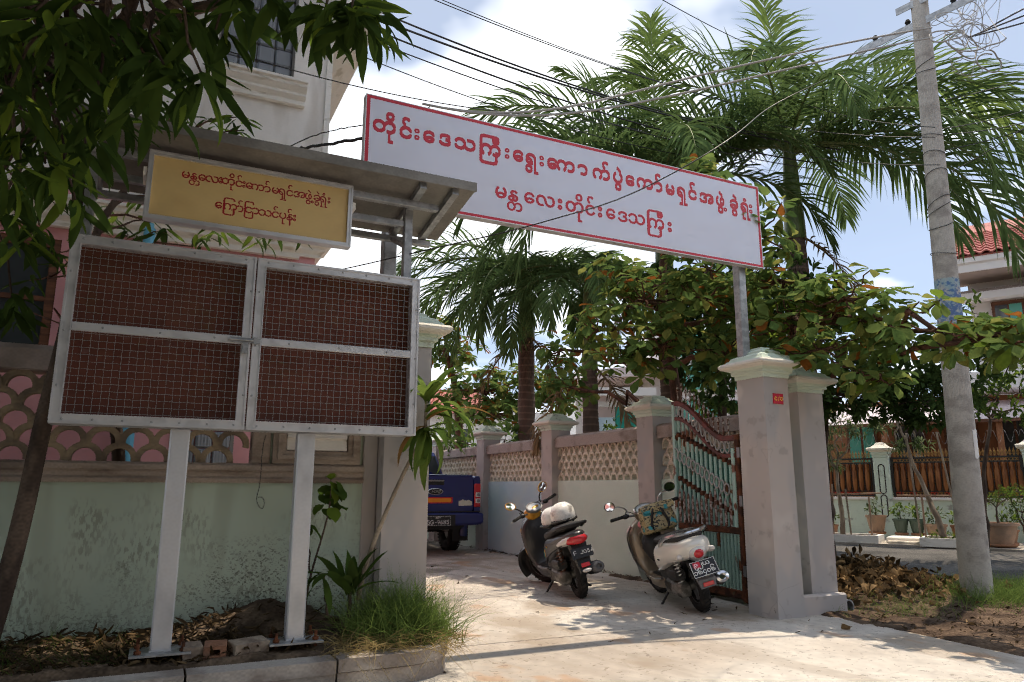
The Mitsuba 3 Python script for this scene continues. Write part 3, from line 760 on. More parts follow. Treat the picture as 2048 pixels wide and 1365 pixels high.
GLYPHS = {
    'h1000': '40,145 40,320 45,323 55,380 90,440 130,480 180,510 225,525 247,525 250,530 345,530 348,525 375,525 445,495 504,440 565,495 635,525 662,525 665,530 765,530 768,525 790,525 793,520 825,515 880,485 925,440 926,432 945,410 965,360 965,338 970,335 970,140 965,137 960,100 930,40 880,-10 805,-45 778,-45 775,-50 670,-50 667,-45 640,-45 595,-30 595,75 620,120 655,120 673,110 700,110 704,105 768,115 824,151 860,207 865,252 844,303 813,339 752,370 709,375 705,370 662,365 611,334 561,278 555,266 555,130 550,127 545,85 510,15 445,-50 415,-50 414,-42 375,5 375,100 425,152 450,213 450,242 445,245 445,263 414,318 363,360 332,370 310,370 306,375 247,365 196,334 171,303 155,273 145,241 145,218 150,215 155,182 181,136 220,100 220,0 201,-16 200,-25 181,-42 180,-50 150,-50 95,5 55,80 55,97 45,115 45,142',
    'h1001': '40,105 40,215 125,266 95,270 45,295 45,395 75,445 135,495 165,510 212,520 215,525 237,525 240,530 345,530 348,525 375,525 455,495 482,471 490,470 530,425 535,407 550,390 565,345 565,314 570,310 570,170 565,167 565,140 560,137 555,105 530,55 470,-5 452,-10 425,-30 378,-40 375,-45 348,-45 345,-50 245,-50 242,-45 195,-40 130,-10 119,4 110,5 60,60 / 130,270 137,265 170,280 212,285 215,290 340,290 343,285 365,285 368,280 415,270 445,255 453,245 460,249 444,293 404,339 385,345 367,360 337,370 305,370 301,375 253,370 192,344 156,314 / 225,125 253,110 285,110 289,105 337,110 350,119 332,130 305,130 301,135 254,135',
    'h1004': '40,155 40,325 45,328 50,370 80,430 104,451 105,460 114,461 150,495 180,510 225,525 252,525 255,530 355,530 358,525 380,525 383,520 415,515 465,490 515,445 516,437 535,415 545,390 545,290 495,265 460,265 455,283 430,310 429,319 383,355 342,370 299,375 295,370 268,370 237,360 196,334 160,288 145,247 160,197 206,141 252,115 295,110 299,105 342,110 408,141 439,172 460,215 490,215 540,190 545,185 545,85 515,35 480,0 447,-16 440,-25 380,-45 358,-45 355,-50 255,-50 252,-45 225,-45 222,-40 175,-30 125,0 85,40 55,95 45,152',
    'h1010': '40,155 40,325 45,328 55,385 75,425 125,480 185,515 217,520 220,525 242,525 245,530 345,530 348,525 390,520 460,485 502,444 555,490 635,525 662,525 665,530 765,530 768,525 790,525 793,520 825,515 885,480 925,440 926,432 945,410 965,360 965,338 970,335 970,140 960,117 960,100 925,35 880,-10 805,-45 778,-45 775,-50 670,-50 667,-45 640,-45 595,-30 595,75 620,120 655,120 673,110 700,110 704,105 768,115 824,151 860,207 865,251 849,293 799,349 752,370 709,375 705,370 683,370 652,360 635,345 616,339 566,289 565,280 555,271 555,145 550,142 550,120 540,90 525,60 465,-5 420,-30 375,-45 348,-45 345,-50 245,-50 242,-45 215,-45 185,-35 145,-15 75,55 55,95 45,152 / 145,233 160,192 201,141 247,115 301,105 305,110 352,115 384,131 424,172 445,212 450,241 430,298 389,344 332,370 289,375 222,355 176,314 145,247',
    'h1012': '35,175 90,205 120,205 136,171 177,136 223,115 275,110 279,105 377,115 413,130 425,143 408,159 382,170 310,175 310,330 337,330 340,335 362,335 393,345 395,358 382,365 279,375 275,370 239,370 215,360 198,360 165,338 165,285 147,280 120,260 85,260 80,265 65,290 65,440 75,460 115,495 145,510 175,520 197,520 200,525 231,525 235,530 360,530 363,525 400,525 403,520 440,515 495,485 515,460 525,440 525,285 514,262 530,245 545,210 545,60 530,25 495,-10 440,-35 398,-40 395,-45 358,-45 355,-50 230,-50 227,-45 200,-45 197,-40 180,-40 135,-25 103,-1 95,0 45,55 35,75',
    'h1015': '40,345 45,348 45,370 50,373 60,420 100,490 145,535 180,535 220,485 220,390 176,343 155,303 145,266 145,243 155,212 181,166 212,136 252,115 295,110 299,105 358,115 389,131 434,176 460,233 460,277 440,328 380,390 380,485 420,535 455,535 500,495 501,487 525,460 550,410 560,363 565,360 565,329 570,325 570,180 565,177 560,125 545,98 545,85 536,78 520,45 475,0 400,-40 358,-45 355,-50 255,-50 252,-45 195,-35 155,-15 100,30 99,38 75,65 50,120 45,162 40,165',
    'h1016': '40,165 40,345 45,348 50,390 80,460 89,467 100,490 145,535 180,535 220,485 220,390 175,343 150,287 145,243 181,166 222,131 268,110 310,108 300,125 295,167 290,170 290,355 295,358 305,415 340,475 405,535 445,535 510,475 511,467 530,445 560,375 565,318 570,315 570,190 565,186 565,150 560,147 550,100 530,60 475,0 467,-1 445,-20 412,-30 400,-40 353,-45 350,-50 255,-50 252,-45 225,-45 195,-35 140,-5 100,30 55,105 45,162 / 390,250 390,233 400,220 405,197 426,171 433,170 445,195 455,202 455,215 470,243 470,261 450,313 427,340 411,329 390,293 390,275 385,271 385,253',
    'h1019': '40,165 40,345 45,348 50,390 85,470 150,540 180,540 181,531 220,490 220,390 175,343 150,287 150,270 145,266 148,255 195,285 242,295 245,300 360,300 363,295 410,285 440,270 447,260 458,260 460,277 439,328 415,355 414,364 380,390 380,485 425,540 450,540 500,495 501,487 525,460 550,410 560,363 565,360 565,328 570,325 570,180 565,176 565,145 545,85 536,78 520,45 475,0 467,-1 445,-20 412,-30 400,-40 358,-45 355,-50 255,-50 252,-45 195,-35 120,10 85,50 55,105 45,162 / 240,125 268,110 311,105 315,110 358,115 370,126 347,140 289,145 285,140 247,135',
    'h101b': '40,155 40,325 45,328 45,355 75,425 130,485 215,525 242,525 245,530 345,530 348,525 370,525 415,510 450,490 466,471 485,460 486,452 505,435 525,400 525,387 540,360 540,338 545,335 545,-312 660,-315 660,-465 450,-465 450,201 445,205 445,242 435,273 404,324 358,360 327,370 305,370 301,375 243,365 205,341 212,330 240,325 315,280 360,225 380,185 390,133 395,130 395,94 400,90 400,-35 338,-45 335,-50 240,-50 237,-45 195,-40 183,-30 160,-25 153,-16 135,-10 75,55 55,95 45,125 45,152 / 170,174 196,141 220,130 227,121 258,110 270,112 269,119 218,164 182,180 172,180',
    'h101e': '35,90 35,185 95,215 120,215 146,166 197,126 269,105 312,110 358,131 404,171 410,190 425,208 435,247 409,303 368,344 312,370 269,375 265,370 238,370 197,355 136,299 120,265 90,265 35,295 35,390 50,420 74,447 75,455 94,466 110,485 180,520 222,525 225,530 325,530 328,525 355,525 358,520 390,515 460,475 510,415 535,355 535,328 540,325 540,207 591,151 600,150 627,125 668,110 716,105 720,110 747,110 788,126 839,172 860,207 870,242 865,245 860,278 834,319 813,339 768,365 699,375 695,370 668,370 635,355 610,355 585,405 585,510 630,525 662,525 665,530 770,530 773,525 800,525 845,510 877,486 885,485 930,440 965,370 970,328 975,325 975,160 970,157 970,130 960,100 930,45 885,0 805,-40 758,-45 755,-50 655,-50 652,-45 625,-45 622,-40 590,-35 540,-10 487,36 450,0 375,-40 328,-45 325,-50 225,-50 222,-45 165,-35 110,-5 70,30',
    'h1021': '35,75 35,175 90,205 120,205 131,177 161,141 228,110 260,110 264,105 327,110 330,115 363,120 390,138 389,149 368,165 335,170 331,175 290,175 290,330 337,335 363,345 365,358 353,365 295,370 291,375 208,365 165,338 165,285 147,280 120,260 85,260 75,270 65,290 65,440 75,460 110,495 150,515 182,520 185,525 217,525 220,530 340,530 343,525 370,525 373,520 420,510 466,480 475,490 515,510 562,520 565,525 592,525 595,530 700,530 703,525 730,525 790,505 797,496 830,480 875,435 905,385 915,338 920,335 920,145 915,142 915,120 890,60 866,33 865,25 825,-10 780,-35 723,-45 720,-50 625,-50 622,-45 565,-35 565,125 570,128 570,150 585,195 615,250 665,300 720,330 750,338 744,349 723,360 690,365 687,370 660,370 656,375 598,370 552,355 495,313 484,262 510,210 510,60 490,15 470,-5 425,-30 395,-40 373,-40 370,-45 338,-45 335,-50 215,-50 212,-45 165,-40 110,-15 99,-1 90,0 60,30 / 690,115 702,110 743,126 779,156 780,165 790,172 789,183 767,180 737,164 696,129',
    'h102c': '-155,310 -155,410 -150,420 -120,450 -112,451 -95,470 -87,471 -75,485 -57,491 -50,500 0,520 47,525 50,530 150,530 153,525 180,525 225,510 285,475 320,440 360,370 360,353 370,330 370,150 365,147 365,125 355,95 325,40 275,-10 230,-35 200,-45 178,-45 175,-50 70,-50 67,-45 40,-45 10,-35 0,-30 0,75 20,115 25,120 60,120 78,110 126,105 130,110 152,110 183,121 190,130 214,141 240,172 265,233 260,263 239,304 199,344 157,365 115,370 111,375 43,365 30,355 -3,345 -10,335 -34,324 -50,305 -59,304 -84,279 -85,270 -115,270',
    'h102d': '-450,670 -450,785 -445,789 -445,820 -420,875 -380,915 -315,940 -230,940 -227,935 -195,930 -160,910 -120,865 -100,810 -100,640 -125,580 -175,535 -235,515 -315,515 -318,520 -340,520 -380,540 -420,580 -435,605 -445,635 -445,667 / -345,730 -345,713 -335,705 -334,696 -318,680 -281,665 -263,665 -237,676 -200,719 -200,732 -211,754 -237,779 -264,790 -282,790 -318,774 -334,758',
    'h102e': '-450,670 -450,785 -445,789 -445,820 -420,875 -380,915 -315,940 -230,940 -227,935 -195,930 -160,910 -120,865 -100,810 -100,640 -125,580 -175,535 -235,515 -315,515 -318,520 -340,520 -380,540 -420,580 -435,605 -445,635 -445,667',
    'h102f': '-340,0 -240,0 -240,-312 -130,-315 -130,-465 -340,-465',
    'h1031': '35,175 35,305 40,308 40,340 45,343 55,390 85,440 125,480 133,481 155,500 185,515 242,525 245,530 345,530 348,525 370,525 373,520 405,515 450,490 505,430 520,395 520,295 470,270 450,266 510,230 525,215 525,100 490,30 455,-5 447,-6 425,-25 402,-30 390,-40 348,-45 345,-50 245,-50 242,-45 200,-40 155,-20 148,-11 125,0 75,55 50,105 45,137 40,140 40,172 / 150,273 145,249 151,245 190,270 235,285 252,285 255,290 370,290 373,285 395,285 419,275 429,276 430,286 419,309 378,349 332,370 289,375 285,370 242,365 206,344 171,308 / 250,120 258,110 301,105 305,110 348,115 360,126 336,135 294,135',
    'h1032': '-365,770 -325,815 -295,815 -139,656 -125,650 -125,545 -149,524 -160,505 -195,505 -365,675',
    'h1036': '-400,625 -400,695 -395,710 -385,730 -365,750 -345,760 -328,760 -325,765 -255,765 -205,740 -190,720 -185,688 -180,685 -185,615 -195,595 -220,570 -240,560 -255,555 -330,555 -345,560 -365,570 -385,590 / -325,648 -308,631 -288,625 -261,641 -255,667 -267,684 -297,695 -325,673',
    'h1037': '-400,-230 -400,-160 -395,-145 -385,-125 -365,-105 -345,-95 -328,-95 -325,-90 -255,-90 -220,-105 -190,-135 -185,-167 -180,-170 -185,-240 -195,-260 -220,-285 -240,-295 -255,-300 -330,-300 -345,-295 -365,-285 -385,-265 / -325,-207 -308,-224 -288,-230 -261,-214 -255,-188 -267,-171 -297,-160 -325,-182',
    'h1038': '45,65 45,115 50,118 55,150 75,175 100,190 117,190 120,195 190,195 220,185 250,160 265,125 265,60 250,20 220,-5 190,-15 120,-15 90,-5 55,30 50,62 / 120,83 137,61 162,55 190,77 190,102 173,119 153,125 126,108 120,96 ; 45,365 45,410 60,455 90,480 120,490 190,490 193,485 210,485 250,455 265,420 265,355 250,320 220,295 190,285 120,285 80,300 60,320 / 120,378 137,360 162,355 189,377 190,397 162,420 138,415 120,392',
    'h103a': '-445,825 -425,875 -395,910 -350,935 -318,940 -315,945 -235,945 -232,940 -195,935 -165,920 -125,875 -125,780 -170,745 -200,745 -201,754 -226,779 -264,795 -298,790 -335,763 -345,742 -345,722 -334,701 -285,655 -285,560 -320,520 -350,520 -375,535 -410,570 -440,625 -440,642 -445,645',
    'h103c': '70,775 75,778 80,835 105,885 150,925 190,940 217,940 220,945 605,945 608,940 650,935 695,910 715,890 740,845 740,828 750,805 750,635 650,635 650,711 640,743 603,779 570,785 566,790 258,790 211,774 191,753 175,716 175,-236 180,-253 191,-274 212,-294 259,-310 566,-310 570,-305 603,-300 610,-290 619,-289 640,-263 650,-231 650,180 750,180 750,-325 745,-328 740,-365 715,-410 695,-430 650,-455 608,-460 605,-465 220,-465 217,-460 190,-460 160,-450 135,-435 105,-405 85,-370 80,-338 75,-335 75,-298 70,-295',
    'h103d': '-470,-270 -470,-155 -465,-152 -465,-120 -455,-90 -440,-65 -426,-53 -425,-45 -385,-15 -338,-5 -335,0 -250,0 -247,-5 -215,-10 -180,-30 -140,-75 -120,-130 -120,-300 -125,-303 -125,-320 -150,-365 -195,-405 -255,-425 -335,-425 -338,-420 -375,-415 -400,-400 -412,-386 -420,-385 -450,-345 -465,-305 -465,-274 / -370,-208 -354,-243 -338,-259 -302,-275 -284,-275 -257,-264 -226,-234 -220,-204 -257,-161 -283,-150 -301,-150 -338,-165 -354,-181',
    'h103e': '-445,-315 -331,-313 -330,0 -230,0 -230,-465 -445,-465',
    'bn2': '10,145 30,195 70,235 100,250 165,262 164,269 150,275 149,284 135,295 120,325 115,380 120,383 120,405 135,435 175,475 225,500 320,505 323,500 365,495 405,475 465,420 465,405 405,345 380,350 343,385 297,400 257,395 235,377 235,353 247,340 287,320 385,290 455,250 485,215 500,175 500,100 480,50 430,5 380,-15 340,-23 340,-30 220,-30 220,-27 130,-20 70,5 30,45 15,75 15,97 10,100 / 330,135 336,87 368,96 385,123 379,158 358,179 318,200 305,195 / 120,127 120,112 142,90 185,85 189,80 220,82 215,113 193,145 153,155 136,149',
    'b1000': '30,190 35,305 50,350 75,395 120,445 128,446 140,460 158,466 165,475 230,500 257,500 260,505 340,505 343,500 400,490 455,460 504,415 560,465 625,495 672,500 675,505 755,505 758,500 805,495 860,470 867,461 890,450 925,415 926,407 940,395 945,377 960,360 975,315 975,298 980,295 980,185 950,95 941,88 930,65 890,25 830,-10 773,-20 770,-25 645,-20 585,5 590,45 620,95 635,100 668,85 695,85 699,80 762,85 804,106 829,131 850,167 855,205 860,209 860,271 855,275 850,313 829,349 804,374 757,395 699,400 695,395 657,390 621,369 576,324 560,296 560,278 565,275 565,175 560,172 560,150 555,147 545,100 510,40 491,23 490,15 440,-25 420,-25 365,40 370,70 378,71 399,91 430,142 440,173 440,200 445,204 445,256 440,260 440,287 430,318 414,344 368,385 316,400 284,400 280,395 242,390 211,374 181,344 160,303 155,255 150,251 150,209 155,205 160,158 175,122 200,95 201,86 230,65 230,40 175,-25 155,-25 148,-16 140,-15 80,50 50,110 40,157 35,160 35,187',
    'b1004': '30,200 30,285 35,288 35,310 70,390 125,450 133,451 155,470 215,495 262,500 265,505 345,505 348,500 375,500 420,485 460,465 496,431 505,430 511,416 530,400 555,350 555,330 540,315 507,305 485,290 460,290 434,339 388,379 347,395 289,400 285,395 242,390 207,369 181,344 165,318 155,287 155,265 150,261 150,223 155,220 155,198 165,167 181,141 216,106 247,90 285,85 289,80 321,80 325,85 368,90 404,111 434,141 455,185 465,190 480,190 502,175 515,175 555,150 555,125 515,60 460,15 395,-15 348,-20 345,-25 265,-25 262,-20 210,-15 160,5 153,14 115,35 65,95 40,150 35,197',
    'b1010': '30,195 30,285 35,288 35,310 50,355 75,400 115,445 123,446 150,470 180,485 225,500 252,500 255,505 335,505 338,500 365,500 368,495 400,490 450,465 504,415 514,421 520,435 529,436 560,465 625,495 672,500 675,505 785,500 860,470 925,415 965,345 975,298 980,295 980,185 975,182 975,160 960,115 945,98 940,80 890,25 882,24 860,5 827,-5 815,-15 773,-20 770,-25 645,-20 590,0 580,15 610,85 620,95 645,95 648,90 690,85 694,80 762,85 804,106 829,131 850,167 855,200 860,204 860,271 845,323 809,369 757,395 735,395 731,400 673,395 660,385 637,379 581,334 580,325 560,302 560,288 565,285 565,185 560,182 550,130 535,100 526,93 515,70 475,30 467,29 445,10 385,-15 338,-20 335,-25 250,-25 247,-20 190,-10 150,10 123,34 115,35 65,95 40,150 35,192 / 155,215 155,193 170,152 212,106 252,85 275,85 278,80 342,85 394,111 430,157 440,188 440,215 445,219 440,287 414,343 378,380 342,395 315,395 311,400 253,395 211,374 170,328 155,287 155,260 150,256 150,219',
    'b1012': '25,115 25,140 35,150 95,180 125,175 136,147 172,111 233,85 265,85 269,80 362,85 418,105 435,128 435,163 413,184 367,200 315,200 305,205 300,220 300,290 305,300 310,305 372,310 385,320 398,321 420,342 419,369 387,390 325,395 321,400 269,400 265,395 208,390 182,380 170,368 180,325 170,315 122,295 115,285 95,280 75,295 60,320 55,335 55,395 75,435 110,465 150,485 202,495 205,500 236,500 240,505 350,505 353,500 390,500 393,495 415,495 445,485 485,465 520,430 535,395 535,325 520,295 480,258 530,220 550,185 550,168 555,165 555,100 530,50 490,15 430,-10 388,-15 385,-20 353,-20 350,-25 240,-25 236,-20 205,-20 202,-15 155,-5 105,20 55,65',
    'b1019': '30,210 30,300 35,303 35,330 40,333 50,380 75,430 99,457 100,465 155,515 175,515 195,495 196,486 230,450 230,425 191,389 165,343 155,312 155,280 150,276 152,235 163,235 170,245 200,260 230,270 252,270 255,275 350,275 353,270 375,270 405,260 454,236 455,296 440,348 414,389 384,419 375,420 370,430 375,455 425,515 445,515 452,506 460,505 520,445 560,370 570,340 575,288 580,285 580,225 575,222 570,170 540,100 531,93 520,70 465,20 420,-5 373,-15 370,-20 348,-20 345,-25 265,-25 262,-20 235,-20 232,-15 200,-10 150,15 85,75 84,83 65,105 35,180 35,207 / 196,133 232,95 263,85 285,85 288,80 321,80 383,100 415,131 398,145 352,165 279,170 217,150',
    'b101c': '30,195 30,285 35,288 40,330 85,415 140,465 190,490 222,495 225,500 252,500 255,505 360,500 445,460 500,405 516,372 525,365 535,332 545,320 545,307 555,295 555,278 580,202 606,152 646,106 688,85 710,85 714,80 767,85 799,101 834,136 860,198 860,287 829,354 813,369 778,390 740,395 736,400 704,400 700,395 662,390 650,380 630,380 620,390 590,455 590,470 600,480 635,495 682,500 685,505 775,505 778,500 820,495 832,485 865,475 920,430 921,422 940,405 946,387 955,380 975,330 980,273 985,270 985,210 980,207 975,155 935,75 900,35 892,34 865,10 825,-10 768,-20 765,-25 655,-20 610,-5 560,25 515,75 499,108 490,115 465,170 425,293 405,320 399,338 359,379 327,395 305,395 301,400 248,395 207,374 186,354 160,308 160,290 155,287 155,260 150,256 155,188 181,131 206,106 232,90 270,85 274,80 311,80 315,85 342,85 360,95 385,95 395,85 420,30 420,5 415,0 380,-15 333,-20 330,-25 240,-25 237,-20 195,-15 150,5 143,14 120,25 70,80 45,130 40,162 35,165 35,192',
    'b101e': '25,130 25,150 30,155 100,190 115,190 125,185 146,141 192,101 228,85 291,80 295,85 317,85 347,95 355,105 363,106 399,141 415,167 425,198 425,230 430,234 420,302 399,344 374,369 338,390 295,395 291,400 259,400 255,395 233,395 202,385 151,344 120,290 95,290 25,330 25,350 45,390 100,450 160,485 205,500 232,500 235,505 345,500 348,495 395,485 450,455 505,400 540,330 545,288 550,285 545,177 606,111 642,90 660,90 663,85 726,80 730,85 752,85 783,95 824,126 825,135 840,147 860,198 860,235 865,239 860,250 860,287 834,344 804,374 773,390 730,395 726,400 694,400 690,395 643,390 630,380 605,385 575,445 575,475 580,480 640,500 667,500 670,505 765,505 768,500 790,500 850,480 857,471 890,455 935,410 970,345 975,313 980,310 985,205 980,202 980,175 975,172 970,140 950,100 926,73 925,65 880,25 825,-5 778,-15 775,-20 665,-25 662,-20 615,-15 545,15 509,49 500,50 491,65 425,10 365,-15 318,-20 315,-25 205,-20 187,-10 170,-10 105,25 55,75',
    'b102d': '-460,710 -460,745 -455,748 -450,795 -420,850 -375,890 -345,905 -308,910 -305,915 -215,910 -150,875 -110,825 -90,770 -90,680 -115,620 -170,565 -200,550 -237,545 -240,540 -310,540 -313,545 -345,550 -390,575 -425,610 -431,628 -440,635 -455,675 -455,706 / -345,699 -340,682 -330,675 -329,666 -293,640 -258,640 -231,651 -215,667 -200,704 -200,747 -221,794 -259,815 -292,815 -314,804 -329,788 -345,757',
    'b102e': '-460,710 -460,745 -455,748 -450,795 -420,850 -375,890 -345,905 -308,910 -305,915 -215,910 -150,875 -110,825 -90,770 -90,680 -115,620 -170,565 -200,550 -237,545 -240,540 -310,540 -313,545 -345,550 -390,575 -425,610 -431,628 -440,635 -455,675 -455,706 / -340,764 -324,760 -300,770 -245,770 -213,760 -210,771 -226,799 -235,800 -242,810 -291,815 -313,804 -329,789 / -314,651 -292,640 -259,640 -232,650 -230,656 -253,670 -286,670 -314,659',
    'b102f': '-350,-35 -340,-25 -240,-25 -235,-30 -230,-40 -230,-337 -130,-340 -120,-350 -120,-430 -130,-440 -340,-440 -350,-430',
    'b1031': '25,220 25,260 30,263 35,320 70,395 135,460 180,485 225,500 335,505 338,500 365,500 410,485 460,455 495,420 530,355 530,330 525,325 445,290 430,300 414,338 383,374 337,395 279,400 275,395 237,390 202,369 171,333 160,313 155,280 150,276 153,225 163,225 195,245 240,260 262,260 265,265 360,265 363,260 390,260 393,255 425,250 485,220 540,175 530,125 485,50 420,0 407,0 365,-20 338,-20 335,-25 225,-20 180,-5 135,20 90,60 89,68 65,95 40,145 40,162 30,185 30,217 / 232,145 195,119 201,111 247,85 311,80 373,101 405,136 368,155 345,155 342,160 284,160',
    'b1038': '35,75 35,105 40,108 40,130 50,155 85,190 125,205 180,205 183,200 215,195 260,155 275,115 275,65 260,25 215,-15 183,-20 180,-25 125,-25 85,-10 50,25 40,50 40,72 / 130,78 143,65 168,65 185,82 185,98 168,115 142,115 130,102 ; 35,375 40,425 50,450 85,485 125,500 180,500 225,485 236,471 250,465 275,410 270,345 250,310 236,304 225,290 180,275 125,275 70,300 45,335 40,372 / 143,410 130,397 130,373 143,365 168,365 179,371 185,383 179,403 167,410',
    'b103a': '-455,685 -455,785 -445,815 -425,850 -385,890 -345,910 -308,915 -305,920 -215,915 -155,885 -115,840 -115,815 -175,770 -200,770 -201,779 -231,809 -258,820 -293,820 -329,793 -345,756 -340,693 -314,651 -275,620 -280,590 -309,564 -320,545 -350,545 -410,595 -411,604 -425,615',
    'b103c': '60,730 65,733 70,790 100,855 155,900 200,915 222,915 225,920 595,920 598,915 625,915 685,890 735,835 760,760 760,670 750,660 655,660 645,665 640,675 640,751 635,755 635,773 608,804 575,810 572,815 248,815 216,804 196,783 185,756 185,-276 190,-293 217,-324 249,-335 571,-335 609,-324 635,-293 635,-275 640,-271 640,140 650,155 755,155 760,150 760,-280 755,-283 755,-305 745,-335 730,-365 685,-410 655,-425 625,-435 598,-435 595,-440 225,-440 222,-435 200,-435 155,-420 148,-411 125,-400 90,-360 70,-310 65,-253 60,-250',
    'yn2': '25,160 40,190 70,220 105,240 137,245 140,250 200,252 199,259 175,270 145,300 144,308 135,315 130,352 125,355 130,400 145,430 180,465 215,485 247,490 250,495 320,495 323,490 345,490 375,480 382,471 400,465 450,420 450,405 400,355 358,390 297,410 252,405 231,394 225,382 225,348 241,331 297,305 355,290 420,260 475,210 490,175 490,100 465,50 445,30 437,29 425,15 405,5 360,-10 330,-13 330,-30 230,-30 230,-17 135,-10 75,15 40,50 20,100 / 290,195 310,160 320,113 325,110 326,76 347,75 374,86 389,102 395,119 395,152 384,174 323,210 310,210 267,230 260,225 / 110,132 110,108 122,90 183,70 230,72 225,118 198,155 172,165 153,165 121,154 / 203,245 210,248 207,255 200,250',
    'y1000': '40,190 40,275 45,278 45,300 50,303 55,335 90,395 140,445 148,446 170,465 203,475 215,485 257,490 260,495 335,495 338,490 365,490 395,480 455,445 504,395 560,450 645,490 755,495 758,490 800,485 870,450 925,395 926,387 950,355 950,342 965,315 965,293 970,290 970,185 965,182 960,145 930,85 855,15 825,0 795,-10 768,-10 765,-15 650,-10 647,-5 615,0 605,5 604,14 595,15 595,30 615,70 630,85 645,85 663,75 690,75 694,70 731,70 735,75 777,80 824,106 860,162 865,200 870,204 870,271 865,275 865,297 855,328 824,374 762,405 699,410 695,405 652,400 601,369 561,324 560,315 550,306 550,278 555,275 555,175 550,172 545,130 520,75 496,48 495,40 435,-15 425,-15 424,-6 415,-5 399,24 380,40 375,55 414,91 440,137 450,168 450,195 455,199 455,257 450,260 445,307 425,348 404,374 380,385 373,395 342,405 320,405 316,410 284,410 280,405 238,400 186,369 155,318 145,287 145,255 140,251 145,173 171,107 220,55 220,45 201,29 200,20 181,3 180,-5 171,-6 170,-15 160,-15 149,-1 140,0 85,65 55,125 55,142 45,160 45,187',
    'y1001': '40,150 40,170 85,205 135,230 180,245 197,245 200,250 222,250 225,255 330,255 333,250 355,250 358,245 405,235 452,205 465,207 465,287 445,338 413,374 347,405 274,410 270,405 243,405 212,395 161,364 131,323 130,315 121,313 120,305 105,305 45,340 60,380 110,435 118,436 145,460 205,485 247,490 250,495 335,495 338,490 385,485 445,460 472,436 480,435 515,400 516,392 530,380 536,362 545,355 565,300 565,269 570,265 565,185 560,182 555,150 530,100 460,30 385,-5 338,-10 335,-15 255,-15 252,-10 225,-10 222,-5 190,0 140,25 85,75 60,105 / 150,135 161,116 170,115 182,100 243,75 275,75 279,70 347,75 388,90 425,119 424,129 388,150 342,165 315,165 311,170 218,165 215,160 167,150',
    'y1004': '40,200 40,280 45,283 45,305 60,350 75,367 80,385 145,450 190,475 235,490 345,495 348,490 405,480 475,440 515,400 545,345 545,335 536,334 535,325 485,300 470,300 469,308 460,310 455,328 430,355 429,364 393,389 352,405 289,410 285,405 258,405 207,384 195,370 181,364 155,323 145,292 145,265 140,261 140,223 145,220 145,193 155,162 196,106 242,80 285,75 289,70 321,70 325,75 352,75 383,85 418,106 439,126 470,180 480,180 530,155 545,140 530,100 470,35 437,19 430,10 417,10 390,-5 348,-10 345,-15 265,-15 262,-10 215,-5 165,15 158,24 135,35 85,85 55,140 45,197',
    'y1010': '40,200 40,280 45,283 55,340 75,380 135,445 143,446 165,465 195,480 252,490 255,495 335,495 338,490 395,480 450,450 502,399 565,455 645,490 755,495 758,490 800,485 855,460 925,395 926,387 950,355 950,342 965,315 965,293 970,290 970,185 965,182 965,165 950,120 926,88 925,80 855,15 825,0 795,-10 768,-10 765,-15 650,-10 647,-5 615,0 605,5 604,14 595,15 595,30 615,70 630,85 645,85 663,75 690,75 694,70 731,70 735,75 777,80 824,106 860,162 865,200 870,204 870,271 865,275 865,297 855,328 839,354 809,384 762,405 699,410 695,405 673,405 642,395 625,380 606,374 566,334 550,306 550,283 555,280 555,190 550,187 550,165 540,135 525,105 455,30 410,5 365,-10 255,-15 252,-10 225,-10 195,0 155,20 75,100 55,140 45,197 / 145,215 145,188 160,147 170,140 181,116 207,96 238,80 275,75 279,70 311,70 315,75 362,80 394,96 424,126 445,167 450,215 455,219 455,256 450,260 445,307 419,359 383,390 342,405 315,405 311,410 253,405 212,389 165,343 145,292 145,260 140,256 140,219',
    'y1014': '20,100 25,160 40,190 70,220 105,240 137,245 140,250 200,252 199,259 175,270 145,300 144,308 135,315 130,352 125,355 130,400 145,430 180,465 215,485 247,490 250,495 320,495 323,490 345,490 375,480 382,471 400,465 450,420 450,405 400,355 358,390 297,410 252,405 231,394 225,382 225,348 241,331 297,305 355,290 420,260 475,210 490,175 490,100 465,50 445,30 437,29 425,15 405,5 360,-10 330,-13 330,-420 321,-421 320,-430 240,-430 239,-421 230,-420 230,-17 135,-10 75,15 40,50 / 260,225 290,195 310,160 320,113 325,110 326,76 347,75 374,86 389,102 395,119 395,152 384,174 323,210 310,210 267,230 / 121,154 110,132 110,108 122,90 183,70 230,72 225,118 198,155 172,165 153,165 / 200,250 203,245 210,248 207,255',
    'y1015': '40,210 40,300 45,303 45,325 50,328 60,375 100,445 155,500 170,500 215,450 220,435 176,388 150,332 145,280 140,276 145,198 181,121 202,101 242,80 285,75 289,70 321,70 325,75 368,80 399,96 434,131 455,172 460,210 465,214 465,296 460,300 460,322 429,388 380,435 390,455 430,500 445,500 456,486 465,485 515,430 550,365 560,318 565,315 565,284 570,280 565,190 545,130 536,123 520,90 465,35 457,34 435,15 402,5 390,-5 348,-10 345,-15 265,-15 262,-10 240,-10 237,-5 205,0 150,30 100,75 99,83 75,110 55,150 45,207',
    'y1016': '40,210 40,300 45,303 45,325 50,328 60,375 100,445 155,500 170,500 215,450 220,435 176,388 150,332 145,280 140,276 145,198 181,121 197,106 242,80 285,75 289,70 321,70 325,75 350,77 350,88 320,125 315,148 300,170 295,212 290,215 290,310 295,313 300,355 320,400 329,407 340,430 415,500 435,500 510,430 550,360 560,313 565,310 565,274 570,270 565,195 560,192 550,145 530,105 465,35 415,5 370,-10 343,-10 340,-15 235,-10 150,30 100,75 99,83 75,110 55,150 45,207 / 380,239 385,235 385,208 400,162 416,136 433,125 445,150 455,157 455,170 470,198 475,286 460,338 427,385 411,374 390,337 385,290 380,286',
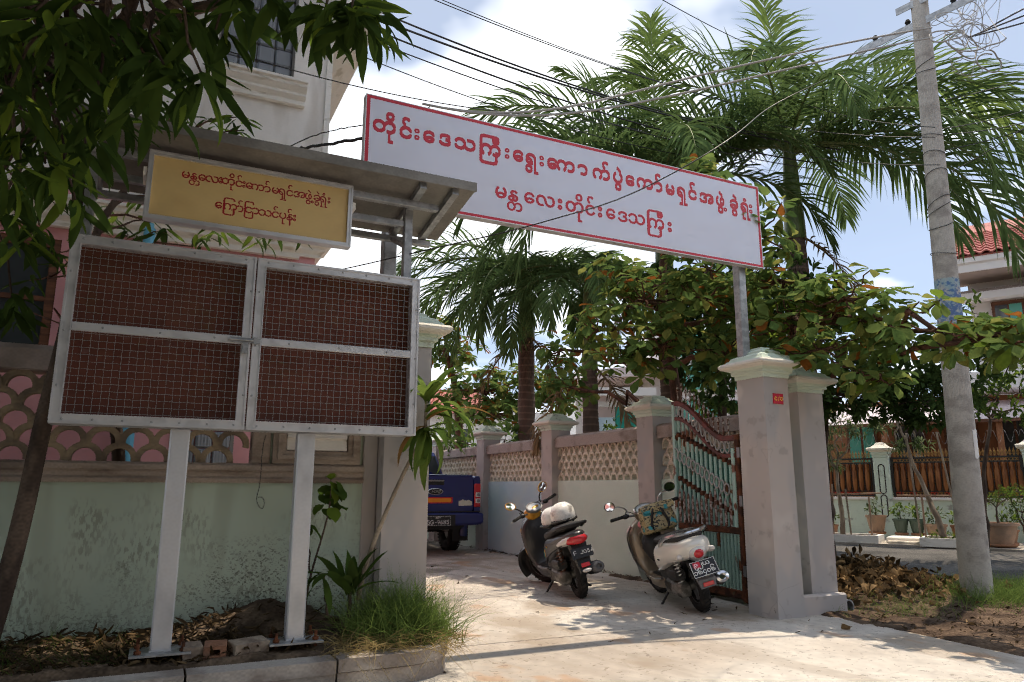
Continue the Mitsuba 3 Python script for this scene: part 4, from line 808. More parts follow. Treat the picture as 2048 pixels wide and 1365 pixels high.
    'y1019': '40,210 40,300 45,303 45,325 50,328 60,375 100,445 160,505 170,505 171,496 180,495 181,486 220,445 220,435 186,403 150,332 145,280 140,276 140,234 147,215 205,250 252,260 255,265 350,265 353,260 400,250 445,225 457,211 464,211 465,296 460,300 460,322 450,353 429,388 415,400 414,409 380,435 385,450 435,505 460,490 515,430 550,365 560,318 565,315 565,284 570,280 565,190 545,130 536,123 520,90 465,35 457,34 435,15 402,5 390,-5 348,-10 345,-15 265,-15 262,-10 240,-10 237,-5 205,0 150,30 105,70 104,79 75,110 55,150 45,207 / 176,134 202,101 242,80 285,75 289,70 321,70 325,75 367,80 398,95 410,110 419,111 430,131 413,149 357,175 279,180 212,160',
    'y101a': '40,205 40,290 45,293 45,320 50,323 55,355 95,430 160,495 170,495 171,486 180,485 181,476 215,440 220,425 186,393 150,327 145,275 140,271 145,198 150,195 155,162 170,145 176,126 202,101 253,75 316,70 320,75 342,75 373,85 414,116 445,172 450,210 455,214 455,286 450,290 445,332 414,389 375,425 375,435 394,451 395,460 414,477 415,485 424,486 425,495 440,490 457,471 465,470 505,425 545,345 545,328 555,305 555,268 560,265 555,190 550,186 555,162 606,106 625,100 642,85 673,75 695,75 698,70 731,70 735,75 778,80 824,106 830,120 845,132 865,178 865,200 870,204 870,281 865,285 860,318 834,363 793,395 762,405 740,405 737,410 699,410 630,390 595,450 595,465 604,466 605,475 650,490 677,490 680,495 765,495 768,490 795,490 855,465 886,436 895,435 940,380 965,320 970,258 975,255 965,165 930,90 855,20 815,0 758,-10 755,-15 675,-15 672,-10 645,-10 600,5 550,35 504,80 445,25 427,20 410,5 365,-10 260,-15 257,-10 215,-5 140,35 95,80 94,88 80,100 60,135 45,180 45,202',
    'y101b': '40,200 45,310 75,380 140,450 195,480 225,490 252,490 255,495 335,495 338,490 360,490 425,465 485,415 486,407 505,390 525,355 525,342 540,315 540,293 545,290 545,-347 650,-350 651,-359 660,-360 660,-420 651,-421 650,-430 460,-430 459,-421 450,-420 450,246 445,250 445,287 435,318 404,369 368,395 337,405 315,405 311,410 248,405 196,379 176,358 155,321 157,305 200,300 270,270 297,246 305,245 350,195 380,140 390,88 395,85 400,10 391,9 390,0 328,-10 325,-15 250,-15 247,-10 205,-5 193,5 170,10 163,19 145,25 85,85 55,140 45,170 45,197 / 140,219 145,215 145,183 155,152 186,106 210,95 217,85 248,75 304,71 295,117 275,158 244,189 177,220 144,225',
    'y101c': '40,195 40,280 45,283 45,305 50,308 55,340 85,395 155,460 195,480 225,490 252,490 255,495 330,495 333,490 375,485 445,445 480,410 481,402 495,390 511,357 520,350 550,275 550,258 570,197 596,147 631,101 683,75 710,75 714,70 767,75 803,91 834,116 860,162 865,195 870,198 870,287 844,354 814,384 783,400 745,405 741,410 704,410 700,405 658,400 640,390 625,405 605,445 605,465 614,466 615,475 655,490 682,490 685,495 770,495 773,490 800,490 850,470 857,461 880,450 925,405 926,397 945,375 965,325 970,273 975,270 975,210 970,207 965,160 950,133 950,120 941,113 925,80 860,20 820,0 790,-10 768,-10 765,-15 685,-15 682,-10 660,-10 657,-5 625,0 580,25 530,75 529,83 500,120 475,175 475,188 465,200 445,273 409,343 374,384 327,405 305,405 301,410 248,405 202,384 171,354 145,292 145,260 140,256 145,188 171,127 185,115 186,106 195,105 217,85 248,75 270,75 274,70 312,70 315,75 342,75 345,80 375,85 390,70 410,30 410,15 401,14 400,5 360,-10 333,-10 330,-15 240,-15 237,-10 215,-10 185,0 155,15 75,95 55,135 45,192',
    'y101e': '35,135 50,155 73,160 110,180 146,121 187,91 228,75 291,70 295,75 322,75 368,96 404,126 410,145 420,152 435,193 435,225 440,229 435,292 409,349 379,379 353,395 322,405 295,405 291,410 258,410 255,405 228,405 197,395 171,379 136,344 125,315 110,300 100,300 50,325 35,340 50,375 74,402 75,410 120,450 175,480 232,490 235,495 315,495 318,490 365,485 450,440 485,405 486,397 510,370 535,310 540,205 535,202 534,177 540,162 602,101 658,75 685,75 689,70 757,75 814,101 849,142 870,193 870,230 875,234 870,287 865,290 860,323 834,364 778,400 735,405 731,410 689,410 685,405 658,405 620,390 585,450 585,465 594,466 595,475 640,490 672,490 675,495 760,495 763,490 790,490 845,470 852,461 875,450 930,395 960,340 970,283 975,280 970,175 930,90 860,25 810,0 778,-5 775,-10 748,-10 745,-15 665,-15 662,-10 635,-10 632,-5 600,0 550,25 488,81 440,35 365,-5 318,-10 315,-15 235,-15 232,-10 210,-10 207,-5 175,0 100,45 55,95',
    'y1021': '35,120 35,130 50,145 100,170 110,170 141,116 167,95 218,75 296,70 300,75 336,75 340,80 373,85 399,101 410,122 410,167 389,194 342,210 300,210 299,219 290,220 290,285 299,286 300,295 363,305 390,322 400,361 394,378 383,390 362,400 305,405 301,410 218,405 215,400 197,400 161,379 160,344 165,330 156,329 155,320 137,315 110,295 95,295 75,315 65,335 65,395 75,415 120,460 195,490 226,490 230,495 330,495 333,490 360,490 363,485 410,475 462,439 525,475 572,485 575,490 602,490 605,495 690,495 693,490 740,485 767,470 780,470 787,461 820,445 875,390 905,340 915,293 920,290 920,190 915,187 915,165 880,90 835,40 827,39 800,15 770,0 713,-10 710,-15 635,-15 632,-10 575,0 574,9 565,10 570,105 585,150 615,205 690,275 760,305 805,313 795,343 769,374 733,395 700,400 697,405 624,410 620,405 588,405 532,385 496,358 485,310 445,270 426,263 431,251 465,235 490,210 510,165 510,105 490,60 460,30 415,5 385,-5 363,-5 360,-10 328,-10 325,-15 225,-15 222,-10 175,-5 120,20 109,34 100,35 60,75 / 665,100 660,97 660,72 681,70 685,75 712,75 743,85 765,105 774,106 800,142 800,155 810,167 819,229 757,215 706,184 675,143 675,130 665,117',
    'y102c': '-155,355 -150,375 -85,435 -77,436 -65,450 -47,456 -40,465 10,485 57,490 60,495 140,495 143,490 170,490 215,475 275,440 320,395 360,325 360,308 370,285 370,195 365,192 365,170 355,140 325,85 265,25 220,0 190,-10 168,-10 165,-15 80,-15 77,-10 50,-10 20,0 10,5 9,14 0,15 0,30 20,70 35,85 50,85 68,75 95,75 99,70 136,70 140,75 162,75 193,85 200,95 224,106 255,157 265,188 270,256 265,260 260,308 239,348 208,379 167,400 125,405 121,410 53,405 7,390 -43,359 -60,340 -69,339 -84,323 -85,315 -94,314 -95,305 -105,305',
    'y102d': '-450,715 -445,775 -420,830 -370,880 -305,905 -240,905 -237,900 -205,895 -170,875 -120,820 -100,765 -100,685 -125,625 -185,570 -245,550 -330,555 -370,575 -386,594 -395,595 -396,603 -405,605 -406,613 -420,625 -435,650 -445,680 -445,712 / -355,699 -345,667 -335,660 -334,652 -308,635 -254,630 -226,641 -206,662 -190,699 -190,747 -211,799 -227,814 -254,825 -292,825 -329,809 -355,757',
    'y102f': '-340,-45 -331,-44 -330,-35 -250,-35 -249,-44 -240,-45 -240,-347 -140,-350 -139,-359 -130,-360 -130,-420 -139,-421 -140,-430 -330,-430 -331,-421 -340,-420',
    'y1031': '35,220 40,295 65,365 74,372 85,395 135,445 210,485 252,490 255,495 335,495 338,490 395,480 440,455 495,400 520,350 520,340 511,339 510,330 460,305 445,305 444,314 435,315 419,353 388,384 342,405 279,410 275,405 232,400 197,379 171,354 150,318 145,285 140,281 142,205 163,210 170,220 200,235 245,250 262,250 265,255 360,255 363,250 420,240 470,215 525,170 520,130 490,75 445,30 380,-5 338,-10 335,-15 255,-15 252,-10 210,-5 165,15 158,24 135,35 75,100 45,165 40,217 / 180,125 181,116 201,96 232,80 270,75 274,70 311,70 315,75 342,75 378,91 409,116 416,138 408,150 347,170 284,170 280,165 258,165 227,155',
    'y1032': '-365,720 -345,750 -315,780 -305,780 -149,621 -140,620 -125,605 -125,590 -170,540 -185,540',
    'y1036': '-400,635 -400,685 -385,720 -355,750 -315,765 -265,765 -215,740 -190,710 -185,678 -180,675 -180,645 -195,605 -230,570 -265,555 -320,555 -355,570 -385,600 / -330,653 -325,637 -318,630 -306,625 -277,625 -255,642 -255,678 -278,695 -308,695 -325,683 -330,666',
    'y1037': '-400,-220 -400,-170 -385,-135 -355,-105 -315,-90 -265,-90 -230,-105 -190,-145 -185,-177 -180,-180 -180,-210 -195,-250 -230,-285 -265,-300 -320,-300 -355,-285 -385,-255 / -330,-202 -325,-218 -318,-225 -306,-230 -277,-230 -255,-213 -255,-177 -278,-160 -308,-160 -325,-172 -330,-189',
    'y1038': '45,75 50,125 65,155 100,185 130,195 180,195 210,185 250,150 265,115 265,70 250,30 210,-5 180,-15 130,-15 85,5 55,40 50,72 / 120,74 126,61 138,55 171,55 183,61 195,84 189,113 171,125 144,125 132,119 120,106 ; 45,375 50,425 60,445 100,480 130,490 180,490 210,480 250,445 265,410 265,365 250,330 210,295 180,285 130,285 90,300 60,330 / 120,369 139,355 171,355 183,361 195,384 189,408 171,420 127,414 120,401',
    'y103a': '-445,690 -445,780 -425,830 -385,875 -340,900 -308,905 -305,910 -220,905 -175,885 -125,830 -145,805 -153,804 -180,780 -190,780 -191,789 -200,790 -201,798 -217,814 -253,830 -292,830 -334,809 -355,762 -355,708 -334,657 -285,610 -330,555 -340,555 -365,570 -410,615 -440,670 -440,687',
    'y103c': '70,730 75,733 80,790 105,840 160,890 200,905 227,905 230,910 595,910 598,905 640,900 670,885 725,830 740,800 745,763 750,760 750,680 741,679 740,670 660,670 659,679 650,680 650,756 640,788 613,815 580,820 577,825 248,825 201,809 190,798 175,761 175,-281 180,-298 202,-329 249,-345 576,-345 580,-340 613,-335 620,-325 629,-324 650,-276 650,135 659,136 660,145 740,145 741,136 750,135 750,-280 745,-283 740,-320 725,-350 670,-405 640,-420 598,-425 595,-430 230,-430 227,-425 200,-425 160,-410 95,-345 80,-310 75,-253 70,-250',
    'y103d': '-470,-225 -465,-165 -455,-135 -440,-110 -426,-98 -425,-90 -375,-50 -328,-40 -325,-35 -260,-35 -257,-40 -225,-45 -190,-65 -140,-120 -120,-175 -120,-255 -125,-258 -125,-275 -150,-320 -205,-370 -265,-390 -350,-385 -375,-375 -402,-351 -410,-350 -455,-290 -465,-260 -465,-228 / -375,-246 -370,-263 -354,-289 -328,-305 -274,-310 -247,-299 -226,-278 -210,-241 -210,-188 -226,-147 -247,-126 -274,-115 -312,-115 -348,-131 -365,-152 -375,-183',
    'y103e': '-445,-360 -436,-359 -435,-350 -331,-348 -330,-45 -321,-44 -320,-35 -240,-35 -239,-44 -230,-45 -230,-420 -239,-421 -240,-430 -435,-430 -436,-421 -445,-420',
    'y1040': '40,200 40,280 45,283 55,340 75,380 140,450 225,490 335,495 338,490 380,485 392,475 425,465 456,436 465,435 505,390 540,315 540,293 545,290 545,190 520,115 511,108 505,90 445,30 360,-10 250,-15 247,-10 205,-5 145,25 75,100 55,140 45,170 45,197 / 145,215 150,168 165,137 212,91 248,75 275,75 279,70 311,70 315,75 353,80 384,96 414,126 440,183 445,271 440,275 440,297 430,328 404,369 368,395 337,405 315,405 311,410 279,410 275,405 232,400 201,384 176,359 155,323 145,292 145,260 140,256 140,219',
    'y1041': '40,130 40,140 55,155 105,180 115,180 146,127 177,96 223,75 286,70 290,75 312,75 343,85 365,105 373,106 405,153 415,183 415,210 420,214 415,297 405,328 380,360 379,368 343,395 312,405 290,405 286,410 254,410 250,405 207,400 171,379 146,354 115,300 100,300 40,335 45,360 60,377 65,395 120,450 153,466 160,475 205,490 227,490 230,495 305,495 308,490 355,485 367,475 400,465 427,441 435,440 490,375 505,345 515,293 520,290 520,195 515,192 515,170 475,85 420,30 412,29 390,10 335,-10 308,-10 305,-15 230,-15 227,-10 185,-5 120,30 65,85',
    'y1042': '30,-225 30,-175 39,-174 40,-165 115,-165 116,-174 125,-175 130,-232 151,-278 176,-309 217,-335 255,-340 259,-345 312,-345 368,-325 399,-298 425,-252 430,-220 435,-217 435,-185 440,-181 440,480 449,481 450,490 525,490 526,481 535,480 535,-200 530,-203 530,-230 525,-233 515,-280 480,-340 420,-395 350,-425 323,-425 320,-430 215,-425 130,-385 75,-330 74,-322 50,-290 35,-245 35,-228',
    'y1044': '40,200 40,285 45,288 45,310 60,355 75,372 80,390 145,455 163,460 180,475 225,490 330,495 333,490 355,490 400,475 432,451 440,450 495,395 520,350 520,335 511,334 510,325 460,300 445,300 414,354 373,389 337,405 274,410 270,405 232,400 201,384 171,353 150,313 145,265 140,261 140,224 145,220 150,168 171,126 201,96 232,80 270,75 274,70 306,70 310,75 353,80 384,96 419,131 435,170 444,171 445,180 455,180 505,155 520,140 520,130 510,123 390,-115 381,-122 350,-190 340,-197 265,-350 255,-357 230,-415 215,-430 130,-430 129,-421 120,-420 120,-410 140,-370 150,-363 180,-295 190,-288 220,-220 230,-213 260,-145 269,-138 285,-100 294,-93 305,-65 314,-58 320,-40 340,-13 255,-15 252,-10 225,-10 155,20 75,100 55,140 45,197',
    'y1046': '70,650 75,654 80,725 110,795 175,865 230,895 247,895 265,905 297,905 300,910 385,910 388,905 435,900 515,860 565,810 581,777 590,770 605,725 610,655 601,654 600,645 525,645 524,654 515,655 515,687 510,690 500,737 484,764 438,805 371,825 283,820 222,789 206,773 185,738 175,707 175,685 170,681 170,214 195,137 221,106 267,80 310,75 314,70 376,70 380,75 417,80 448,96 479,121 490,145 499,152 515,204 515,241 508,254 473,255 395,230 335,230 280,250 240,290 225,325 225,342 220,345 225,405 240,435 280,475 335,495 410,490 435,480 475,440 475,430 425,400 405,400 398,409 381,415 336,409 320,386 320,343 331,321 353,310 391,310 470,340 535,340 560,330 600,290 610,265 610,190 605,187 605,165 595,135 565,85 515,35 450,0 418,-5 415,-10 295,-15 292,-10 245,-5 190,20 115,90 80,170 75,232 70,235',
    'y1049': '70,245 75,248 80,310 120,395 175,450 245,485 292,490 295,495 385,495 388,490 435,485 462,470 475,470 507,446 515,445 570,390 595,345 605,298 610,295 610,220 600,195 560,155 535,145 465,145 407,165 359,170 332,159 320,143 315,108 325,82 337,70 381,65 410,80 425,80 475,50 470,30 425,-5 395,-15 335,-15 332,-10 300,-5 275,10 245,40 230,65 225,97 220,100 220,135 225,138 230,175 245,200 275,230 315,250 395,255 473,230 509,231 515,239 510,307 489,348 464,374 428,395 397,405 370,405 366,410 324,410 320,405 293,405 290,400 257,395 216,369 196,343 175,297 170,245 165,241 165,-171 170,-175 175,-232 195,-278 217,-304 273,-335 320,-340 324,-345 361,-345 365,-340 412,-335 459,-309 494,-268 515,-212 515,-175 524,-174 525,-165 600,-165 601,-174 610,-175 610,-225 605,-228 605,-250 595,-280 570,-325 515,-380 450,-415 418,-420 415,-425 295,-430 292,-425 245,-420 190,-395 120,-330 80,-245 75,-174 70,-170',
}
# (glyph, x, z, scale along x, scale along z), metres on the face of the sign
TEXTS = {
    'h': '1010 1.264 3.747 1.914 1.840 ; 102d 1.457 3.747 1.914 1.840 ; 102f 1.457 3.747 1.914 1.840 ; 1004 1.474 3.738 1.914 1.840 ; 103a 1.585 3.738 1.914 1.840 ; 1038 1.591 3.744 1.914 1.840 ; 1031 1.665 3.745 1.914 1.840 ; 1012 1.797 3.748 1.914 1.840 ; 101e 1.928 3.748 1.914 1.840 ; 1000 2.152 3.749 1.914 1.840 ; 102e 2.346 3.749 1.914 1.840 ; 103c 2.133 3.749 2.392 1.840 ; 1038 2.368 3.751 1.914 1.840 ; 1031 2.445 3.752 1.914 1.840 ; 101b 2.561 3.748 1.914 1.840 ; 103d 2.656 3.744 1.914 1.840 ; 1038 2.690 3.752 1.914 1.840 ; 1031 2.767 3.751 1.914 1.840 ; 1000 2.857 3.753 1.914 1.840 ; 102c 3.101 3.754 1.914 1.840 ; 1000 3.217 3.752 1.914 1.840 ; 103a 3.410 3.752 1.914 1.840 ; 1015 3.429 3.753 1.914 1.840 ; 103d 3.545 3.753 1.914 1.840 ; 1032 3.545 3.753 1.914 1.840 ; 1031 3.563 3.752 1.914 1.840 ; 1000 3.682 3.755 1.914 1.840 ; 102c 3.903 3.752 1.914 1.840 ; 103a 3.981 3.752 1.914 1.840 ; 1019 4.005 3.749 1.914 1.840 ; 101b 4.132 3.752 1.914 1.840 ; 103e 4.251 3.752 1.914 1.840 ; 1004 4.267 3.749 1.914 1.840 ; 103a 4.379 3.749 1.914 1.840 ; 1021 4.399 3.745 1.914 1.840 ; 1016 4.598 3.745 1.914 1.840 ; 103d 4.714 3.745 1.914 1.840 ; 1032 4.714 3.745 1.914 1.840 ; 1037 4.772 3.753 1.914 1.840 ; 1001 4.771 3.746 1.914 1.840 ; 103d 4.888 3.746 1.914 1.840 ; 1032 4.888 3.746 1.914 1.840 ; 101b 4.904 3.739 1.914 1.840 ; 1036 5.023 3.739 1.914 1.840 ; 102f 4.996 3.739 1.914 1.840 ; 1038 5.011 3.738 1.914 1.840',
    'b': '1019 2.287 3.398 1.880 1.880 ; n2 2.406 3.391 1.880 1.880 ; 1010 2.394 3.308 1.466 1.504 ; 1031 2.550 3.400 1.880 1.880 ; 101c 2.659 3.399 1.880 1.880 ; 1038 2.864 3.398 1.880 1.880 ; 1010 2.942 3.398 1.880 1.880 ; 102d 3.132 3.398 1.880 1.880 ; 102f 3.132 3.398 1.880 1.880 ; 1004 3.137 3.397 1.880 1.880 ; 103a 3.247 3.397 1.880 1.880 ; 1038 3.262 3.398 1.880 1.880 ; 1031 3.349 3.400 1.880 1.880 ; 1012 3.472 3.396 1.880 1.880 ; 101e 3.582 3.397 1.880 1.880 ; 1000 3.794 3.390 1.880 1.880 ; 102e 3.984 3.390 1.880 1.880 ; 103c 3.775 3.390 2.294 1.880 ; 1038 4.011 3.385 1.880 1.880',
    'y': '1019 0.003 2.869 0.810 0.810 ; n2 0.050 2.868 0.810 0.810 ; 1010 0.044 2.833 0.632 0.648 ; 1031 0.092 2.869 0.810 0.810 ; 101c 0.129 2.869 0.810 0.810 ; 1038 0.204 2.872 0.810 0.810 ; 1010 0.219 2.873 0.810 0.810 ; 102d 0.301 2.873 0.810 0.810 ; 102f 0.301 2.873 0.810 0.810 ; 1004 0.297 2.870 0.810 0.810 ; 103a 0.345 2.870 0.810 0.810 ; 1038 0.337 2.871 0.810 0.810 ; 1031 0.357 2.869 0.810 0.810 ; 1000 0.388 2.868 0.810 0.810 ; 102c 0.474 2.866 0.810 0.810 ; 103a 0.507 2.866 0.810 0.810 ; 1019 0.508 2.867 0.810 0.810 ; 101b 0.547 2.866 0.810 0.810 ; 103e 0.598 2.866 0.810 0.810 ; 1004 0.594 2.866 0.810 0.810 ; 103a 0.642 2.866 0.810 0.810 ; 1021 0.638 2.867 0.810 0.810 ; 1016 0.707 2.865 0.810 0.810 ; 103d 0.756 2.865 0.810 0.810 ; 1032 0.756 2.865 0.810 0.810 ; 1037 0.781 2.869 0.810 0.810 ; 1001 0.760 2.865 0.810 0.810 ; 103d 0.809 2.865 0.810 0.810 ; 1032 0.809 2.865 0.810 0.810 ; 101b 0.798 2.863 0.810 0.810 ; 1036 0.849 2.863 0.810 0.810 ; 102f 0.837 2.863 0.810 0.810 ; 1038 0.847 2.863 0.810 0.810 ; 1031 0.196 2.716 0.810 0.810 ; 1000 0.243 2.716 0.810 0.810 ; 103c 0.235 2.716 0.988 0.810 ; 102c 0.328 2.713 0.810 0.810 ; 103a 0.361 2.713 0.810 0.810 ; 1004 0.363 2.715 0.810 0.810 ; 103c 0.356 2.715 0.794 0.810 ; 102c 0.418 2.715 0.810 0.810 ; 101e 0.442 2.712 0.810 0.810 ; 1004 0.518 2.712 0.810 0.810 ; 103a 0.565 2.712 0.810 0.810 ; 1015 0.561 2.712 0.810 0.810 ; 102f 0.610 2.712 0.810 0.810 ; 1014 0.607 2.710 0.810 0.810 ; 103a 0.649 2.710 0.810 0.810 ; 1038 0.644 2.710 0.810 0.810',
}

# ------------------------------------------------------------------ lettering


def glyph(name):
    polys = []
    for p in GLYPHS[name].split(' ; '):
        r = [[tuple(int(c) / 10 for c in q.split(',')) for q in ring_.split(' ')] for ring_ in p.split(' / ')]
        polys.append(sg.Polygon(r[0], r[1:]).buffer(0))
    return polys


def solid(polys, depth):
    ps = [g for p in polys for g in getattr(p, 'geoms', [p]) if g.geom_type == 'Polygon' and not g.is_empty]
    return cat([trimesh.creation.extrude_polygon(g, depth, engine='earcut') for g in ps])


def put_text(style, y, m, parent, depth=0.002):
    """every character a part, standing 2 mm proud of the sign's face at y"""
    for it in TEXTS[style].split(' ; '):
        g, *q = it.split(' ')
        x, z, sx, sz = map(float, q)
        v, f = solid(glyph(style + g), depth)
        v = np.stack([x + v[:, 0] * sx / 1000, y - v[:, 2], z + v[:, 1] * sz / 1000], 1)
        put('letter', (v, f), m, parent)


# ------------------------------------------------------------------ the white sign over the gateway
SX0, SX1, SZ0, SZ1, SY = 1.217, 5.150, 3.198, 4.026, 5.02
ws = thing('gateway_sign', 'long white sign with red lettering and red border spanning the gateway', 'sign')
put('panel', box(SX0 + 0.002, SX1 - 0.002, SY, SY + 0.05, SZ0 + 0.002, SZ1 - 0.002), 'vinyl', ws)
put('tray', cat([box(SX0 - 0.006, SX0, SY - 0.004, SY + 0.07, SZ0 - 0.006, SZ1 + 0.006), box(SX1, SX1 + 0.006, SY - 0.004, SY + 0.07, SZ0 - 0.006, SZ1 + 0.006), box(SX0, SX1, SY - 0.004, SY + 0.07, SZ0 - 0.006, SZ0), box(SX0, SX1, SY - 0.004, SY + 0.07, SZ1, SZ1 + 0.006), box(SX0, SX1, SY + 0.052, SY + 0.068, SZ0 + 0.002, SZ1 - 0.002)]), 'aluminium', ws)
bd = 0.023
for a in (box(SX0, SX1, SY - 0.003, SY + 0.001, SZ1 - bd, SZ1), box(SX0, SX1, SY - 0.003, SY + 0.001, SZ0, SZ0 + bd), box(SX0, SX0 + bd * 1.2, SY - 0.003, SY + 0.001, SZ0 + bd, SZ1 - bd), box(SX1 - bd, SX1, SY - 0.003, SY + 0.001, SZ0 + bd, SZ1 - bd)):
    put('border', a, 'sign_red', ws)
put_text('h', SY - 0.0005, 'sign_red', ws)
put_text('b', SY - 0.0005, 'sign_red', ws)
put('post', bbox_(4.935, 5.025, SY + 0.10, SY + 0.19, 2.2, 4.0, 0.008), 'galv', ws)
put('post', bbox_(1.425, 1.525, SY + 0.10, SY + 0.20, 2.30, 4.0, 0.008), 'galv', ws)
for z in (3.4, 3.85):
    put('rear_rail', box(SX0 + 0.05, SX1 - 0.05, SY + 0.091, SY + 0.099, z - 0.02, z + 0.02), 'galv', ws)
for z in (3.4, 3.6, 3.85):
    put('bracket', box(4.92, 4.934, SY + 0.10, SY + 0.21, z - 0.03, z + 0.03), 'galv', ws)

# ------------------------------------------------------------------ notice board on two posts
nb = thing('notice_board', 'empty glazed notice board with wire mesh doors under a sheet metal canopy', 'notice board')
BX0, BX1, BZ0, BZ1, BY0, BY1 = -0.511, 1.507, 1.425, 2.470, 4.50, 4.66
BM = 0.468
for x in (0.13, 0.833):
    p = put('post', bbox_(x - 0.052, x + 0.052, 4.545, 4.64, 0.235, BZ0 - 0.002, 0.008), 'silver_paint', nb)
    q = put('base_plate', bbox_(x - 0.15, x + 0.15, 4.47, 4.715, 0.222, 0.2345, 0.002), 'galv', nb)
    for dx, dy in ((-0.11, 4.515), (0.11, 4.515), (-0.11, 4.68), (0.11, 4.68)):
        put('bolt', cat([tube([(x + dx, dy, 0.2), (x + dx, dy, 0.285)], 0.009, 8), xf(lathe([(0.0001, 0), (0.018, 0), (0.018, 0.016), (0.0001, 0.016)], 6), tra(x + dx, dy, 0.235))]), 'rust', q)
    put('weld', tube([(x - 0.055, 4.542, 0.237), (x + 0.055, 4.542, 0.237)], 0.006, 6), 'aluminium', p)
t = 0.022
put('case', cat([box(BX0, BX1, BY0 + 0.028, BY1, BZ1 - t, BZ1), box(BX0, BX1, BY0 + 0.028, BY1, BZ0, BZ0 + t), box(BX0, BX0 + t, BY0 + 0.028, BY1, BZ0 + t, BZ1 - t), box(BX1 - t, BX1, BY0 + 0.028, BY1, BZ0 + t, BZ1 - t), box(BX0, BX1, BY1, BY1 + 0.004, BZ0, BZ1)]), 'aluminium', nb)
put('inner_lining', cat([box(BX0 + t, BX1 - t, BY0 + 0.04, BY1 - 0.012, BZ1 - t - 0.006, BZ1 - t - 0.002), box(BX1 - t - 0.006, BX1 - t - 0.002, BY0 + 0.04, BY1 - 0.012, BZ0 + t, BZ1 - t - 0.01), box(BX0 + t + 0.002, BX0 + t + 0.006, BY0 + 0.04, BY1 - 0.012, BZ0 + t, BZ1 - t - 0.01)]), 'silver_paint', nb)
put('back_board', box(BX0 + t, BX1 - t, BY1 - 0.012, BY1 - 0.002, BZ0 + t, BZ1 - t), 'board_red', nb)
FW = 0.052
for side, (x0, x1) in enumerate(((BX0, BM - 0.004), (BM + 0.004, BX1))):
    d = put('door', picture_frame(x0, x1, BZ0, BZ1, BY0 + 0.024, [(0, FW, 0.024), (0.0, 0.012, 0.030), (FW - 0.006, FW, 0.030)]), 'aluminium', nb)
    zm = 1.952
    put('middle_rail', bbox_(x0 + FW, x1 - FW, BY0 - 0.006, BY0 + 0.016, zm - 0.024, zm + 0.024, 0.004), 'aluminium', d)
    wires = [box(x - 0.0010, x + 0.0010, BY0 + 0.0165, BY0 + 0.0195, BZ0 + FW - 0.01, BZ1 - FW + 0.01) for x in np.arange(x0 + FW + 0.02, x1 - FW, 0.0392)]
    wires += [box(x0 + FW - 0.01, x1 - FW + 0.01, BY0 + 0.0196, BY0 + 0.0224, z - 0.0010, z + 0.0010) for z in np.arange(BZ0 + FW + 0.012, BZ1 - FW, 0.0392)]
    put('wire_mesh', cat(wires), 'wire_metal', d, kind='stuff')
    put('clear_sheet', (np.array([[x0 + 0.01, BY0 + 0.032, BZ0 + 0.01], [x1 - 0.01, BY0 + 0.032, BZ0 + 0.01], [x1 - 0.01, BY0 + 0.032, BZ1 - 0.01], [x0 + 0.01, BY0 + 0.032, BZ1 - 0.01]]), np.array([[0, 1, 2], [0, 2, 3]])), 'pane', d)
    for k in range(7):
        for z in ((BZ0 + 0.024, BZ1 - 0.024, zm) if k % 2 else (BZ0 + 0.024, BZ1 - 0.024)):
            put('rivet', ball((x0 + 0.06 + (x1 - x0 - 0.12) * k / 6, BY0 - 0.008 if z == zm else BY0 - 0.002, z), (0.007, 0.005, 0.007), 4), 'galv', d)
    for z in (BZ0 + 0.2, BZ0 + 0.5, BZ0 + 0.83):
        for x in (x0 + 0.02, x1 - 0.02):
            put('rivet', ball((x, BY0 - 0.002, z), (0.007, 0.005, 0.007), 4), 'galv', d)
put('latch', cat([box(BM - 0.12, BM + 0.05, BY0 - 0.014, BY0 - 0.007, 1.935, 1.965), tube([(BM - 0.13, BY0 - 0.02, 1.95), (BM + 0.03, BY0 - 0.02, 1.95)], 0.006, 8), box(BM - 0.05, BM - 0.02, BY0 - 0.026, BY0 - 0.006, 1.87, 1.935), box(BM + 0.01, BM + 0.03, BY0 - 0.026, BY0 - 0.006, 1.93, 1.97)]), 'galv', nb)
# canopy
cn = put('canopy', sweep_x([(4.24, 3.070), (5.00, 2.945), (5.004, 2.970), (4.244, 3.096)], -0.60, 1.80), 'roof_sheet', nb)
put('front_lip', sweep_x([(4.235, 3.050), (4.250, 3.050), (4.262, 3.10), (4.235, 3.112)], -0.60, 1.80), 'roof_sheet', cn)
for x in (-0.455, 1.435):
    put('upright', bbox_(x - 0.028, x + 0.028, 4.56, 4.615, BZ1, 2.99, 0.004), 'galv', nb)
for x in (-0.455, 1.435, 1.66):
    put('rafter', bar((x, 4.27, 3.038), (x, 4.97, 2.923), 0.045, 0.045), 'galv', nb)
put('purlin', bbox_(-0.56, 1.60, 4.43, 4.475, 2.945, 2.99, 0.003), 'galv', nb)
put('purlin', bbox_(-0.56, 1.72, 4.92, 4.965, 2.86, 2.902, 0.003), 'galv', nb)
put('sign_rail', bbox_(-0.42, 1.405, 4.575, 4.615, 2.85, 2.895, 0.003), 'galv', nb)
for x in (1.435,):
    put('strut', bar((x, 4.60, 2.72), (x, 4.93, 2.875), 0.035, 0.035), 'galv', nb)

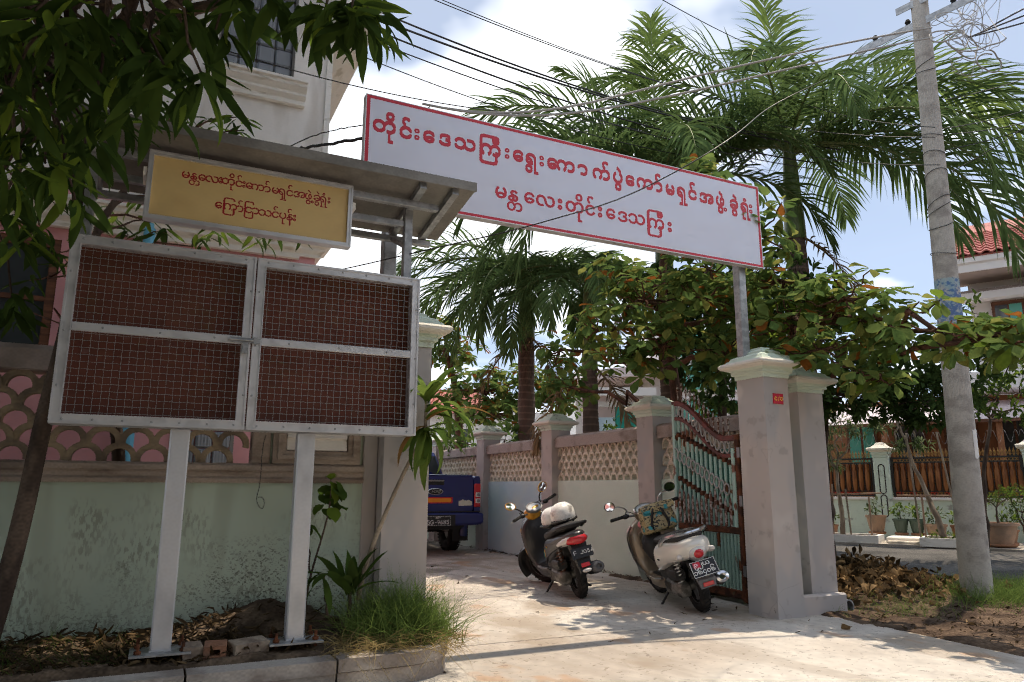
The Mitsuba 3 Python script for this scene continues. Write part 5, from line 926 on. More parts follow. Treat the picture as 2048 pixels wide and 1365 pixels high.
# ------------------------------------------------------------------ yellow sign hung under the canopy
ys = thing('yellow_sign', 'yellow sign with maroon lettering in an aluminium frame under the canopy', 'sign')
YX0, YX1, YZ0, YZ1, YY = -0.172, 1.007, 2.588, 3.002, 4.418
put('panel', box(YX0 + 0.02, YX1 - 0.02, YY, YY + 0.03, YZ0 + 0.02, YZ1 - 0.02), 'yellow_board', ys)
put('frame', picture_frame(YX0, YX1, YZ0, YZ1, YY + 0.05, [(0, 0.027, 0.065), (0.0, 0.010, 0.070)]), 'aluminium', ys)
put_text('y', YY - 0.0005, 'letter_maroon', ys, 0.0015)
for x in (YX0 - 0.022, YX1 + 0.004):
    put('lug', bbox_(x, x + 0.018, YY - 0.01, YY + 0.16, 2.845, 2.895, 0.002), 'white_trim', ys)

# characters of the pillar's number plate
for g, x, s in (('y1004', 5.053, 0.00072), ('y1040', 5.122, 0.00072)):
    v, f = solid(glyph(g), 0.0012)
    put('character', (np.stack([x + v[:, 0] * s * 0.85, 4.8925 - v[:, 2], 1.890 + v[:, 1] * s], 1), f), 'print_yellow', pq)
put('character', bar((5.098, 4.892, 1.882), (5.116, 4.892, 1.935), 0.005, 0.002, up=(0, 1, 0)), 'print_yellow', pq)

# ------------------------------------------------------------------ scooters (x forward from the rear axle's ground point, y to the left)


def torus(R, r, n=28, k=12, flat=1.0):
    a, b = np.arange(n) * 2 * PI / n, np.arange(k) * 2 * PI / k
    A, B = np.meshgrid(a, b, indexing='ij')
    q = R + r * np.cos(B)
    ring_ = np.stack([q * np.cos(A), flat * r * np.sin(B), q * np.sin(A)], -1)      # wheel in the xz plane
    v, f = rings(np.concatenate([ring_, ring_[:1]]), True, False)
    return v, f


def lathe_y(prof, n=24):
    """profile of (radius, y) about the y axis"""
    v, f = lathe(prof, n)
    return np.stack([v[:, 0], v[:, 2], v[:, 1]], 1), f[:, ::-1]


def wheel(put_, parent_name, x, r, w, spokes, axle_z):
    t = put_('wheel', xf(torus(r - w, w, 32, 12, 0.95), tra(x, 0, axle_z)), 'rubber')
    grooves = []
    for k in range(30):
        a = 2 * PI * k / 30
        grooves.append(xf(box(-0.004, 0.004, -0.034, 0.034, r - 0.012, r + 0.0015), tra(x, 0, axle_z) @ roty(a) @ rotz(0.5)))
    put_('tread', cat(grooves), 'plastic_black', t, kind='stuff')
    put_('rim', xf(lathe_y([(r - 2 * w + 0.012, -0.03), (r - 1.75 * w, -0.032), (r - 1.75 * w, 0.032), (r - 2 * w + 0.012, 0.03), (r - 2 * w + 0.002, 0)], 28), tra(x, 0, axle_z)), 'steel_grey', t)
    for k in range(spokes):
        a = 2 * PI * k / spokes
        put_('spoke', xf(hull([(0.02, -0.012, -0.022), (0.02, 0.012, -0.022), (0.02, -0.012, 0.022), (0.02, 0.012, 0.022), (r - 1.8 * w, -0.01, -0.013), (r - 1.8 * w, 0.01, -0.013), (r - 1.8 * w, -0.01, 0.013), (r - 1.8 * w, 0.01, 0.013)]), tra(x, 0, axle_z) @ roty(a)), 'steel_grey', t)
    put_('hub', xf(lathe_y([(0.001, -0.06), (0.035, -0.055), (0.05, -0.02), (0.05, 0.02), (0.035, 0.055), (0.001, 0.06)], 16), tra(x, 0, axle_z)), 'engine', t)
    return t


def scooter(label, pos, heading, lean, steer, style):
    t = thing('motor_scooter', label, 'scooter')
    W = tra(*pos) @ rotz(heading) @ rotx(-lean)
    retro, rolling = style == 'retro', True
    WB, SC = W @ tra(0.05, 0, 0), np.diag([1.0, 1.10, 0.885, 1.0])

    def pp(name, m, mt, parent=None, smooth=40, **k):
        return put(name, xf(m, W if name in ('wheel', 'tread', 'rim', 'spoke', 'hub') else (W if rolling else WB) @ SC), mt, parent or t, smooth=smooth if mt not in ('rubber',) else 50, **k)

    body, inner = ('bike_white', 'bike_bronze') if retro else ('bike_grey', 'bike_black')
    R = 0.265
    wheel(pp, t, 0, 0.25, 0.052, 5, 0.25)
    # body behind the floor
    rolling = False
    if retro:
        cowl = [(0.50, 0, 0.50, 0.13, 0.13), (0.40, 0, 0.545, 0.165, 0.165), (0.2, 0, 0.60, 0.19, 0.155), (0.0, 0, 0.645, 0.195, 0.135), (-0.2, 0, 0.675, 0.175, 0.115), (-0.34, 0, 0.69, 0.125, 0.095), (-0.40, 0, 0.695, 0.07, 0.06), (-0.415, 0, 0.695, 0.02, 0.02)]
    else:
        cowl = [(0.50, 0, 0.46, 0.11, 0.15), (0.38, 0, 0.52, 0.15, 0.165), (0.2, 0, 0.575, 0.175, 0.15), (0.0, 0, 0.63, 0.165, 0.12), (-0.2, 0, 0.69, 0.135, 0.09), (-0.38, 0, 0.735, 0.095, 0.065), (-0.47, 0, 0.755, 0.05, 0.04), (-0.49, 0, 0.757, 0.015, 0.015)]
    cw = pp('side_cowl', loft_x(cowl, 26, 2.8), body, smooth=60)
    if retro:
        pp('badge', xf(ball((0, 0, 0), (0.055, 0.006, 0.012), 6), tra(0.16, 0.186, 0.575) @ rotz(0.06)), 'plastic_black', cw)
        pp('cowl_trim', tube([(0.47, 0.135, 0.40), (0.30, 0.178, 0.452), (0.10, 0.188, 0.515), (-0.15, 0.172, 0.572)], 0.007, 6), 'chrome', cw)
    else:
        for k in range(5):
            x = 0.36 - 0.035 * k
            pp('decal_stripe', hull([(x, 0.158 + 0.004, 0.46 + 0.02 * k), (x - 0.022, 0.160 + 0.004, 0.47 + 0.02 * k), (x - 0.07, 0.172 + 0.004, 0.56 + 0.018 * k), (x - 0.10, 0.172 + 0.004, 0.56 + 0.018 * k), (x, 0.152, 0.46 + 0.02 * k), (x - 0.09, 0.162, 0.55 + 0.018 * k)]), 'bike_gold' if k % 3 else 'teal_decal', cw)
        pp('cowl_crease', tube([(0.40, 0.150, 0.40), (0.20, 0.176, 0.50), (-0.05, 0.165, 0.59), (-0.30, 0.115, 0.67)], 0.012, 6), 'bike_black', cw)
    pp('under_cover', loft_x([(0.52, 0, 0.36, 0.12, 0.09), (0.30, 0, 0.40, 0.13, 0.11), (0.05, 0, 0.50, 0.12, 0.09), (-0.20, 0, 0.585, 0.10, 0.05)], 18, 3), 'plastic_black')
    # seat
    if retro:
        st = [(0.52, 0, 0.725, 0.075, 0.03), (0.42, 0, 0.735, 0.125, 0.045), (0.2, 0, 0.755, 0.145, 0.05), (0.0, 0, 0.785, 0.155, 0.055), (-0.18, 0, 0.80, 0.145, 0.05), (-0.29, 0, 0.80, 0.11, 0.035), (-0.31, 0, 0.80, 0.04, 0.02)]
    else:
        st = [(0.52, 0, 0.64, 0.06, 0.05), (0.42, 0, 0.70, 0.11, 0.06), (0.22, 0, 0.74, 0.135, 0.055), (0.08, 0, 0.77, 0.145, 0.055), (-0.10, 0, 0.82, 0.135, 0.05), (-0.28, 0, 0.845, 0.11, 0.04), (-0.36, 0, 0.85, 0.05, 0.02)]
    pp('seat', loft_x(st, 22, 2.6), 'seat_black', smooth=60)
    zs = 0.80 if retro else 0.855
    if retro:
        for s in (-1, 1):
            pp('grab_rail', tube(spline([(0.10, s * 0.155, 0.70), (-0.05, s * 0.185, 0.775), (-0.2, s * 0.175, 0.83), (-0.35, s * 0.11, 0.85), (-0.39, s * 0.0, 0.85)], 14), 0.019, 8), 'chrome')
    else:
        pp('grab_rail', tube(spline([(-0.15, 0.14, 0.80), (-0.30, 0.145, 0.85), (-0.42, 0.08, 0.875), (-0.44, 0, 0.88), (-0.42, -0.08, 0.875), (-0.30, -0.145, 0.85), (-0.15, -0.14, 0.80)], 20), 0.016, 8), 'plastic_black')
    # leg shield, floor, front
    sh = [(0.21, 0.80, 0, 0.13, 0.12), (0.29, 0.86, 0, 0.11, 0.165), (0.36, 0.905, 0, 0.085, 0.185), (0.5, 0.945, 0, 0.075, 0.215), (0.65, 0.965, 0, 0.085, 0.225), (0.78, 0.98, 0, 0.09, 0.215), (0.88, 0.99, 0, 0.085, 0.16), (0.94, 0.99, 0, 0.07, 0.085), (0.965, 0.99, 0, 0.05, 0.05)]
    ls = pp('leg_shield', loft_z(sh, 26, 3.2), inner, smooth=60)
    if retro:
        edge = spline([(0.845, 0.135, 0.28), (0.905, 0.182, 0.36), (0.95, 0.223, 0.5), (0.968, 0.234, 0.65), (0.985, 0.224, 0.78), (0.992, 0.168, 0.88)], 20)
        for s in (-1, 1):
            pp('shield_trim', tube(edge * [1, s, 1] - [0.02, 0, 0], 0.012, 6), 'chrome', ls)
        pp('glove_box', loft_x([(0.868, 0.02, 0.70, 0.12, 0.11), (0.88, 0.02, 0.70, 0.125, 0.115), (0.91, 0.02, 0.70, 0.125, 0.115)], 20, 4), 'bike_bronze', ls)
        pp('lock_plate', box(0.862, 0.872, 0.03, 0.10, 0.775, 0.81), 'plastic_black', ls)
        pp('front_panel', loft_z([(0.42, 1.00, 0, 0.03, 0.12), (0.6, 1.035, 0, 0.04, 0.14), (0.8, 1.055, 0, 0.04, 0.13), (0.9, 1.04, 0, 0.03, 0.09)], 20, 2.5), 'bike_white', ls)
    else:
        for s in (-1, 1):
            pp('side_flash', loft_z([(0.40, 0.96, s * 0.165, 0.03, 0.018), (0.5, 1.0, s * 0.195, 0.035, 0.016), (0.66, 1.02, s * 0.203, 0.03, 0.014), (0.8, 1.0, s * 0.205, 0.02, 0.012)], 12, 2.2), 'bike_gold', ls)
            pp('lower_flash', loft_z([(0.30, 0.95, s * 0.13, 0.06, 0.02), (0.38, 1.0, s * 0.155, 0.06, 0.02), (0.46, 1.03, s * 0.165, 0.03, 0.015)], 12, 2.2), 'teal_decal', ls)
        pp('front_panel', loft_z([(0.42, 0.99, 0, 0.04, 0.15), (0.6, 1.035, 0, 0.05, 0.165), (0.8, 1.06, 0, 0.05, 0.15), (0.92, 1.04, 0, 0.03, 0.09)], 20, 2.5), 'bike_gold', ls)
        pp('key_switch', tube([(0.90, -0.05, 0.83), (0.88, -0.05, 0.835)], 0.018, 10), 'chrome', ls)
    pp('floor', loft_x([(0.42, 0, 0.27, 0.13, 0.075), (0.60, 0, 0.262, 0.158, 0.076), (0.78, 0, 0.265, 0.158, 0.08), (0.88, 0, 0.31, 0.14, 0.09)], 20, 4), inner if retro else 'bike_black')
    pp('floor_mat', box(0.50, 0.80, -0.125, 0.125, 0.338, 0.346), 'plastic_black')
    for s in (-1, 1):
        pp('floor_edge', tube([(0.44, s * 0.14, 0.325), (0.6, s * 0.158, 0.312), (0.80, s * 0.158, 0.315)], 0.014, 6), 'plastic_grey' if not retro else 'chrome')
    rolling = True
    # steered front
    S = tra(1.19, 0, 0.25) @ roty(-0.38) @ rotz(steer) @ roty(0.38) @ tra(-1.19, 0, -0.25)

    def ps(name, m, mt, parent=None, **k):
        return pp(name, xf(m, S), mt, parent, **k)

    wheel(ps, t, 1.25, 0.25, 0.047, 5, 0.25)
    for s in (-1, 1):
        ps('fork_leg', tube([(1.25, s * 0.075, R), (1.16, s * 0.07, 0.56)], [0.02, 0.025], 10), 'chrome' if retro else 'bike_black')
    an = np.radians(np.linspace(-25, 150, 16))
    fen = np.stack([np.stack([1.25 - (R + 0.035 - 0.02 * abs(y) ** 2) * np.cos(a_) if False else 1.25 + (R + 0.055 - 0.035 * (y ** 2)) * np.cos(an), y * 0.068 + an * 0, R + (R + 0.055 - 0.035 * (y ** 2)) * np.sin(an)], -1) for y in np.linspace(-1, 1, 7)], 1)
    ps('front_fender', rings(fen, False, False), 'bike_white' if retro else 'bike_grey', smooth=60)
    hz = 1.0
    ps('headset', loft_z([(0.90, 1.0, 0, 0.05, 0.055), (0.95, 1.005, 0, 0.075, 0.085), (1.0, 1.0, 0, 0.085, 0.10), (1.04, 0.985, 0, 0.07, 0.085), (1.06, 0.975, 0, 0.03, 0.04)], 20, 2.5), 'bike_bronze' if retro else 'bike_gold', smooth=60)
    dm = tra(0.945, 0, 1.045) @ roty(-0.75)
    d = ps('dash_rim', xf(lathe([(0.001, -0.04), (0.085, -0.035), (0.098, 0.0), (0.092, 0.012), (0.080, 0.012), (0.078, 0.004), (0.001, 0.004)], 24), dm @ np.diag([0.85, 1.1, 1, 1])), 'plastic_grey' if not retro else 'chrome')
    ps('dial', xf(lathe([(0.001, 0.0045), (0.076, 0.0045), (0.07, 0.011), (0.001, 0.013)], 24), dm @ np.diag([0.85, 1.1, 1, 1])), 'dial', d)
    bars_ = spline([(0.93, 0.345, 1.035), (0.95, 0.24, 1.03), (0.99, 0.10, 1.0), (0.99, -0.10, 1.0), (0.95, -0.24, 1.03), (0.93, -0.345, 1.035)], 24)
    ps('handlebar', tube(bars_, 0.0125, 8), 'steel_grey')
    for s in (-1, 1):
        ps('grip', tube([(0.952, s * 0.235, 1.03), (0.930, s * 0.36, 1.036)], 0.019, 10), 'rubber')
        ps('switch_pod', ball((0.955, s * 0.20, 1.025), (0.032, 0.035, 0.03), 8), 'plastic_black')
        ps('brake_lever', tube([(0.985, s * 0.19, 1.025), (1.0, s * 0.27, 1.02), (0.985, s * 0.35, 1.015)], 0.007, 6), 'steel_grey')
        if retro:
            ps('mirror_stem', tube(spline([(0.965, s * 0.17, 1.04), (0.965, s * 0.175, 1.10), (0.96, s * 0.28, 1.165)], 10), 0.007, 6), 'chrome')
            mm = tra(0.955, s * 0.325, 1.19) @ rotz(s * 0.15) @ roty(-PI / 2 + 0.1)
            q = ps('mirror', xf(lathe([(0.001, -0.022), (0.04, -0.016), (0.056, 0.0), (0.056, 0.008), (0.050, 0.008), (0.05, 0.004), (0.001, 0.004)], 20), mm), 'plastic_black')
            ps('mirror_glass', xf(lathe([(0.001, 0.007), (0.051, 0.0065), (0.001, 0.0055)], 20), mm), 'mirror', q)
        else:
            ps('mirror_stem', tube(spline([(0.97, s * 0.15, 1.04), (0.99, s * 0.19, 1.12), (0.985, s * 0.24, 1.16)], 8), 0.008, 6), 'plastic_black')
            mm = tra(0.975, s * 0.275, 1.205) @ rotz(s * 0.12) @ roty(-PI / 2 + 0.12) @ rotz(-s * 0.5) @ np.diag([1.0, 1.5, 1, 1])
            q = ps('mirror', xf(lathe([(0.001, -0.03), (0.035, -0.022), (0.052, 0.0), (0.052, 0.008), (0.045, 0.008), (0.045, 0.004), (0.001, 0.004)], 18), mm), 'bike_gold')
            ps('mirror_glass', xf(lathe([(0.001, 0.007), (0.046, 0.0065), (0.001, 0.0055)], 18), mm), 'mirror', q)
    for s in (-1, 1):
        ps('control_cable', tube(spline([(0.965, s * 0.19, 1.03), (1.03, s * 0.15, 1.06), (1.06, s * 0.07, 1.0), (1.04, s * 0.03, 0.90)], 14), 0.0045, 5), 'rubber')
    ps('headlight', ball((1.075, 0, 0.985), (0.03, 0.075, 0.055), 8), 'lens_clear')
    # engine, exhaust, suspension
    rolling = True
    pp('engine_case', loft_x([(0.36, 0.10, 0.27, 0.045, 0.06), (0.28, 0.105, 0.275, 0.06, 0.085), (0.12, 0.11, 0.275, 0.06, 0.075), (-0.02, 0.11, 0.27, 0.055, 0.085), (-0.09, 0.10, 0.27, 0.03, 0.05)], 18, 3), 'engine')
    pp('cylinder', loft_x([(0.42, 0, 0.30, 0.09, 0.08), (0.34, 0, 0.30, 0.10, 0.095), (0.2, 0.0, 0.31, 0.09, 0.08)], 14, 3), 'plastic_black')
    pp('air_box', loft_x([(0.16, 0.115, 0.415, 0.05, 0.05), (0.05, 0.125, 0.43, 0.055, 0.065), (-0.08, 0.12, 0.43, 0.045, 0.055)], 14, 3.4), 'plastic_black')
    for k in range(6):
        pp('cooling_fin', box(0.30 - 0.03 * k, 0.312 - 0.03 * k, 0.16, 0.172, 0.22, 0.33), 'engine')
    a_ = np.linspace(0, 7 * 2 * PI, 98)
    lo, hi = np.array([-0.03, 0.115, 0.34]), np.array([-0.10, 0.125, 0.60])
    hel = lo + (hi - lo) * (a_ / a_[-1])[:, None] + 0.026 * np.stack([np.cos(a_), np.sin(a_), a_ * 0], 1)
    q = pp('shock_absorber', tube([lo - [0, 0, 0.06], hi + [0, 0, 0.03]], 0.013, 8), 'steel_grey')
    pp('spring', tube(hel, 0.0065, 6), 'chrome' if retro else 'rust', q)
    ex = pp('exhaust', tube(spline([(0.34, -0.06, 0.19), (0.20, -0.13, 0.20), (0.08, -0.155, 0.25), (0.0, -0.16, 0.275)], 10), 0.018, 8), 'engine')
    pp('silencer', xf(lathe([(0.001, 0), (0.045, 0.0), (0.062, 0.03), (0.066, 0.25), (0.055, 0.33), (0.03, 0.34), (0.028, 0.31), (0.001, 0.31)], 18), tra(0.06, -0.165, 0.275) @ roty(-PI / 2 + 0.20)), 'plastic_grey' if not retro else 'chrome', ex)
    pp('heat_shield', xf(lathe([(0.068, 0.05), (0.072, 0.07), (0.072, 0.24), (0.068, 0.26)], 18), tra(0.06, -0.165, 0.275) @ roty(-PI / 2 + 0.20)), 'plastic_black', ex)
    pp('side_stand', cat([tube([(0.42, 0.11, 0.22), (0.47, 0.24, 0.035)], 0.012, 8), hull([(0.45, 0.22, 0.03), (0.51, 0.22, 0.03), (0.45, 0.27, 0.03), (0.51, 0.27, 0.03), (0.48, 0.245, 0.05)])]), 'plastic_black')
    pp('centre_stand', tube(spline([(0.28, -0.12, 0.20), (0.20, -0.13, 0.10), (0.06, -0.13, 0.09)], 8), 0.012, 6), 'plastic_black')
    # tail
    rolling = False
    if retro:
        rf = pp('rear_mudguard', loft_x([(-0.14, 0, 0.565, 0.07, 0.03), (-0.27, 0, 0.50, 0.07, 0.03), (-0.37, 0, 0.40, 0.065, 0.035), (-0.415, 0, 0.33, 0.05, 0.03)], 14, 3), 'plastic_black')
        pp('guard_flap', hull([(-0.36, -0.075, 0.43), (-0.36, 0.075, 0.43), (-0.43, -0.075, 0.39), (-0.43, 0.075, 0.39), (-0.435, -0.06, 0.31), (-0.435, 0.06, 0.31), (-0.40, -0.06, 0.30), (-0.40, 0.06, 0.30)]), 'plastic_grey', rf)
        pp('reflector', bbox_(-0.447, -0.436, -0.045, 0.045, 0.325, 0.365, 0.003), 'lens_red', rf)
        tl = pp('tail_light', ball((-0.385, 0, 0.655), (0.045, 0.075, 0.07), 10), 'lens_clear', smooth=60)
        pp('tail_lens', ball((-0.392, 0, 0.645), (0.045, 0.055, 0.055), 10), 'lens_red', tl, smooth=60)
        pp('tail_rim', xf(torus(0.082, 0.010, 24, 8), tra(-0.365, 0, 0.655) @ rotz(PI / 2)), 'chrome', tl)
        for s in (-1, 1):
            pp('turn_signal', xf(ball((0, 0, 0), (0.055, 0.022, 0.032), 8), tra(-0.315, s * 0.125, 0.635) @ rotz(s * -0.75)), 'lens_clear')
        PMt = tra(-0.445, 0, 0.50) @ roty(0.35)
        plw, plh = 0.215, 0.155
    else:
        rf = pp('rear_mudguard', hull([(-0.30, -0.08, 0.66), (-0.30, 0.08, 0.66), (-0.42, -0.075, 0.66), (-0.42, 0.075, 0.66), (-0.50, -0.055, 0.36), (-0.50, 0.055, 0.36), (-0.465, -0.055, 0.345), (-0.465, 0.055, 0.345)]), 'plastic_black')
        pp('reflector', xf(bbox_(-0.008, 0.004, -0.04, 0.04, -0.022, 0.022, 0.003), tra(-0.500, 0, 0.435) @ roty(0.26)), 'lens_red', rf)
        pp('lamp', xf(ball((0, 0, 0), (0.02, 0.045, 0.022), 8), tra(-0.508, 0, 0.375) @ roty(0.26)), 'lens_clear', rf)
        tl = pp('tail_light', loft_x([(-0.22, 0, 0.665, 0.155, 0.045), (-0.34, 0, 0.70, 0.135, 0.055), (-0.43, 0, 0.715, 0.095, 0.055), (-0.48, 0, 0.715, 0.05, 0.04), (-0.49, 0, 0.715, 0.01, 0.01)], 18, 2.2), 'lens_clear', smooth=60)
        pp('tail_lens', loft_x([(-0.37, 0, 0.70, 0.115, 0.052), (-0.44, 0, 0.71, 0.093, 0.055), (-0.493, 0, 0.71, 0.055, 0.043), (-0.503, 0, 0.71, 0.01, 0.01)], 18, 2.2), 'lens_red', tl, smooth=60)
        PMt = tra(-0.478, 0, 0.565) @ roty(0.26)
        plw, plh = 0.20, 0.115
    pl_ = pp('plate', xf(bbox_(-0.006, 0.0, -plw / 2, plw / 2, -plh / 2, plh / 2, 0.002), PMt), 'plate_black', rf, smooth=False)
    LW = WB @ SC @ PMt @ np.array([[0, 0, -1, -0.0062], [-1, 0, 0, 0], [0, 1, 0, 0], [0, 0, 0, 1.0]])
    fr = sg.box(-plw / 2 + 0.003, -plh / 2 + 0.003, plw / 2 - 0.003, plh / 2 - 0.003)
    if retro:
        put('plate_border', xf(extrude(fr.difference(fr.buffer(-0.004)), 0.001), LW), 'print_white', pl_)
        put('red_patch', xf(extrude(sg.box(-0.082, 0.012, -0.022, 0.066), 0.0007), LW), 'sign_red', pl_)
        for chars, x, z in (('1049 1042 101a', -0.076, 0.022), ('1041 1046 1044 1040 1046', -0.096, -0.050)):
            for c in chars.split(' '):
                g = glyph('y' + c)
                v, f = solid(g, 0.0015)
                w_ = v[:, 0].max() - v[:, 0].min()
                put('character', xf((np.stack([x + (v[:, 0] - v[:, 0].min()) * 0.00062, z + v[:, 1] * 0.00068, v[:, 2]], 1), f), LW), 'print_white', pl_)
                x += w_ * 0.00062 + 0.005
    else:
        m_ = meshkit.text_mesh('F', 0.045, 0.001)
        put('character', xf((np.array(m_.vertices) + [-0.085, -0.015, 0], np.array(m_.faces)), LW), 'print_white', pl_)
        m_ = meshkit.text_mesh('J054', 0.042, 0.001)
        put('character', xf((np.array(m_.vertices) * [0.9, 1, 1] + [-0.018, -0.018, 0], np.array(m_.faces)), LW), 'print_white', pl_)
    return W


SCALE = np.diag([1.0, 1.10, 0.885, 1.0])
W1 = scooter('black scooter with orange front and mirrors carrying two white helmets', (4.07, 6.70, 0), math.atan2(1.21, 0.30), 0.25, 0.62, 'sport')
W2 = scooter('cream and bronze scooter with round mirrors beside the open gate', (4.63, 5.50, 0), math.atan2(1.19, 0.44), 0.27, 0.12, 'retro')


def helmet(label, loc, W, yaw, shell='helmet_white'):
    t = thing('helmet', label, 'helmet')
    m = W @ tra(loc[0], loc[1] * 1.1, loc[2] * 0.885) @ rotz(yaw)
    # a half dome open below
    v, f = lathe([(0.125, -0.035), (0.134, -0.03), (0.137, 0.02), (0.128, 0.075), (0.105, 0.115), (0.06, 0.143), (0.001, 0.152)], 26)
    v = v * [1.12, 0.95, 1]
    put('shell', xf((v, f), m), shell, t, smooth=60)
    put('edge_band', xf((torus(0.134, 0.013, 28, 8)[0][:, [0, 2, 1]] * [1.12, 0.95, 1] + [0, 0, -0.033], torus(0.134, 0.013, 28, 8)[1]), m), 'plastic_black', t, smooth=True)
    put('visor_peak', xf(hull([(0.12, -0.10, -0.01), (0.12, 0.10, -0.01), (0.19, -0.06, -0.02), (0.19, 0.06, -0.02), (0.12, -0.10, -0.02), (0.12, 0.10, -0.02), (0.19, -0.06, -0.027), (0.19, 0.06, -0.027)]), m), 'plastic_black', t)
    put('strap', xf(cat([tube(spline([(0.02, s * 0.118, -0.03), (0.03, s * 0.10, -0.055), (0.05, s * 0.03, -0.062)], 8), 0.007, 6) for s in (-1, 1)]), m), 'plastic_black', t)


helmet('scuffed white helmet strapped at the back of the black scooter seat', (0.00, -0.02, 0.935), W1, 2.6, 'helmet_scuffed')
helmet('plain white helmet in front of the scuffed one on the black scooter', (0.24, 0.02, 0.89), W1, 2.2)
bg = thing('shopping_bag', 'patterned gold and turquoise bag with black straps hanging from the cream scooter', 'bag')
bv, bf = loft_z([(0.80, 0.62, 0.0, 0.10, 0.15), (0.86, 0.60, 0.0, 0.11, 0.165), (0.96, 0.60, 0.0, 0.095, 0.16), (1.06, 0.60, 0.0, 0.05, 0.15), (1.10, 0.60, 0, 0.015, 0.145)], 26, 4)
bv = bv + 0.018 * (meshkit.fbm(bv * 12, 3, 5) - 0.5)[:, None] * np.array([1.0, 1, 0.3])
put('pouch', xf((bv, bf), W2 @ SCALE), 'bag_cloth', bg, smooth=60)
put('flap', xf(loft_x([(0.50, -0.02, 1.055, 0.15, 0.03), (0.55, -0.02, 1.095, 0.155, 0.025), (0.66, -0.02, 1.075, 0.15, 0.03)], 14, 3), W2 @ SCALE), 'bag_cloth', bg, smooth=60)
for y in (-0.06, 0.08):
    put('strap', xf(tube(spline([(0.49, y, 0.84), (0.495, y * 0.8, 1.0), (0.53, y * 0.3, 1.10), (0.72, y * 0.4, 1.06), (0.86, y * 0.2, 0.93)], 12) , 0.012, 6), W2 @ SCALE), 'plastic_black', bg)
bb = thing('rain_jacket', 'black rain jacket hung below the bag on the cream scooter', 'jacket')
jv, jf = loft_z([(0.50, 0.60, 0.10, 0.05, 0.05), (0.60, 0.62, 0.09, 0.08, 0.085), (0.70, 0.64, 0.08, 0.09, 0.10), (0.80, 0.66, 0.07, 0.06, 0.08), (0.86, 0.70, 0.05, 0.03, 0.04)], 24, 2.3)
jv = jv + 0.05 * (meshkit.fbm(jv * 16, 4, 3) - 0.5)[:, None] * np.array([1.0, 1, 0.5])
put('fabric', xf((jv, jf), W2 @ SCALE), 'seat_black', bb, smooth=50)
pb = thing('pink_purse', 'small pink purse between the bag and the leg shield of the cream scooter', 'purse')
put('body', xf(ball((0.77, 0.10, 0.90), (0.04, 0.055, 0.05), 8), W2 @ SCALE), 'pink', pb, smooth=True)
put('tag', xf(ball((0.775, 0.10, 0.83), (0.025, 0.04, 0.035), 6), W2 @ SCALE), 'sign_red', pb, smooth=True)

# ------------------------------------------------------------------ blue pickup (x forward from the tailgate, y to the left)
tk = thing('pickup_truck', 'dark blue pickup truck seen from behind, parked inside the drive', 'pickup truck')
TW = tra(4.22, 11.5, 0) @ rotz(PI / 2 - 0.02)


def tp(name, m, mt, parent=None, smooth=40, **k):
    return put(name, xf(m, TW), mt, parent or tk, smooth=smooth, **k)


tg = tp('tailgate', loft_x([(0.0, 0, 0.995, 0.66, 0.285), (0.012, 0, 0.995, 0.675, 0.30), (0.06, 0, 0.995, 0.678, 0.30)], 40, 14), 'truck_blue')
tp('top_spoiler', cat([hull([(0.0, -0.66, 1.285), (0.0, 0.66, 1.285), (-0.015, -0.65, 1.30), (-0.015, 0.65, 1.30), (0.06, -0.66, 1.312), (0.06, 0.66, 1.312), (0.06, -0.66, 1.28), (0.06, 0.66, 1.28)])]), 'truck_blue', tg)
tp('crease', bbox_(-0.004, 0.005, -0.60, 0.60, 0.955, 0.962, 0.002), 'truck_blue', tg)
tp('handle_recess', bbox_(-0.003, 0.01, -0.15, 0.15, 1.14, 1.23, 0.003), 'plastic_black', tg)
tp('handle', bbox_(-0.02, -0.003, -0.145, 0.145, 1.195, 1.222, 0.006), 'steel_grey', tg)
bd_ = tp('badge', xf(ball((0, 0, 0), (0.012, 0.135, 0.055), 10), tra(-0.002, 0, 1.035)), 'chrome', tg, smooth=True)
tp('badge_face', xf(ball((0, 0, 0), (0.012, 0.122, 0.046), 10), tra(-0.0055, 0, 1.035)), 'plate_black', bd_, smooth=True)
LB = TW @ tra(-0.0182, 0, 1.015) @ np.array([[0, 0, -1, 0], [-1, 0, 0, 0], [0, 1, 0, 0], [0, 0, 0, 1.0]])
m_ = meshkit.text_mesh('Ford', 0.05, 0.003)
mv = np.array(m_.vertices)
mv[:, 0] += 0.25 * mv[:, 1] - mv[:, 0].max() / 2
put('badge_lettering', xf((mv, np.array(m_.faces)), LB), 'chrome', bd_)
tp('strip_border', box(-0.004, 0.002, -0.30, 0.62, 0.845, 0.945), 'sign_red', tg, smooth=False)
tp('reflective_strip', box(-0.007, -0.003, -0.275, 0.60, 0.862, 0.928), 'orange_strip', tg, smooth=False)
sk = sg.Polygon([(-0.12, 0), (0.12, 0.01), (0.12, 0.07), (0.06, 0.10), (0.0, 0.085), (-0.05, 0.11), (-0.09, 0.08), (-0.12, 0.09)])
tp('torn_sticker', xf(extrude(sk, 0.002), tra(-0.0035, -0.53, 0.80) @ np.array([[0, 0, 1, -0.0], [-1, 0, 0, 0], [0, 1, 0, 0], [0, 0, 0, 1.0]])), 'sticker', tg, smooth=False)
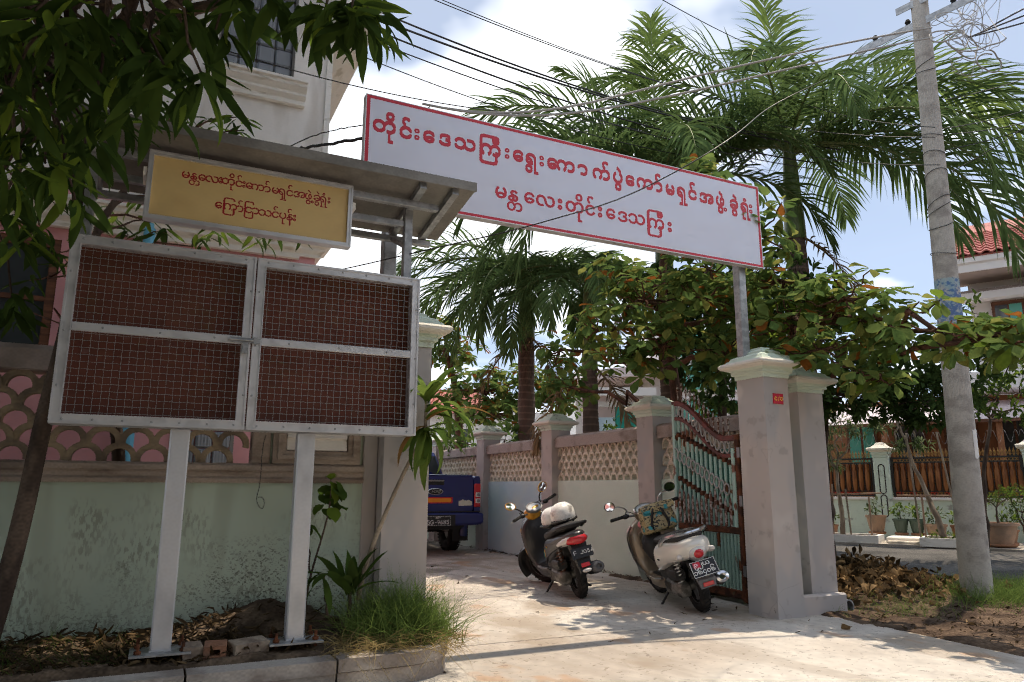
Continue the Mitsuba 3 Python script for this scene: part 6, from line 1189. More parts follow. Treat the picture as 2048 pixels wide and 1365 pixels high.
for s in (-1, 1):
    bs = tp('bed_side', loft_x([(0.0, s * 0.735, 0.98, 0.05, 0.30), (0.05, s * 0.75, 0.98, 0.065, 0.315), (0.9, s * 0.77, 0.98, 0.075, 0.325), (1.55, s * 0.77, 0.98, 0.07, 0.325)], 24, 6), 'truck_blue')
    tl = tp('tail_light', bbox_(-0.018, 0.09, min(s * 0.685, s * 0.80), max(s * 0.685, s * 0.80), 0.78, 1.165, 0.012), 'lens_red', bs)
    for z in (0.885, 0.985):
        tp('clear_lens', bbox_(-0.024, -0.012, min(s * 0.705, s * 0.79), max(s * 0.705, s * 0.79), z - 0.04, z + 0.038, 0.004), 'lens_clear', tl)
        tp('bulb_bowl', bbox_(-0.027, -0.0235, min(s * 0.73, s * 0.78), max(s * 0.73, s * 0.78), z - 0.025, z + 0.022, 0.001), 'steel_grey', tl)
    fl = torus(0.47, 0.055, 32, 10, 1.2)
    keep = np.array([(fl[0][q][:, 2] > -0.12).all() for q in fl[1]])
    tp('wheel_arch', xf((fl[0], fl[1][keep]), tra(1.15, s * 0.77, 0.37)), 'truck_blue')
    for x in (1.15, 4.2):
        w = tp('wheel', xf(torus(0.26, 0.11, 36, 14, 1.05), tra(x, s * 0.68, 0.37)), 'rubber', smooth=50)
        tp('rim', xf(lathe_y([(0.001, 0.05), (0.06, 0.06), (0.17, 0.04), (0.20, 0.09), (0.20, -0.09), (0.001, -0.05)], 24), tra(x, s * 0.68, 0.37)), 'steel_grey', w)
        tp('tread_block', cat([xf(box(-0.018, 0.018, -0.10, 0.10, 0.362, 0.373), tra(x, s * 0.68, 0.37) @ roty(k * 2 * PI / 40)) for k in range(40)]), 'rubber', w, kind='stuff')
    tp('mud_flap', box(0.70, 0.712, s * 0.72 - 0.14, s * 0.72 + 0.14, 0.19, 0.56), 'plastic_black', smooth=False)
bm = tp('rear_bumper', loft_x([(-0.16, 0, 0.60, 0.74, 0.06), (-0.14, 0, 0.60, 0.80, 0.10), (-0.02, 0, 0.60, 0.815, 0.115), (0.15, 0, 0.60, 0.80, 0.09)], 32, 7), 'truck_blue')
tp('step_pad', bbox_(-0.15, 0.0, -0.74, 0.74, 0.702, 0.718, 0.004), 'plastic_black', bm)
tp('plate_recess', bbox_(-0.168, -0.10, -0.30, 0.30, 0.485, 0.665, 0.005), 'plastic_black', bm)
np_ = tp('plate', bbox_(-0.178, -0.170, -0.22, 0.22, 0.495, 0.655, 0.002), 'plate_black', bm)
LT = TW @ tra(-0.1782, 0, 0.575) @ np.array([[0, 0, -1, 0], [-1, 0, 0, 0], [0, 1, 0, 0], [0, 0, 0, 1.0]])
fr = sg.box(-0.213, -0.073, 0.213, 0.073)
put('plate_border', xf(extrude(fr.difference(fr.buffer(-0.004)), 0.001), LT), 'print_white', np_)
for s_, h, y, w_ in (('MDY', 0.030, 0.033, 1.0), ('5G-9685', 0.066, -0.055, 0.0)):
    m_ = meshkit.text_mesh(s_, h, 0.0015)
    v = np.array(m_.vertices)
    v[:, 0] = (v[:, 0] - v[:, 0].mean()) if w_ else (v[:, 0] / v[:, 0].max() - 0.5) * 0.37
    v[:, 0] -= (v[:, 0].max() + v[:, 0].min()) / 2
    put('character', xf((v + [0, y, 0], np.array(m_.faces)), LT), 'print_white', np_)
for x_ in (-0.12, 0.12):
    put('character', xf(ball((x_, 0.045, 0), (0.006, 0.006, 0.002), 4), LT), 'print_white', np_)
tp('tow_bar', cat([tube([(-0.05, 0.05, 0.47), (0.3, 0.05, 0.45)], 0.03, 8), box(0.1, 0.2, -0.5, 0.5, 0.42, 0.5)]), 'plastic_black', smooth=False)
tp('rear_axle', cat([tube([(1.15, -0.6, 0.37), (1.15, 0.6, 0.37)], 0.045, 10), ball((1.15, 0, 0.36), (0.13, 0.15, 0.14), 10)]), 'plastic_black')
tp('exhaust_pipe', tube([(0.35, -0.35, 0.40), (1.5, -0.38, 0.42)], 0.03, 10), 'engine')
tp('chassis', box(0.1, 5.0, -0.55, 0.55, 0.46, 0.60), 'plastic_black', smooth=False)
tp('bed_floor', box(0.06, 1.55, -0.70, 0.70, 0.70, 0.76), 'plastic_black', smooth=False)
cb = tp('cab', loft_z([(0.62, 2.75, 0, 1.25, 0.80), (1.22, 2.72, 0, 1.22, 0.80), (1.32, 2.68, 0, 1.14, 0.78), (1.70, 2.62, 0, 0.90, 0.66), (1.76, 2.60, 0, 0.84, 0.62), (1.78, 2.6, 0, 0.5, 0.4)], 36, 7), 'truck_blue', smooth=60)
tp('rear_window', hull([(1.555, -0.64, 1.34), (1.555, 0.64, 1.34), (1.70, -0.56, 1.68), (1.70, 0.56, 1.68), (1.62, -0.64, 1.34), (1.62, 0.64, 1.34)]), 'dark_glass', cb)
for s in (-1, 1):
    tp('side_window', hull([(1.9, s * 0.795, 1.32), (3.4, s * 0.795, 1.32), (2.0, s * 0.69, 1.68), (3.1, s * 0.69, 1.68), (2.5, s * 0.70, 1.4)]), 'dark_glass', cb)
    tp('door_mirror', ball((3.45, s * 0.93, 1.30), (0.05, 0.10, 0.09), 8), 'truck_blue', cb)
tp('bonnet', loft_x([(3.8, 0, 0.85, 0.80, 0.30), (4.6, 0, 0.83, 0.79, 0.27), (4.95, 0, 0.80, 0.74, 0.22), (5.05, 0, 0.78, 0.6, 0.15)], 28, 6), 'truck_blue', smooth=60)

# ------------------------------------------------------------------ plants
FH = unit((FWD[0], FWD[1], 0))


def view_dir(az, el):
    """az 0 = to the right of the street view, 90 = away from it"""
    a, e = math.radians(az), math.radians(el)
    return (RIGHT * math.cos(a) + FH * math.sin(a)) * math.cos(e) + np.array([0, 0, 1.0]) * math.sin(e)


def in_view(p):
    d = np.asarray(p) - EYE
    w = d @ FWD
    u, v = d @ RIGHT / np.maximum(w, 0.01), d @ UP / np.maximum(w, 0.01)
    return (w > 0.2) & (np.abs(u) < 0.74) & (np.abs(v) < 0.5), w


def put_leaves(parent, name, variants, items, limit=300, extra='foliage'):
    """items: (matrix, material); the ones that show largest are parts, the rest one part"""
    pos = np.array([m[:3, 3] for m, _ in items])
    ok, w = in_view(pos)
    order = np.argsort(np.where(ok, w, w + 100))
    dicts = {}
    for i in order[:limit] if limit else []:
        m, mt = items[i]
        k = int(i) % len(variants)
        if (k, mt) not in dicts:
            dicts[k, mt] = ply(variants[k], mt, True)
        put(name, dicts[k, mt], None, parent, tw=m)
    rest = {}
    for i in order[limit:]:
        rest.setdefault(items[i][1], []).append((int(i) % len(variants), items[i][0]))
    for mt, ms in rest.items():
        put(extra, scatter([variants[k] for k, _ in ms], [m for _, m in ms]), mt, parent, smooth=True, kind='stuff')


def rand_unit():
    v = rng.standard_normal(3)
    return v / np.linalg.norm(v)


def limb(a, b, r0, r1, sag=0.0, n=8, wob=0.03):
    a, b = np.asarray(a, float), np.asarray(b, float)
    t = np.linspace(0, 1, n)[:, None]
    p = a + (b - a) * t + np.array([0, 0, -sag]) * (4 * t * (1 - t))
    w = wob * np.linalg.norm(b - a) * rng.standard_normal((n, 3)) * np.minimum(1, 4 * t * (1 - t))
    return tube(p + w, r0 + (r1 - r0) * t[:, 0], 7)


# ---- the mango tree in the foreground
mt_ = thing('mango_tree', 'large mango tree with long drooping leaves over the notice board', 'tree')
tr = spline([(-0.713, 4.870, 0.183), (-0.658, 4.860, 0.505), (-0.620, 4.850, 0.814), (-0.591, 4.840, 1.134), (-0.567, 4.840, 1.466), (-0.50, 4.80, 2.1), (-0.52, 4.66, 2.8), (-0.60, 4.40, 3.5)], 26)
put('trunk', cat([tube(tr, np.linspace(0.052, 0.036, 26), 12), limb(tr[9], tr[17] + [0.16, 0.03, 0.0], 0.03, 0.022)]), 'bark', mt_, smooth=True)
clusters = [(-0.73, 3.65, 3.13), (-0.52, 3.24, 2.99), (-0.63, 3.54, 2.87), (-0.49, 3.66, 3.03), (-0.36, 3.36, 3.07), (-0.74, 3.85, 2.73), (-0.56, 3.87, 2.80), (-0.36, 3.33, 2.71), (-0.27, 3.47, 2.93), (-0.17, 3.18, 2.99), (-0.71, 4.10, 2.56), (-0.57, 4.23, 2.69), (-0.40, 3.60, 2.62), (-0.79, 4.63, 2.43), (-0.69, 4.66, 2.54), (-0.81, 4.92, 2.15), (-0.62, 3.14, 2.59), (-0.54, 3.58, 2.49), (-0.10, 2.97, 2.75), (-0.02, 2.99, 2.99), (0.08, 3.15, 3.07), (0.04, 2.91, 2.71), (-0.16, 3.13, 2.66), (0.17, 3.18, 3.25), (0.28, 3.02, 3.22), (0.44, 3.05, 3.27), (0.49, 2.83, 3.09), (0.57, 2.70, 3.03), (0.68, 2.85, 3.13), (-0.54, 2.94, 2.83), (-0.41, 2.97, 2.90), (-0.26, 3.00, 2.94), (-0.67, 3.12, 2.82), (-0.66, 3.44, 2.40), (-0.46, 3.13, 2.82), (-0.75, 4.36, 3.02), (-0.44, 4.02, 3.34), (-0.26, 3.73, 3.24), (-0.47, 4.11, 2.53), (-0.33, 3.94, 2.95), (-0.74, 3.94, 2.34), (-0.80, 4.20, 3.36), (-0.59, 4.04, 3.10), (-0.16, 3.65, 3.39), (-0.47, 3.82, 3.31), (-0.65, 4.13, 2.83), (-0.81, 3.92, 3.09), (-0.49, 3.76, 2.62), (-0.39, 3.73, 3.02)]
bright = [(0.57, 2.70, 3.03), (0.68, 2.85, 3.12), (0.73, 3.01, 3.31), (0.49, 2.84, 3.04), (0.80, 3.10, 3.26)]
items, tw_ = [], []
lv = [leaf(1.0, w, 'lance', 7, f, c, t) for w, f, c, t in ((0.22, 0.3, 0.7, 0.2), (0.25, 0.2, 0.45, -0.3), (0.20, 0.4, 1.0, 0.4), (0.24, 0.25, 0.2, 0.0), (0.22, 0.35, -0.2, 0.3))]


def mango_cluster(c, n, mats_, lo=0.19, hi=0.27, droop=0.75):
    tip = np.asarray(c, float)
    for k in range(n):
        a = 2 * PI * (k * 0.382 + rng.random() * 0.15)
        h = np.array([math.cos(a), math.sin(a), 0])
        d = unit(h * (0.55 + 0.5 * rng.random()) + np.array([0, 0, -droop * (0.3 + 1.1 * rng.random())]) + 0.15 * rand_unit())
        items.append((frame(tip + 0.05 * rand_unit() + d * 0.015, d, unit(np.array([0, 0, 1]) + 0.5 * rand_unit()), lo + (hi - lo) * rng.random()), mats_[rng.integers(len(mats_))]))


hubs = [(-0.75, 3.7, 3.3), (-0.35, 3.0, 3.3), (0.2, 2.9, 3.5), (0.7, 2.9, 3.5), (-1.3, 3.4, 2.9), (-0.2, 3.8, 4.2), (-1.4, 4.2, 4.2), (0.6, 3.6, 4.3), (-1.6, 2.8, 4.0)]
bl = []
for i, h in enumerate(hubs):
    bl.append(limb(tr[-1] + [0, 0, -0.1], h, 0.04, 0.018, -0.1 * rng.random()))
hub_a = np.array(hubs)
for c in clusters:
    c = np.array(c)
    j = np.argmin(np.linalg.norm(hub_a - c - [0, 0, 0.15], axis=1))
    bl.append(limb(hub_a[j], c, 0.012, 0.005, -0.06, 7, 0.05))
    mango_cluster(c, int(rng.integers(8, 14)), ['mango_dark'] * 4 + ['mango_mid'] * 3 + ['mango_lime'])
for c in bright:
    mango_cluster(np.array(c), 6, ['mango_dark'] * 4 + ['mango_mid'] * 3 + ['mango_lime'], 0.14, 0.22)
# the crown above the frame, which shades the bed and the notice board
high = []
for k in range(3600):
    p = np.array([rng.uniform(-9, 1.45), rng.uniform(-4.0, 6.6), 0])
    dist = math.hypot(p[0], p[1])
    p[2] = max(3.6, 1.5 + 0.78 * max(0.0, p @ FH)) + 1.5 * rng.random()
    if in_view(p - [0, 0, 0.35])[0] or p[2] > 7.2 or (p[0] > 0.9 and p[1] > 4.9) or p[0] > 1.45 - 0.2 * max(0, 3 - p[1]):
        continue
    if k % 8 == 0:
        j = np.argmin(np.linalg.norm(hub_a - p, axis=1))
        bl.append(limb(hub_a[j], p, 0.014, 0.006, -0.06, 6, 0.05))
    keep_, items = items, []
    mango_cluster(p, 11, ['mango_dark'], 0.22, 0.32, 0.5)
    high += items
    items = keep_
hv_ = [leaf(1.0, 0.25, 'lance', 3, 0.2, c) for c in (0.4, 0.8)]
put('upper_crown', scatter(hv_, [m for m, _ in high]), 'mango_dark', mt_, smooth=True, kind='stuff')
put('branches', cat(bl), 'bark', mt_, smooth=True)
put_leaves(mt_, 'leaf', lv, items, 300)

# ---- the dense tree on the near side of the street, behind the viewpoint
ot = thing('street_tree', 'large dense street tree behind the viewpoint, opposite the notice board', 'tree')
put('trunk', tube(spline([(-0.8, -7.2, -0.1), (-0.7, -7.2, 1.4), (-0.5, -7.0, 3.0), (-0.4, -6.9, 5.0)], 16), np.linspace(0.24, 0.12, 16), 12), 'bark', ot, smooth=True)
ms_ = []
for k in range(3000):
    u = rand_unit()
    p = np.array([0.4, -7.0, 4.0]) + u * np.array([6.6, 2.6, 2.9]) * (0.45 + 0.55 * rng.random() ** 0.5)
    if p[2] < 1.3:
        continue
    for q in range(8):
        d = unit(rand_unit() + 0.4 * u - [0, 0, 0.3])
        ms_.append(frame(p + 0.12 * rand_unit(), d, unit([0, 0, 1] + 0.4 * rand_unit()), rng.uniform(0.26, 0.40)))
put('crown', scatter([leaf(1.0, 0.42, 'oval', 3, 0.2, c) for c in (0.4, 0.8)], ms_), 'shrub_dark', ot, smooth=True, kind='stuff')

oh = thing('added_street_house', 'plain cream house added behind the viewpoint to keep sky out of the board reflections', 'house')  # added unseen house; blocks bright sky between tree gaps in the pane reflections
put('wall', box(-14, 16, -11.4, -11.1, -0.1, 6.2), 'stucco', oh)
put('roof', sweep_x([(-10.5, 6.2), (-10.5, 6.35), (-13.5, 8.0), (-13.5, 7.85)], -14.5, 16.5), 'roof_red', oh)
for k in range(7):
    w = put('window', picture_frame(-12 + 4 * k, -10.4 + 4 * k, 1.0, 2.6, -11.04, [(0, 0.08, 0.06)]), 'wood_brown', oh)
    put('pane', box(-11.92 + 4 * k, -10.48 + 4 * k, -11.098, -11.07, 1.08, 2.52), 'dark_glass', w)

# ---- young mango tree behind the wall
items = []
ym = thing('mango_sapling', 'young sunlit mango tree rising behind the notice board canopy', 'tree')
st0 = np.array((-0.495, 5.600, 2.490))
stem = spline([st0 - [0, 0, 2.0], st0, np.array((-0.475, 5.600, 2.891)), np.array((-0.348, 5.600, 3.176)), np.array((-0.120, 5.600, 3.533))], 20)
put('trunk', tube(stem, np.linspace(0.05, 0.018, 20), 8), 'bark', ym, smooth=True)
bl = []
for c in [(-0.09, 5.86, 4.01), (0.01, 5.63, 3.82), (0.20, 5.64, 3.85), (0.35, 5.46, 3.84), (0.39, 5.46, 3.74), (0.10, 5.60, 3.74), (0.30, 5.72, 3.78), (-0.11, 5.79, 3.89), (-0.44, 6.00, 3.13), (-0.17, 5.78, 3.02), (-0.31, 5.87, 2.93), (-0.07, 5.75, 2.95), (0.17, 5.64, 2.90), (0.27, 5.68, 3.00), (0.57, 5.44, 2.93), (0.68, 5.27, 2.95), (-0.55, 6.20, 3.00), (-0.02, 5.89, 3.19), (-0.25, 5.99, 3.26), (-0.74, 6.33, 2.81), (-0.99, 6.60, 2.68), (-0.90, 6.50, 2.91), (-1.05, 6.80, 2.40), (0.78, 5.21, 2.97)]:
    c = np.array(c)
    j = np.argmin(np.linalg.norm(stem - c + [0, 0, 0.3], axis=1))
    bl.append(limb(stem[j], c, 0.009, 0.004, -0.05, 7, 0.05))
    mango_cluster(c, 8, ['mango_mid', 'mango_mid', 'mango_lime', 'mango_dark'], 0.13, 0.2, 0.5)
put('branches', cat(bl), 'bark_red', ym, smooth=True)
put_leaves(ym, 'leaf', lv, items, 160)


# ---- palms
def frond(base, d0, L, g, n_leaf=60, width=0.045, reach=0.88):
    n = 26
    t = np.linspace(0, 1, n)
    h = unit([d0[0], d0[1], 0.0]) if abs(d0[2]) < 0.999 else np.array([1.0, 0, 0])
    e0 = math.asin(np.clip(d0[2], -1, 1))
    el = e0 - g * t ** 1.35
    step = np.stack([np.cos(el)[:, None] * h + np.sin(el)[:, None] * np.array([0, 0, 1.0])], 0)[0] * (L / (n - 1))
    step += 0.03 * (L / n) * np.sin(t * 4 + rng.random() * 6)[:, None] * np.cross(h, [0, 0, 1.0])
    p = np.asarray(base, float) + np.vstack([np.zeros(3), np.cumsum(step[:-1], 0)])
    tan = np.gradient(p, axis=0)
    tan /= np.linalg.norm(tan, axis=1, keepdims=True)
    side = np.cross(tan, [0, 0, 1.0])
    side = np.where(np.linalg.norm(side, axis=1, keepdims=True) > 0.05, side, np.cross(h, [0, 0, 1.0]))
    side /= np.linalg.norm(side, axis=1, keepdims=True)
    nor = np.cross(side, tan)
    rach = tube(p, np.linspace(0.028, 0.004, n) * (L / 3) ** 0.5, 6)
    # leaflets
    tl = np.repeat(np.linspace(0.10, 0.995, n_leaf), 2) + rng.uniform(-0.006, 0.006, 2 * n_leaf)
    tl = np.clip(tl, 0.05, 1)
    sg_ = np.tile([-1.0, 1.0], n_leaf)
    f = tl * (n - 1)
    i0 = np.minimum(f.astype(int), n - 2)
    w = (f - i0)[:, None]
    lerp = lambda a: a[i0] * (1 - w) + a[i0 + 1] * w
    P0, Tn, Sd, Nr = lerp(p), lerp(tan), lerp(side), lerp(nor)
    ang = np.radians(66 - 44 * tl ** 1.5)
    lift = rng.uniform(-0.15, 0.65, len(tl))
    D = Tn * np.cos(ang)[:, None] + (Sd * sg_[:, None] * np.cos(lift)[:, None] + Nr * np.sin(lift)[:, None]) * np.sin(ang)[:, None]
    LL = reach * (L / 3) * np.sin(PI * (0.20 + 0.68 * tl)) * rng.uniform(0.82, 1.1, len(tl))
    sag = rng.uniform(0.6, 1.7, len(tl))
    rows = []
    q = P0.copy()
    d = D.copy()
    across = np.cross(D, Nr + 0.35 * rng.standard_normal(Nr.shape))
    across /= np.linalg.norm(across, axis=1, keepdims=True) + 1e-9
    for k, wd in enumerate((0.55, 1.0, 0.8, 0.06)):
        hw = (width * wd / 2 * (L / 3) ** 0.5)
        rows.append(np.stack([q - across * hw, q + across * hw], 1))
        q = q + d * (LL / 3)[:, None]
        d = d - np.array([0, 0, 1.0]) * (sag * 0.32)[:, None]
        d /= np.linalg.norm(d, axis=1, keepdims=True)
    R = np.stack(rows, 1).reshape(-1, 3)
    m = len(tl)
    b = np.arange(m)[:, None] * 8
    quad = np.concatenate([np.stack([b[:, 0] + 2 * k, b[:, 0] + 2 * k + 1, b[:, 0] + 2 * k + 3, b[:, 0] + 2 * k + 2], 1) for k in range(3)])
    return rach, (R, tri(quad))


def palm(label, x, y, r, z_leaf, z_crown, fronds, lean=(0, 0), pale=()):
    t = thing('palm_tree', label, 'palm tree', None)
    zz = np.linspace(-0.1, z_leaf, 24)
    f = (zz - zz[0]) / (zz[-1] - zz[0])
    cx, cy = x + lean[0] * (f - 1) , y + lean[1] * (f - 1)
    put('trunk', tube(np.stack([cx, cy, zz], 1), r * (1.12 - 0.2 * f + 0.05 * np.sin(f * 30)), 18), 'palm_trunk', t, smooth=True)
    zc = np.linspace(z_leaf, z_crown, 8)
    g = np.linspace(0, 1, 8)
    put('crownshaft', tube(np.stack([x + 0 * zc, y + 0 * zc, zc], 1), r * (1.02 - 0.5 * g ** 1.4), 16), 'crownshaft', t, smooth=True)
    for i, (az, el, L, gr) in enumerate(fronds):
        d = view_dir(az, el)
        rach, lf = frond(np.array([x, y, z_crown - 0.06 * (i % 4)]) + d * 0.05, d, L * (1.1 if r > 0.14 and y < 10 else 1.0), gr)
        k = put('frond', lf, 'palm_pale' if i in pale else 'palm_leaf', t, smooth=True)
        put('midrib', rach, 'rachis', k, smooth=True)
    for i in range(2):
        d = view_dir(200 + 110 * i, -42)
        rach, lf = frond(np.array([x, y, z_leaf + 0.15]) + d * 0.12, d, 1.7, 0.7, 40)
        k = put('frond', lf, 'litter_pale', t, smooth=True, label='dry brown frond hanging under the crown')
        put('midrib', rach, 'litter_pale', k, smooth=True)


palm('tallest palm with a thick green crownshaft, its crown beside the utility pole', 9.52, 8.5, 0.175, 5.25, 7.0,
     [(150, 68, 3.8, 0.9), (95, 86, 3.2, 0.2), (22, 58, 3.9, 0.9), (4, 48, 4.6, 1.75), (348, 28, 4.4, 2.0), (305, 12, 3.6, 1.8), (186, 26, 3.4, 1.25), (214, 14, 3.2, 1.6), (268, 28, 3.0, 2.0), (128, 42, 3.6, 1.5), (52, 34, 3.6, 1.6), (240, 42, 3.2, 1.8), (330, 4, 4.0, 1.7), (170, 52, 3.6, 1.2), (356, 10, 4.2, 1.7), (75, 62, 3.4, 0.9), (320, -12, 3.2, 1.2), (200, -6, 3.0, 1.4), (340, 42, 4.0, 1.9), (12, 20, 3.8, 1.8), (178, 6, 3.2, 1.5)], pale=(1, 3))
palm('palm with upright pale spear leaf, crown above the right half of the white sign', 7.50, 9.5, 0.15, 4.7, 6.35,
     [(90, 87, 3.0, 0.1), (180, 36, 3.9, 1.7), (196, 20, 3.7, 1.6), (160, 52, 3.4, 1.5), (0, 40, 3.0, 1.6), (20, 60, 3.0, 1.1), (225, 25, 3.0, 1.9), (270, 30, 2.8, 2.0), (320, 30, 2.8, 1.8), (130, 60, 3.0, 1.1), (350, 15, 3.0, 1.7), (100, 78, 2.8, 0.35), (172, 70, 2.6, 0.8), (208, 2, 3.4, 1.6), (188, 2, 3.6, 1.4), (150, 30, 3.2, 1.6), (178, 52, 3.6, 1.5)], pale=(0, 11))
palm('second palm from the left, reddish trunk and green crownshaft below the sign', 6.42, 10.2, 0.135, 3.02, 4.70,
     [(180, 18, 2.2, 1.8), (205, 0, 2.2, 1.6), (150, 20, 2.2, 1.8), (0, 18, 2.2, 2.0), (340, 2, 2.2, 1.7), (20, 20, 2.3, 1.8), (270, 20, 2.0, 2.0), (240, 8, 2.1, 1.9), (300, 4, 2.0, 1.8), (90, 30, 2.2, 1.6)])
palm('leftmost palm, grey trunk with drooping fronds below the white sign', 6.36, 12.4, 0.165, 3.95, 5.35,
     [(178, 36, 3.3, 2.0), (190, 22, 3.2, 1.9), (215, 5, 3.0, 1.8), (160, 25, 3.0, 2.0), (10, 30, 2.8, 2.1), (345, 8, 2.9, 1.8), (320, -4, 2.8, 1.6), (270, 15, 2.8, 2.1), (245, 0, 3.0, 1.8), (295, -6, 2.8, 1.6), (90, 45, 2.2, 1.5), (120, 40, 2.3, 1.6), (225, -16, 2.8, 1.3), (30, 32, 2.6, 1.9), (200, -22, 2.8, 1.0), (258, -20, 2.6, 1.2), (170, 2, 2.8, 1.7)])

# ---- tropical almonds: rosettes of broad leaves, some turned rust
av = [leaf(1.0, w, 'obov', 6, f, c, t) for w, f, c, t in ((0.56, 0.22, 0.35, 0.0), (0.52, 0.35, 0.7, 0.2), (0.60, 0.12, 0.15, -0.2), (0.50, 0.4, 1.0, 0.3), (0.56, 0.2, -0.15, 0.1))]


def almond(label, trunk_pts, r0, blobs, n_parts=300, size=(0.13, 0.215), palette=('almond_a',) * 5 + ('almond_b',) * 4 + ('almond_a', 'almond_b') * 5 + ('almond_c',) * 4 + ('almond_rust',), name='almond_tree', bark='bark_red', leaves=(6, 10)):
    t = thing(name, label, 'tree')
    tr_ = spline(trunk_pts, 18)
    put('trunk', tube(tr_, np.linspace(r0, r0 * 0.5, 18), 9), bark, t, smooth=True)
    bl_, its = [], []
    for c, rad, n in blobs:
        c, rad = np.array(c), np.broadcast_to(rad, (3,))
        j = int(np.argmin(np.linalg.norm(tr_ - c + [0, 0, 0.35], axis=1)))
        bl_.append(limb(tr_[j], c, r0 * 0.45, 0.018, 0.0, 9, 0.04))
        for k in range(n):
            u = rand_unit()
            p = c + (RIGHT * u[0] * rad[0] + FH * u[1] * rad[1] + np.array([0, 0, 1]) * u[2] * rad[2]) * (0.35 + 0.65 * rng.random() ** 0.6)
            if k % 2 == 0:
                bl_.append(limb(c + (p - c) * 0.1 * rng.random(), p, 0.011, 0.006, 0.03, 6, 0.06))
            ax = unit(np.array([0, 0, 1.0]) * 0.9 + 0.55 * u + 0.3 * rand_unit())
            for q in range(int(rng.integers(*leaves))):
                a = 2 * PI * (q * 0.382) + rng.random() * 0.5
                e1 = unit(np.cross(ax, (0.3, 0.7, 0.2)))
                h = e1 * math.cos(a) + np.cross(ax, e1) * math.sin(a)
                d = unit(h + ax * rng.uniform(-0.45, 0.45) - np.array([0, 0, 0.22]))
                its.append((frame(p + d * 0.03, d, unit(ax + 0.25 * rand_unit()), rng.uniform(*size)), palette[rng.integers(len(palette))]))
    put('branches', cat(bl_), bark, t, smooth=True)
    put_leaves(t, 'leaf', av, its, n_parts)


almond('tropical almond tree with rust spotted leaves behind the gate and below the white sign', [(6.35, 7.9, -0.1), (6.3, 7.85, 1.2), (6.2, 7.7, 2.2), (5.9, 7.5, 3.2), (5.7, 7.2, 4.1)], 0.10,
       [((5.182, 6.959, 3.334), (0.75, 0.6, 0.45), 32), ((4.941, 7.592, 3.062), (0.45, 0.5, 0.35), 17), ((4.999, 8.713, 2.998), (0.35, 0.4, 0.35), 13), ((5.201, 6.633, 2.724), (0.7, 0.5, 0.3), 26), ((5.386, 6.213, 3.184), (0.6, 0.6, 0.4), 26), ((5.967, 6.490, 2.707), (0.5, 0.5, 0.35), 17), ((4.746, 5.383, 4.227), (0.22, 0.3, 0.2), 9), ((4.814, 5.638, 3.953), (0.8, 0.6, 0.4), 32), ((4.863, 7.056, 2.587), (0.55, 0.4, 0.25), 14), ((5.494, 5.363, 3.699), (0.35, 0.4, 0.45), 13), ((5.506, 9.456, 2.629), (0.5, 0.4, 0.3), 12), ((5.723, 6.401, 3.634), (0.6, 0.5, 0.5), 20), ((5.943, 6.182, 3.123), (0.4, 0.5, 0.5), 16), ((5.156, 7.320, 3.807), (0.5, 0.5, 0.35), 14)])
almond('broad leaved almond tree at the corner whose branch reaches right across the utility pole', [(6.9, 6.5, -0.1), (6.85, 6.45, 1.2), (6.7, 6.3, 2.0), (6.6, 6.1, 2.6), (6.5, 5.9, 3.2)], 0.085,
       [((5.674, 5.156, 2.712), (0.6, 0.5, 0.40), 21), ((5.851, 4.691, 2.884), (0.5, 0.5, 0.35), 18), ((5.597, 4.812, 2.392), (0.55, 0.4, 0.25), 15), ((5.811, 4.211, 2.582), (0.5, 0.4, 0.28), 16), ((5.742, 3.720, 2.389), (0.42, 0.35, 0.20), 14), ((5.708, 3.310, 2.267), (0.36, 0.3, 0.18), 13), ((5.671, 3.018, 2.134), (0.3, 0.3, 0.2), 8), ((5.863, 4.403, 2.116), (0.35, 0.3, 0.20), 10), ((5.724, 5.354, 3.239), (0.45, 0.5, 0.35), 13), ((5.597, 5.566, 2.573), (0.35, 0.5, 0.3), 10)], size=(0.12, 0.20), palette=('almond_a',) * 4 + ('almond_b',) * 4 + ('almond_a', 'almond_b') * 4 + ('almond_c',) * 3 + ('mango_lime',) + ('almond_rust',))
almond('distant almond tree with many small leaves at the end of the drive', [(7.5, 18.6, 0), (7.4, 18.4, 1.8), (7.2, 18.0, 3.0), (6.8, 17.6, 4.2)], 0.16,
       [((6.789, 17.463, 4.626), (0.9, 0.8, 0.45), 38), ((7.330, 16.875, 3.539), (1.1, 0.8, 0.7), 72), ((8.233, 16.406, 3.667), (1.0, 0.8, 0.6), 58), ((6.437, 17.491, 5.265), (0.6, 0.6, 0.35), 20), ((9.312, 16.517, 3.355), (0.9, 0.8, 0.55), 44), ((7.521, 16.365, 2.868), (1.0, 0.8, 0.4), 35)], n_parts=0, size=(0.17, 0.26), palette=('almond_a',) * 4 + ('almond_b',) * 4 + ('almond_c',) * 2 + ('almond_rust',))


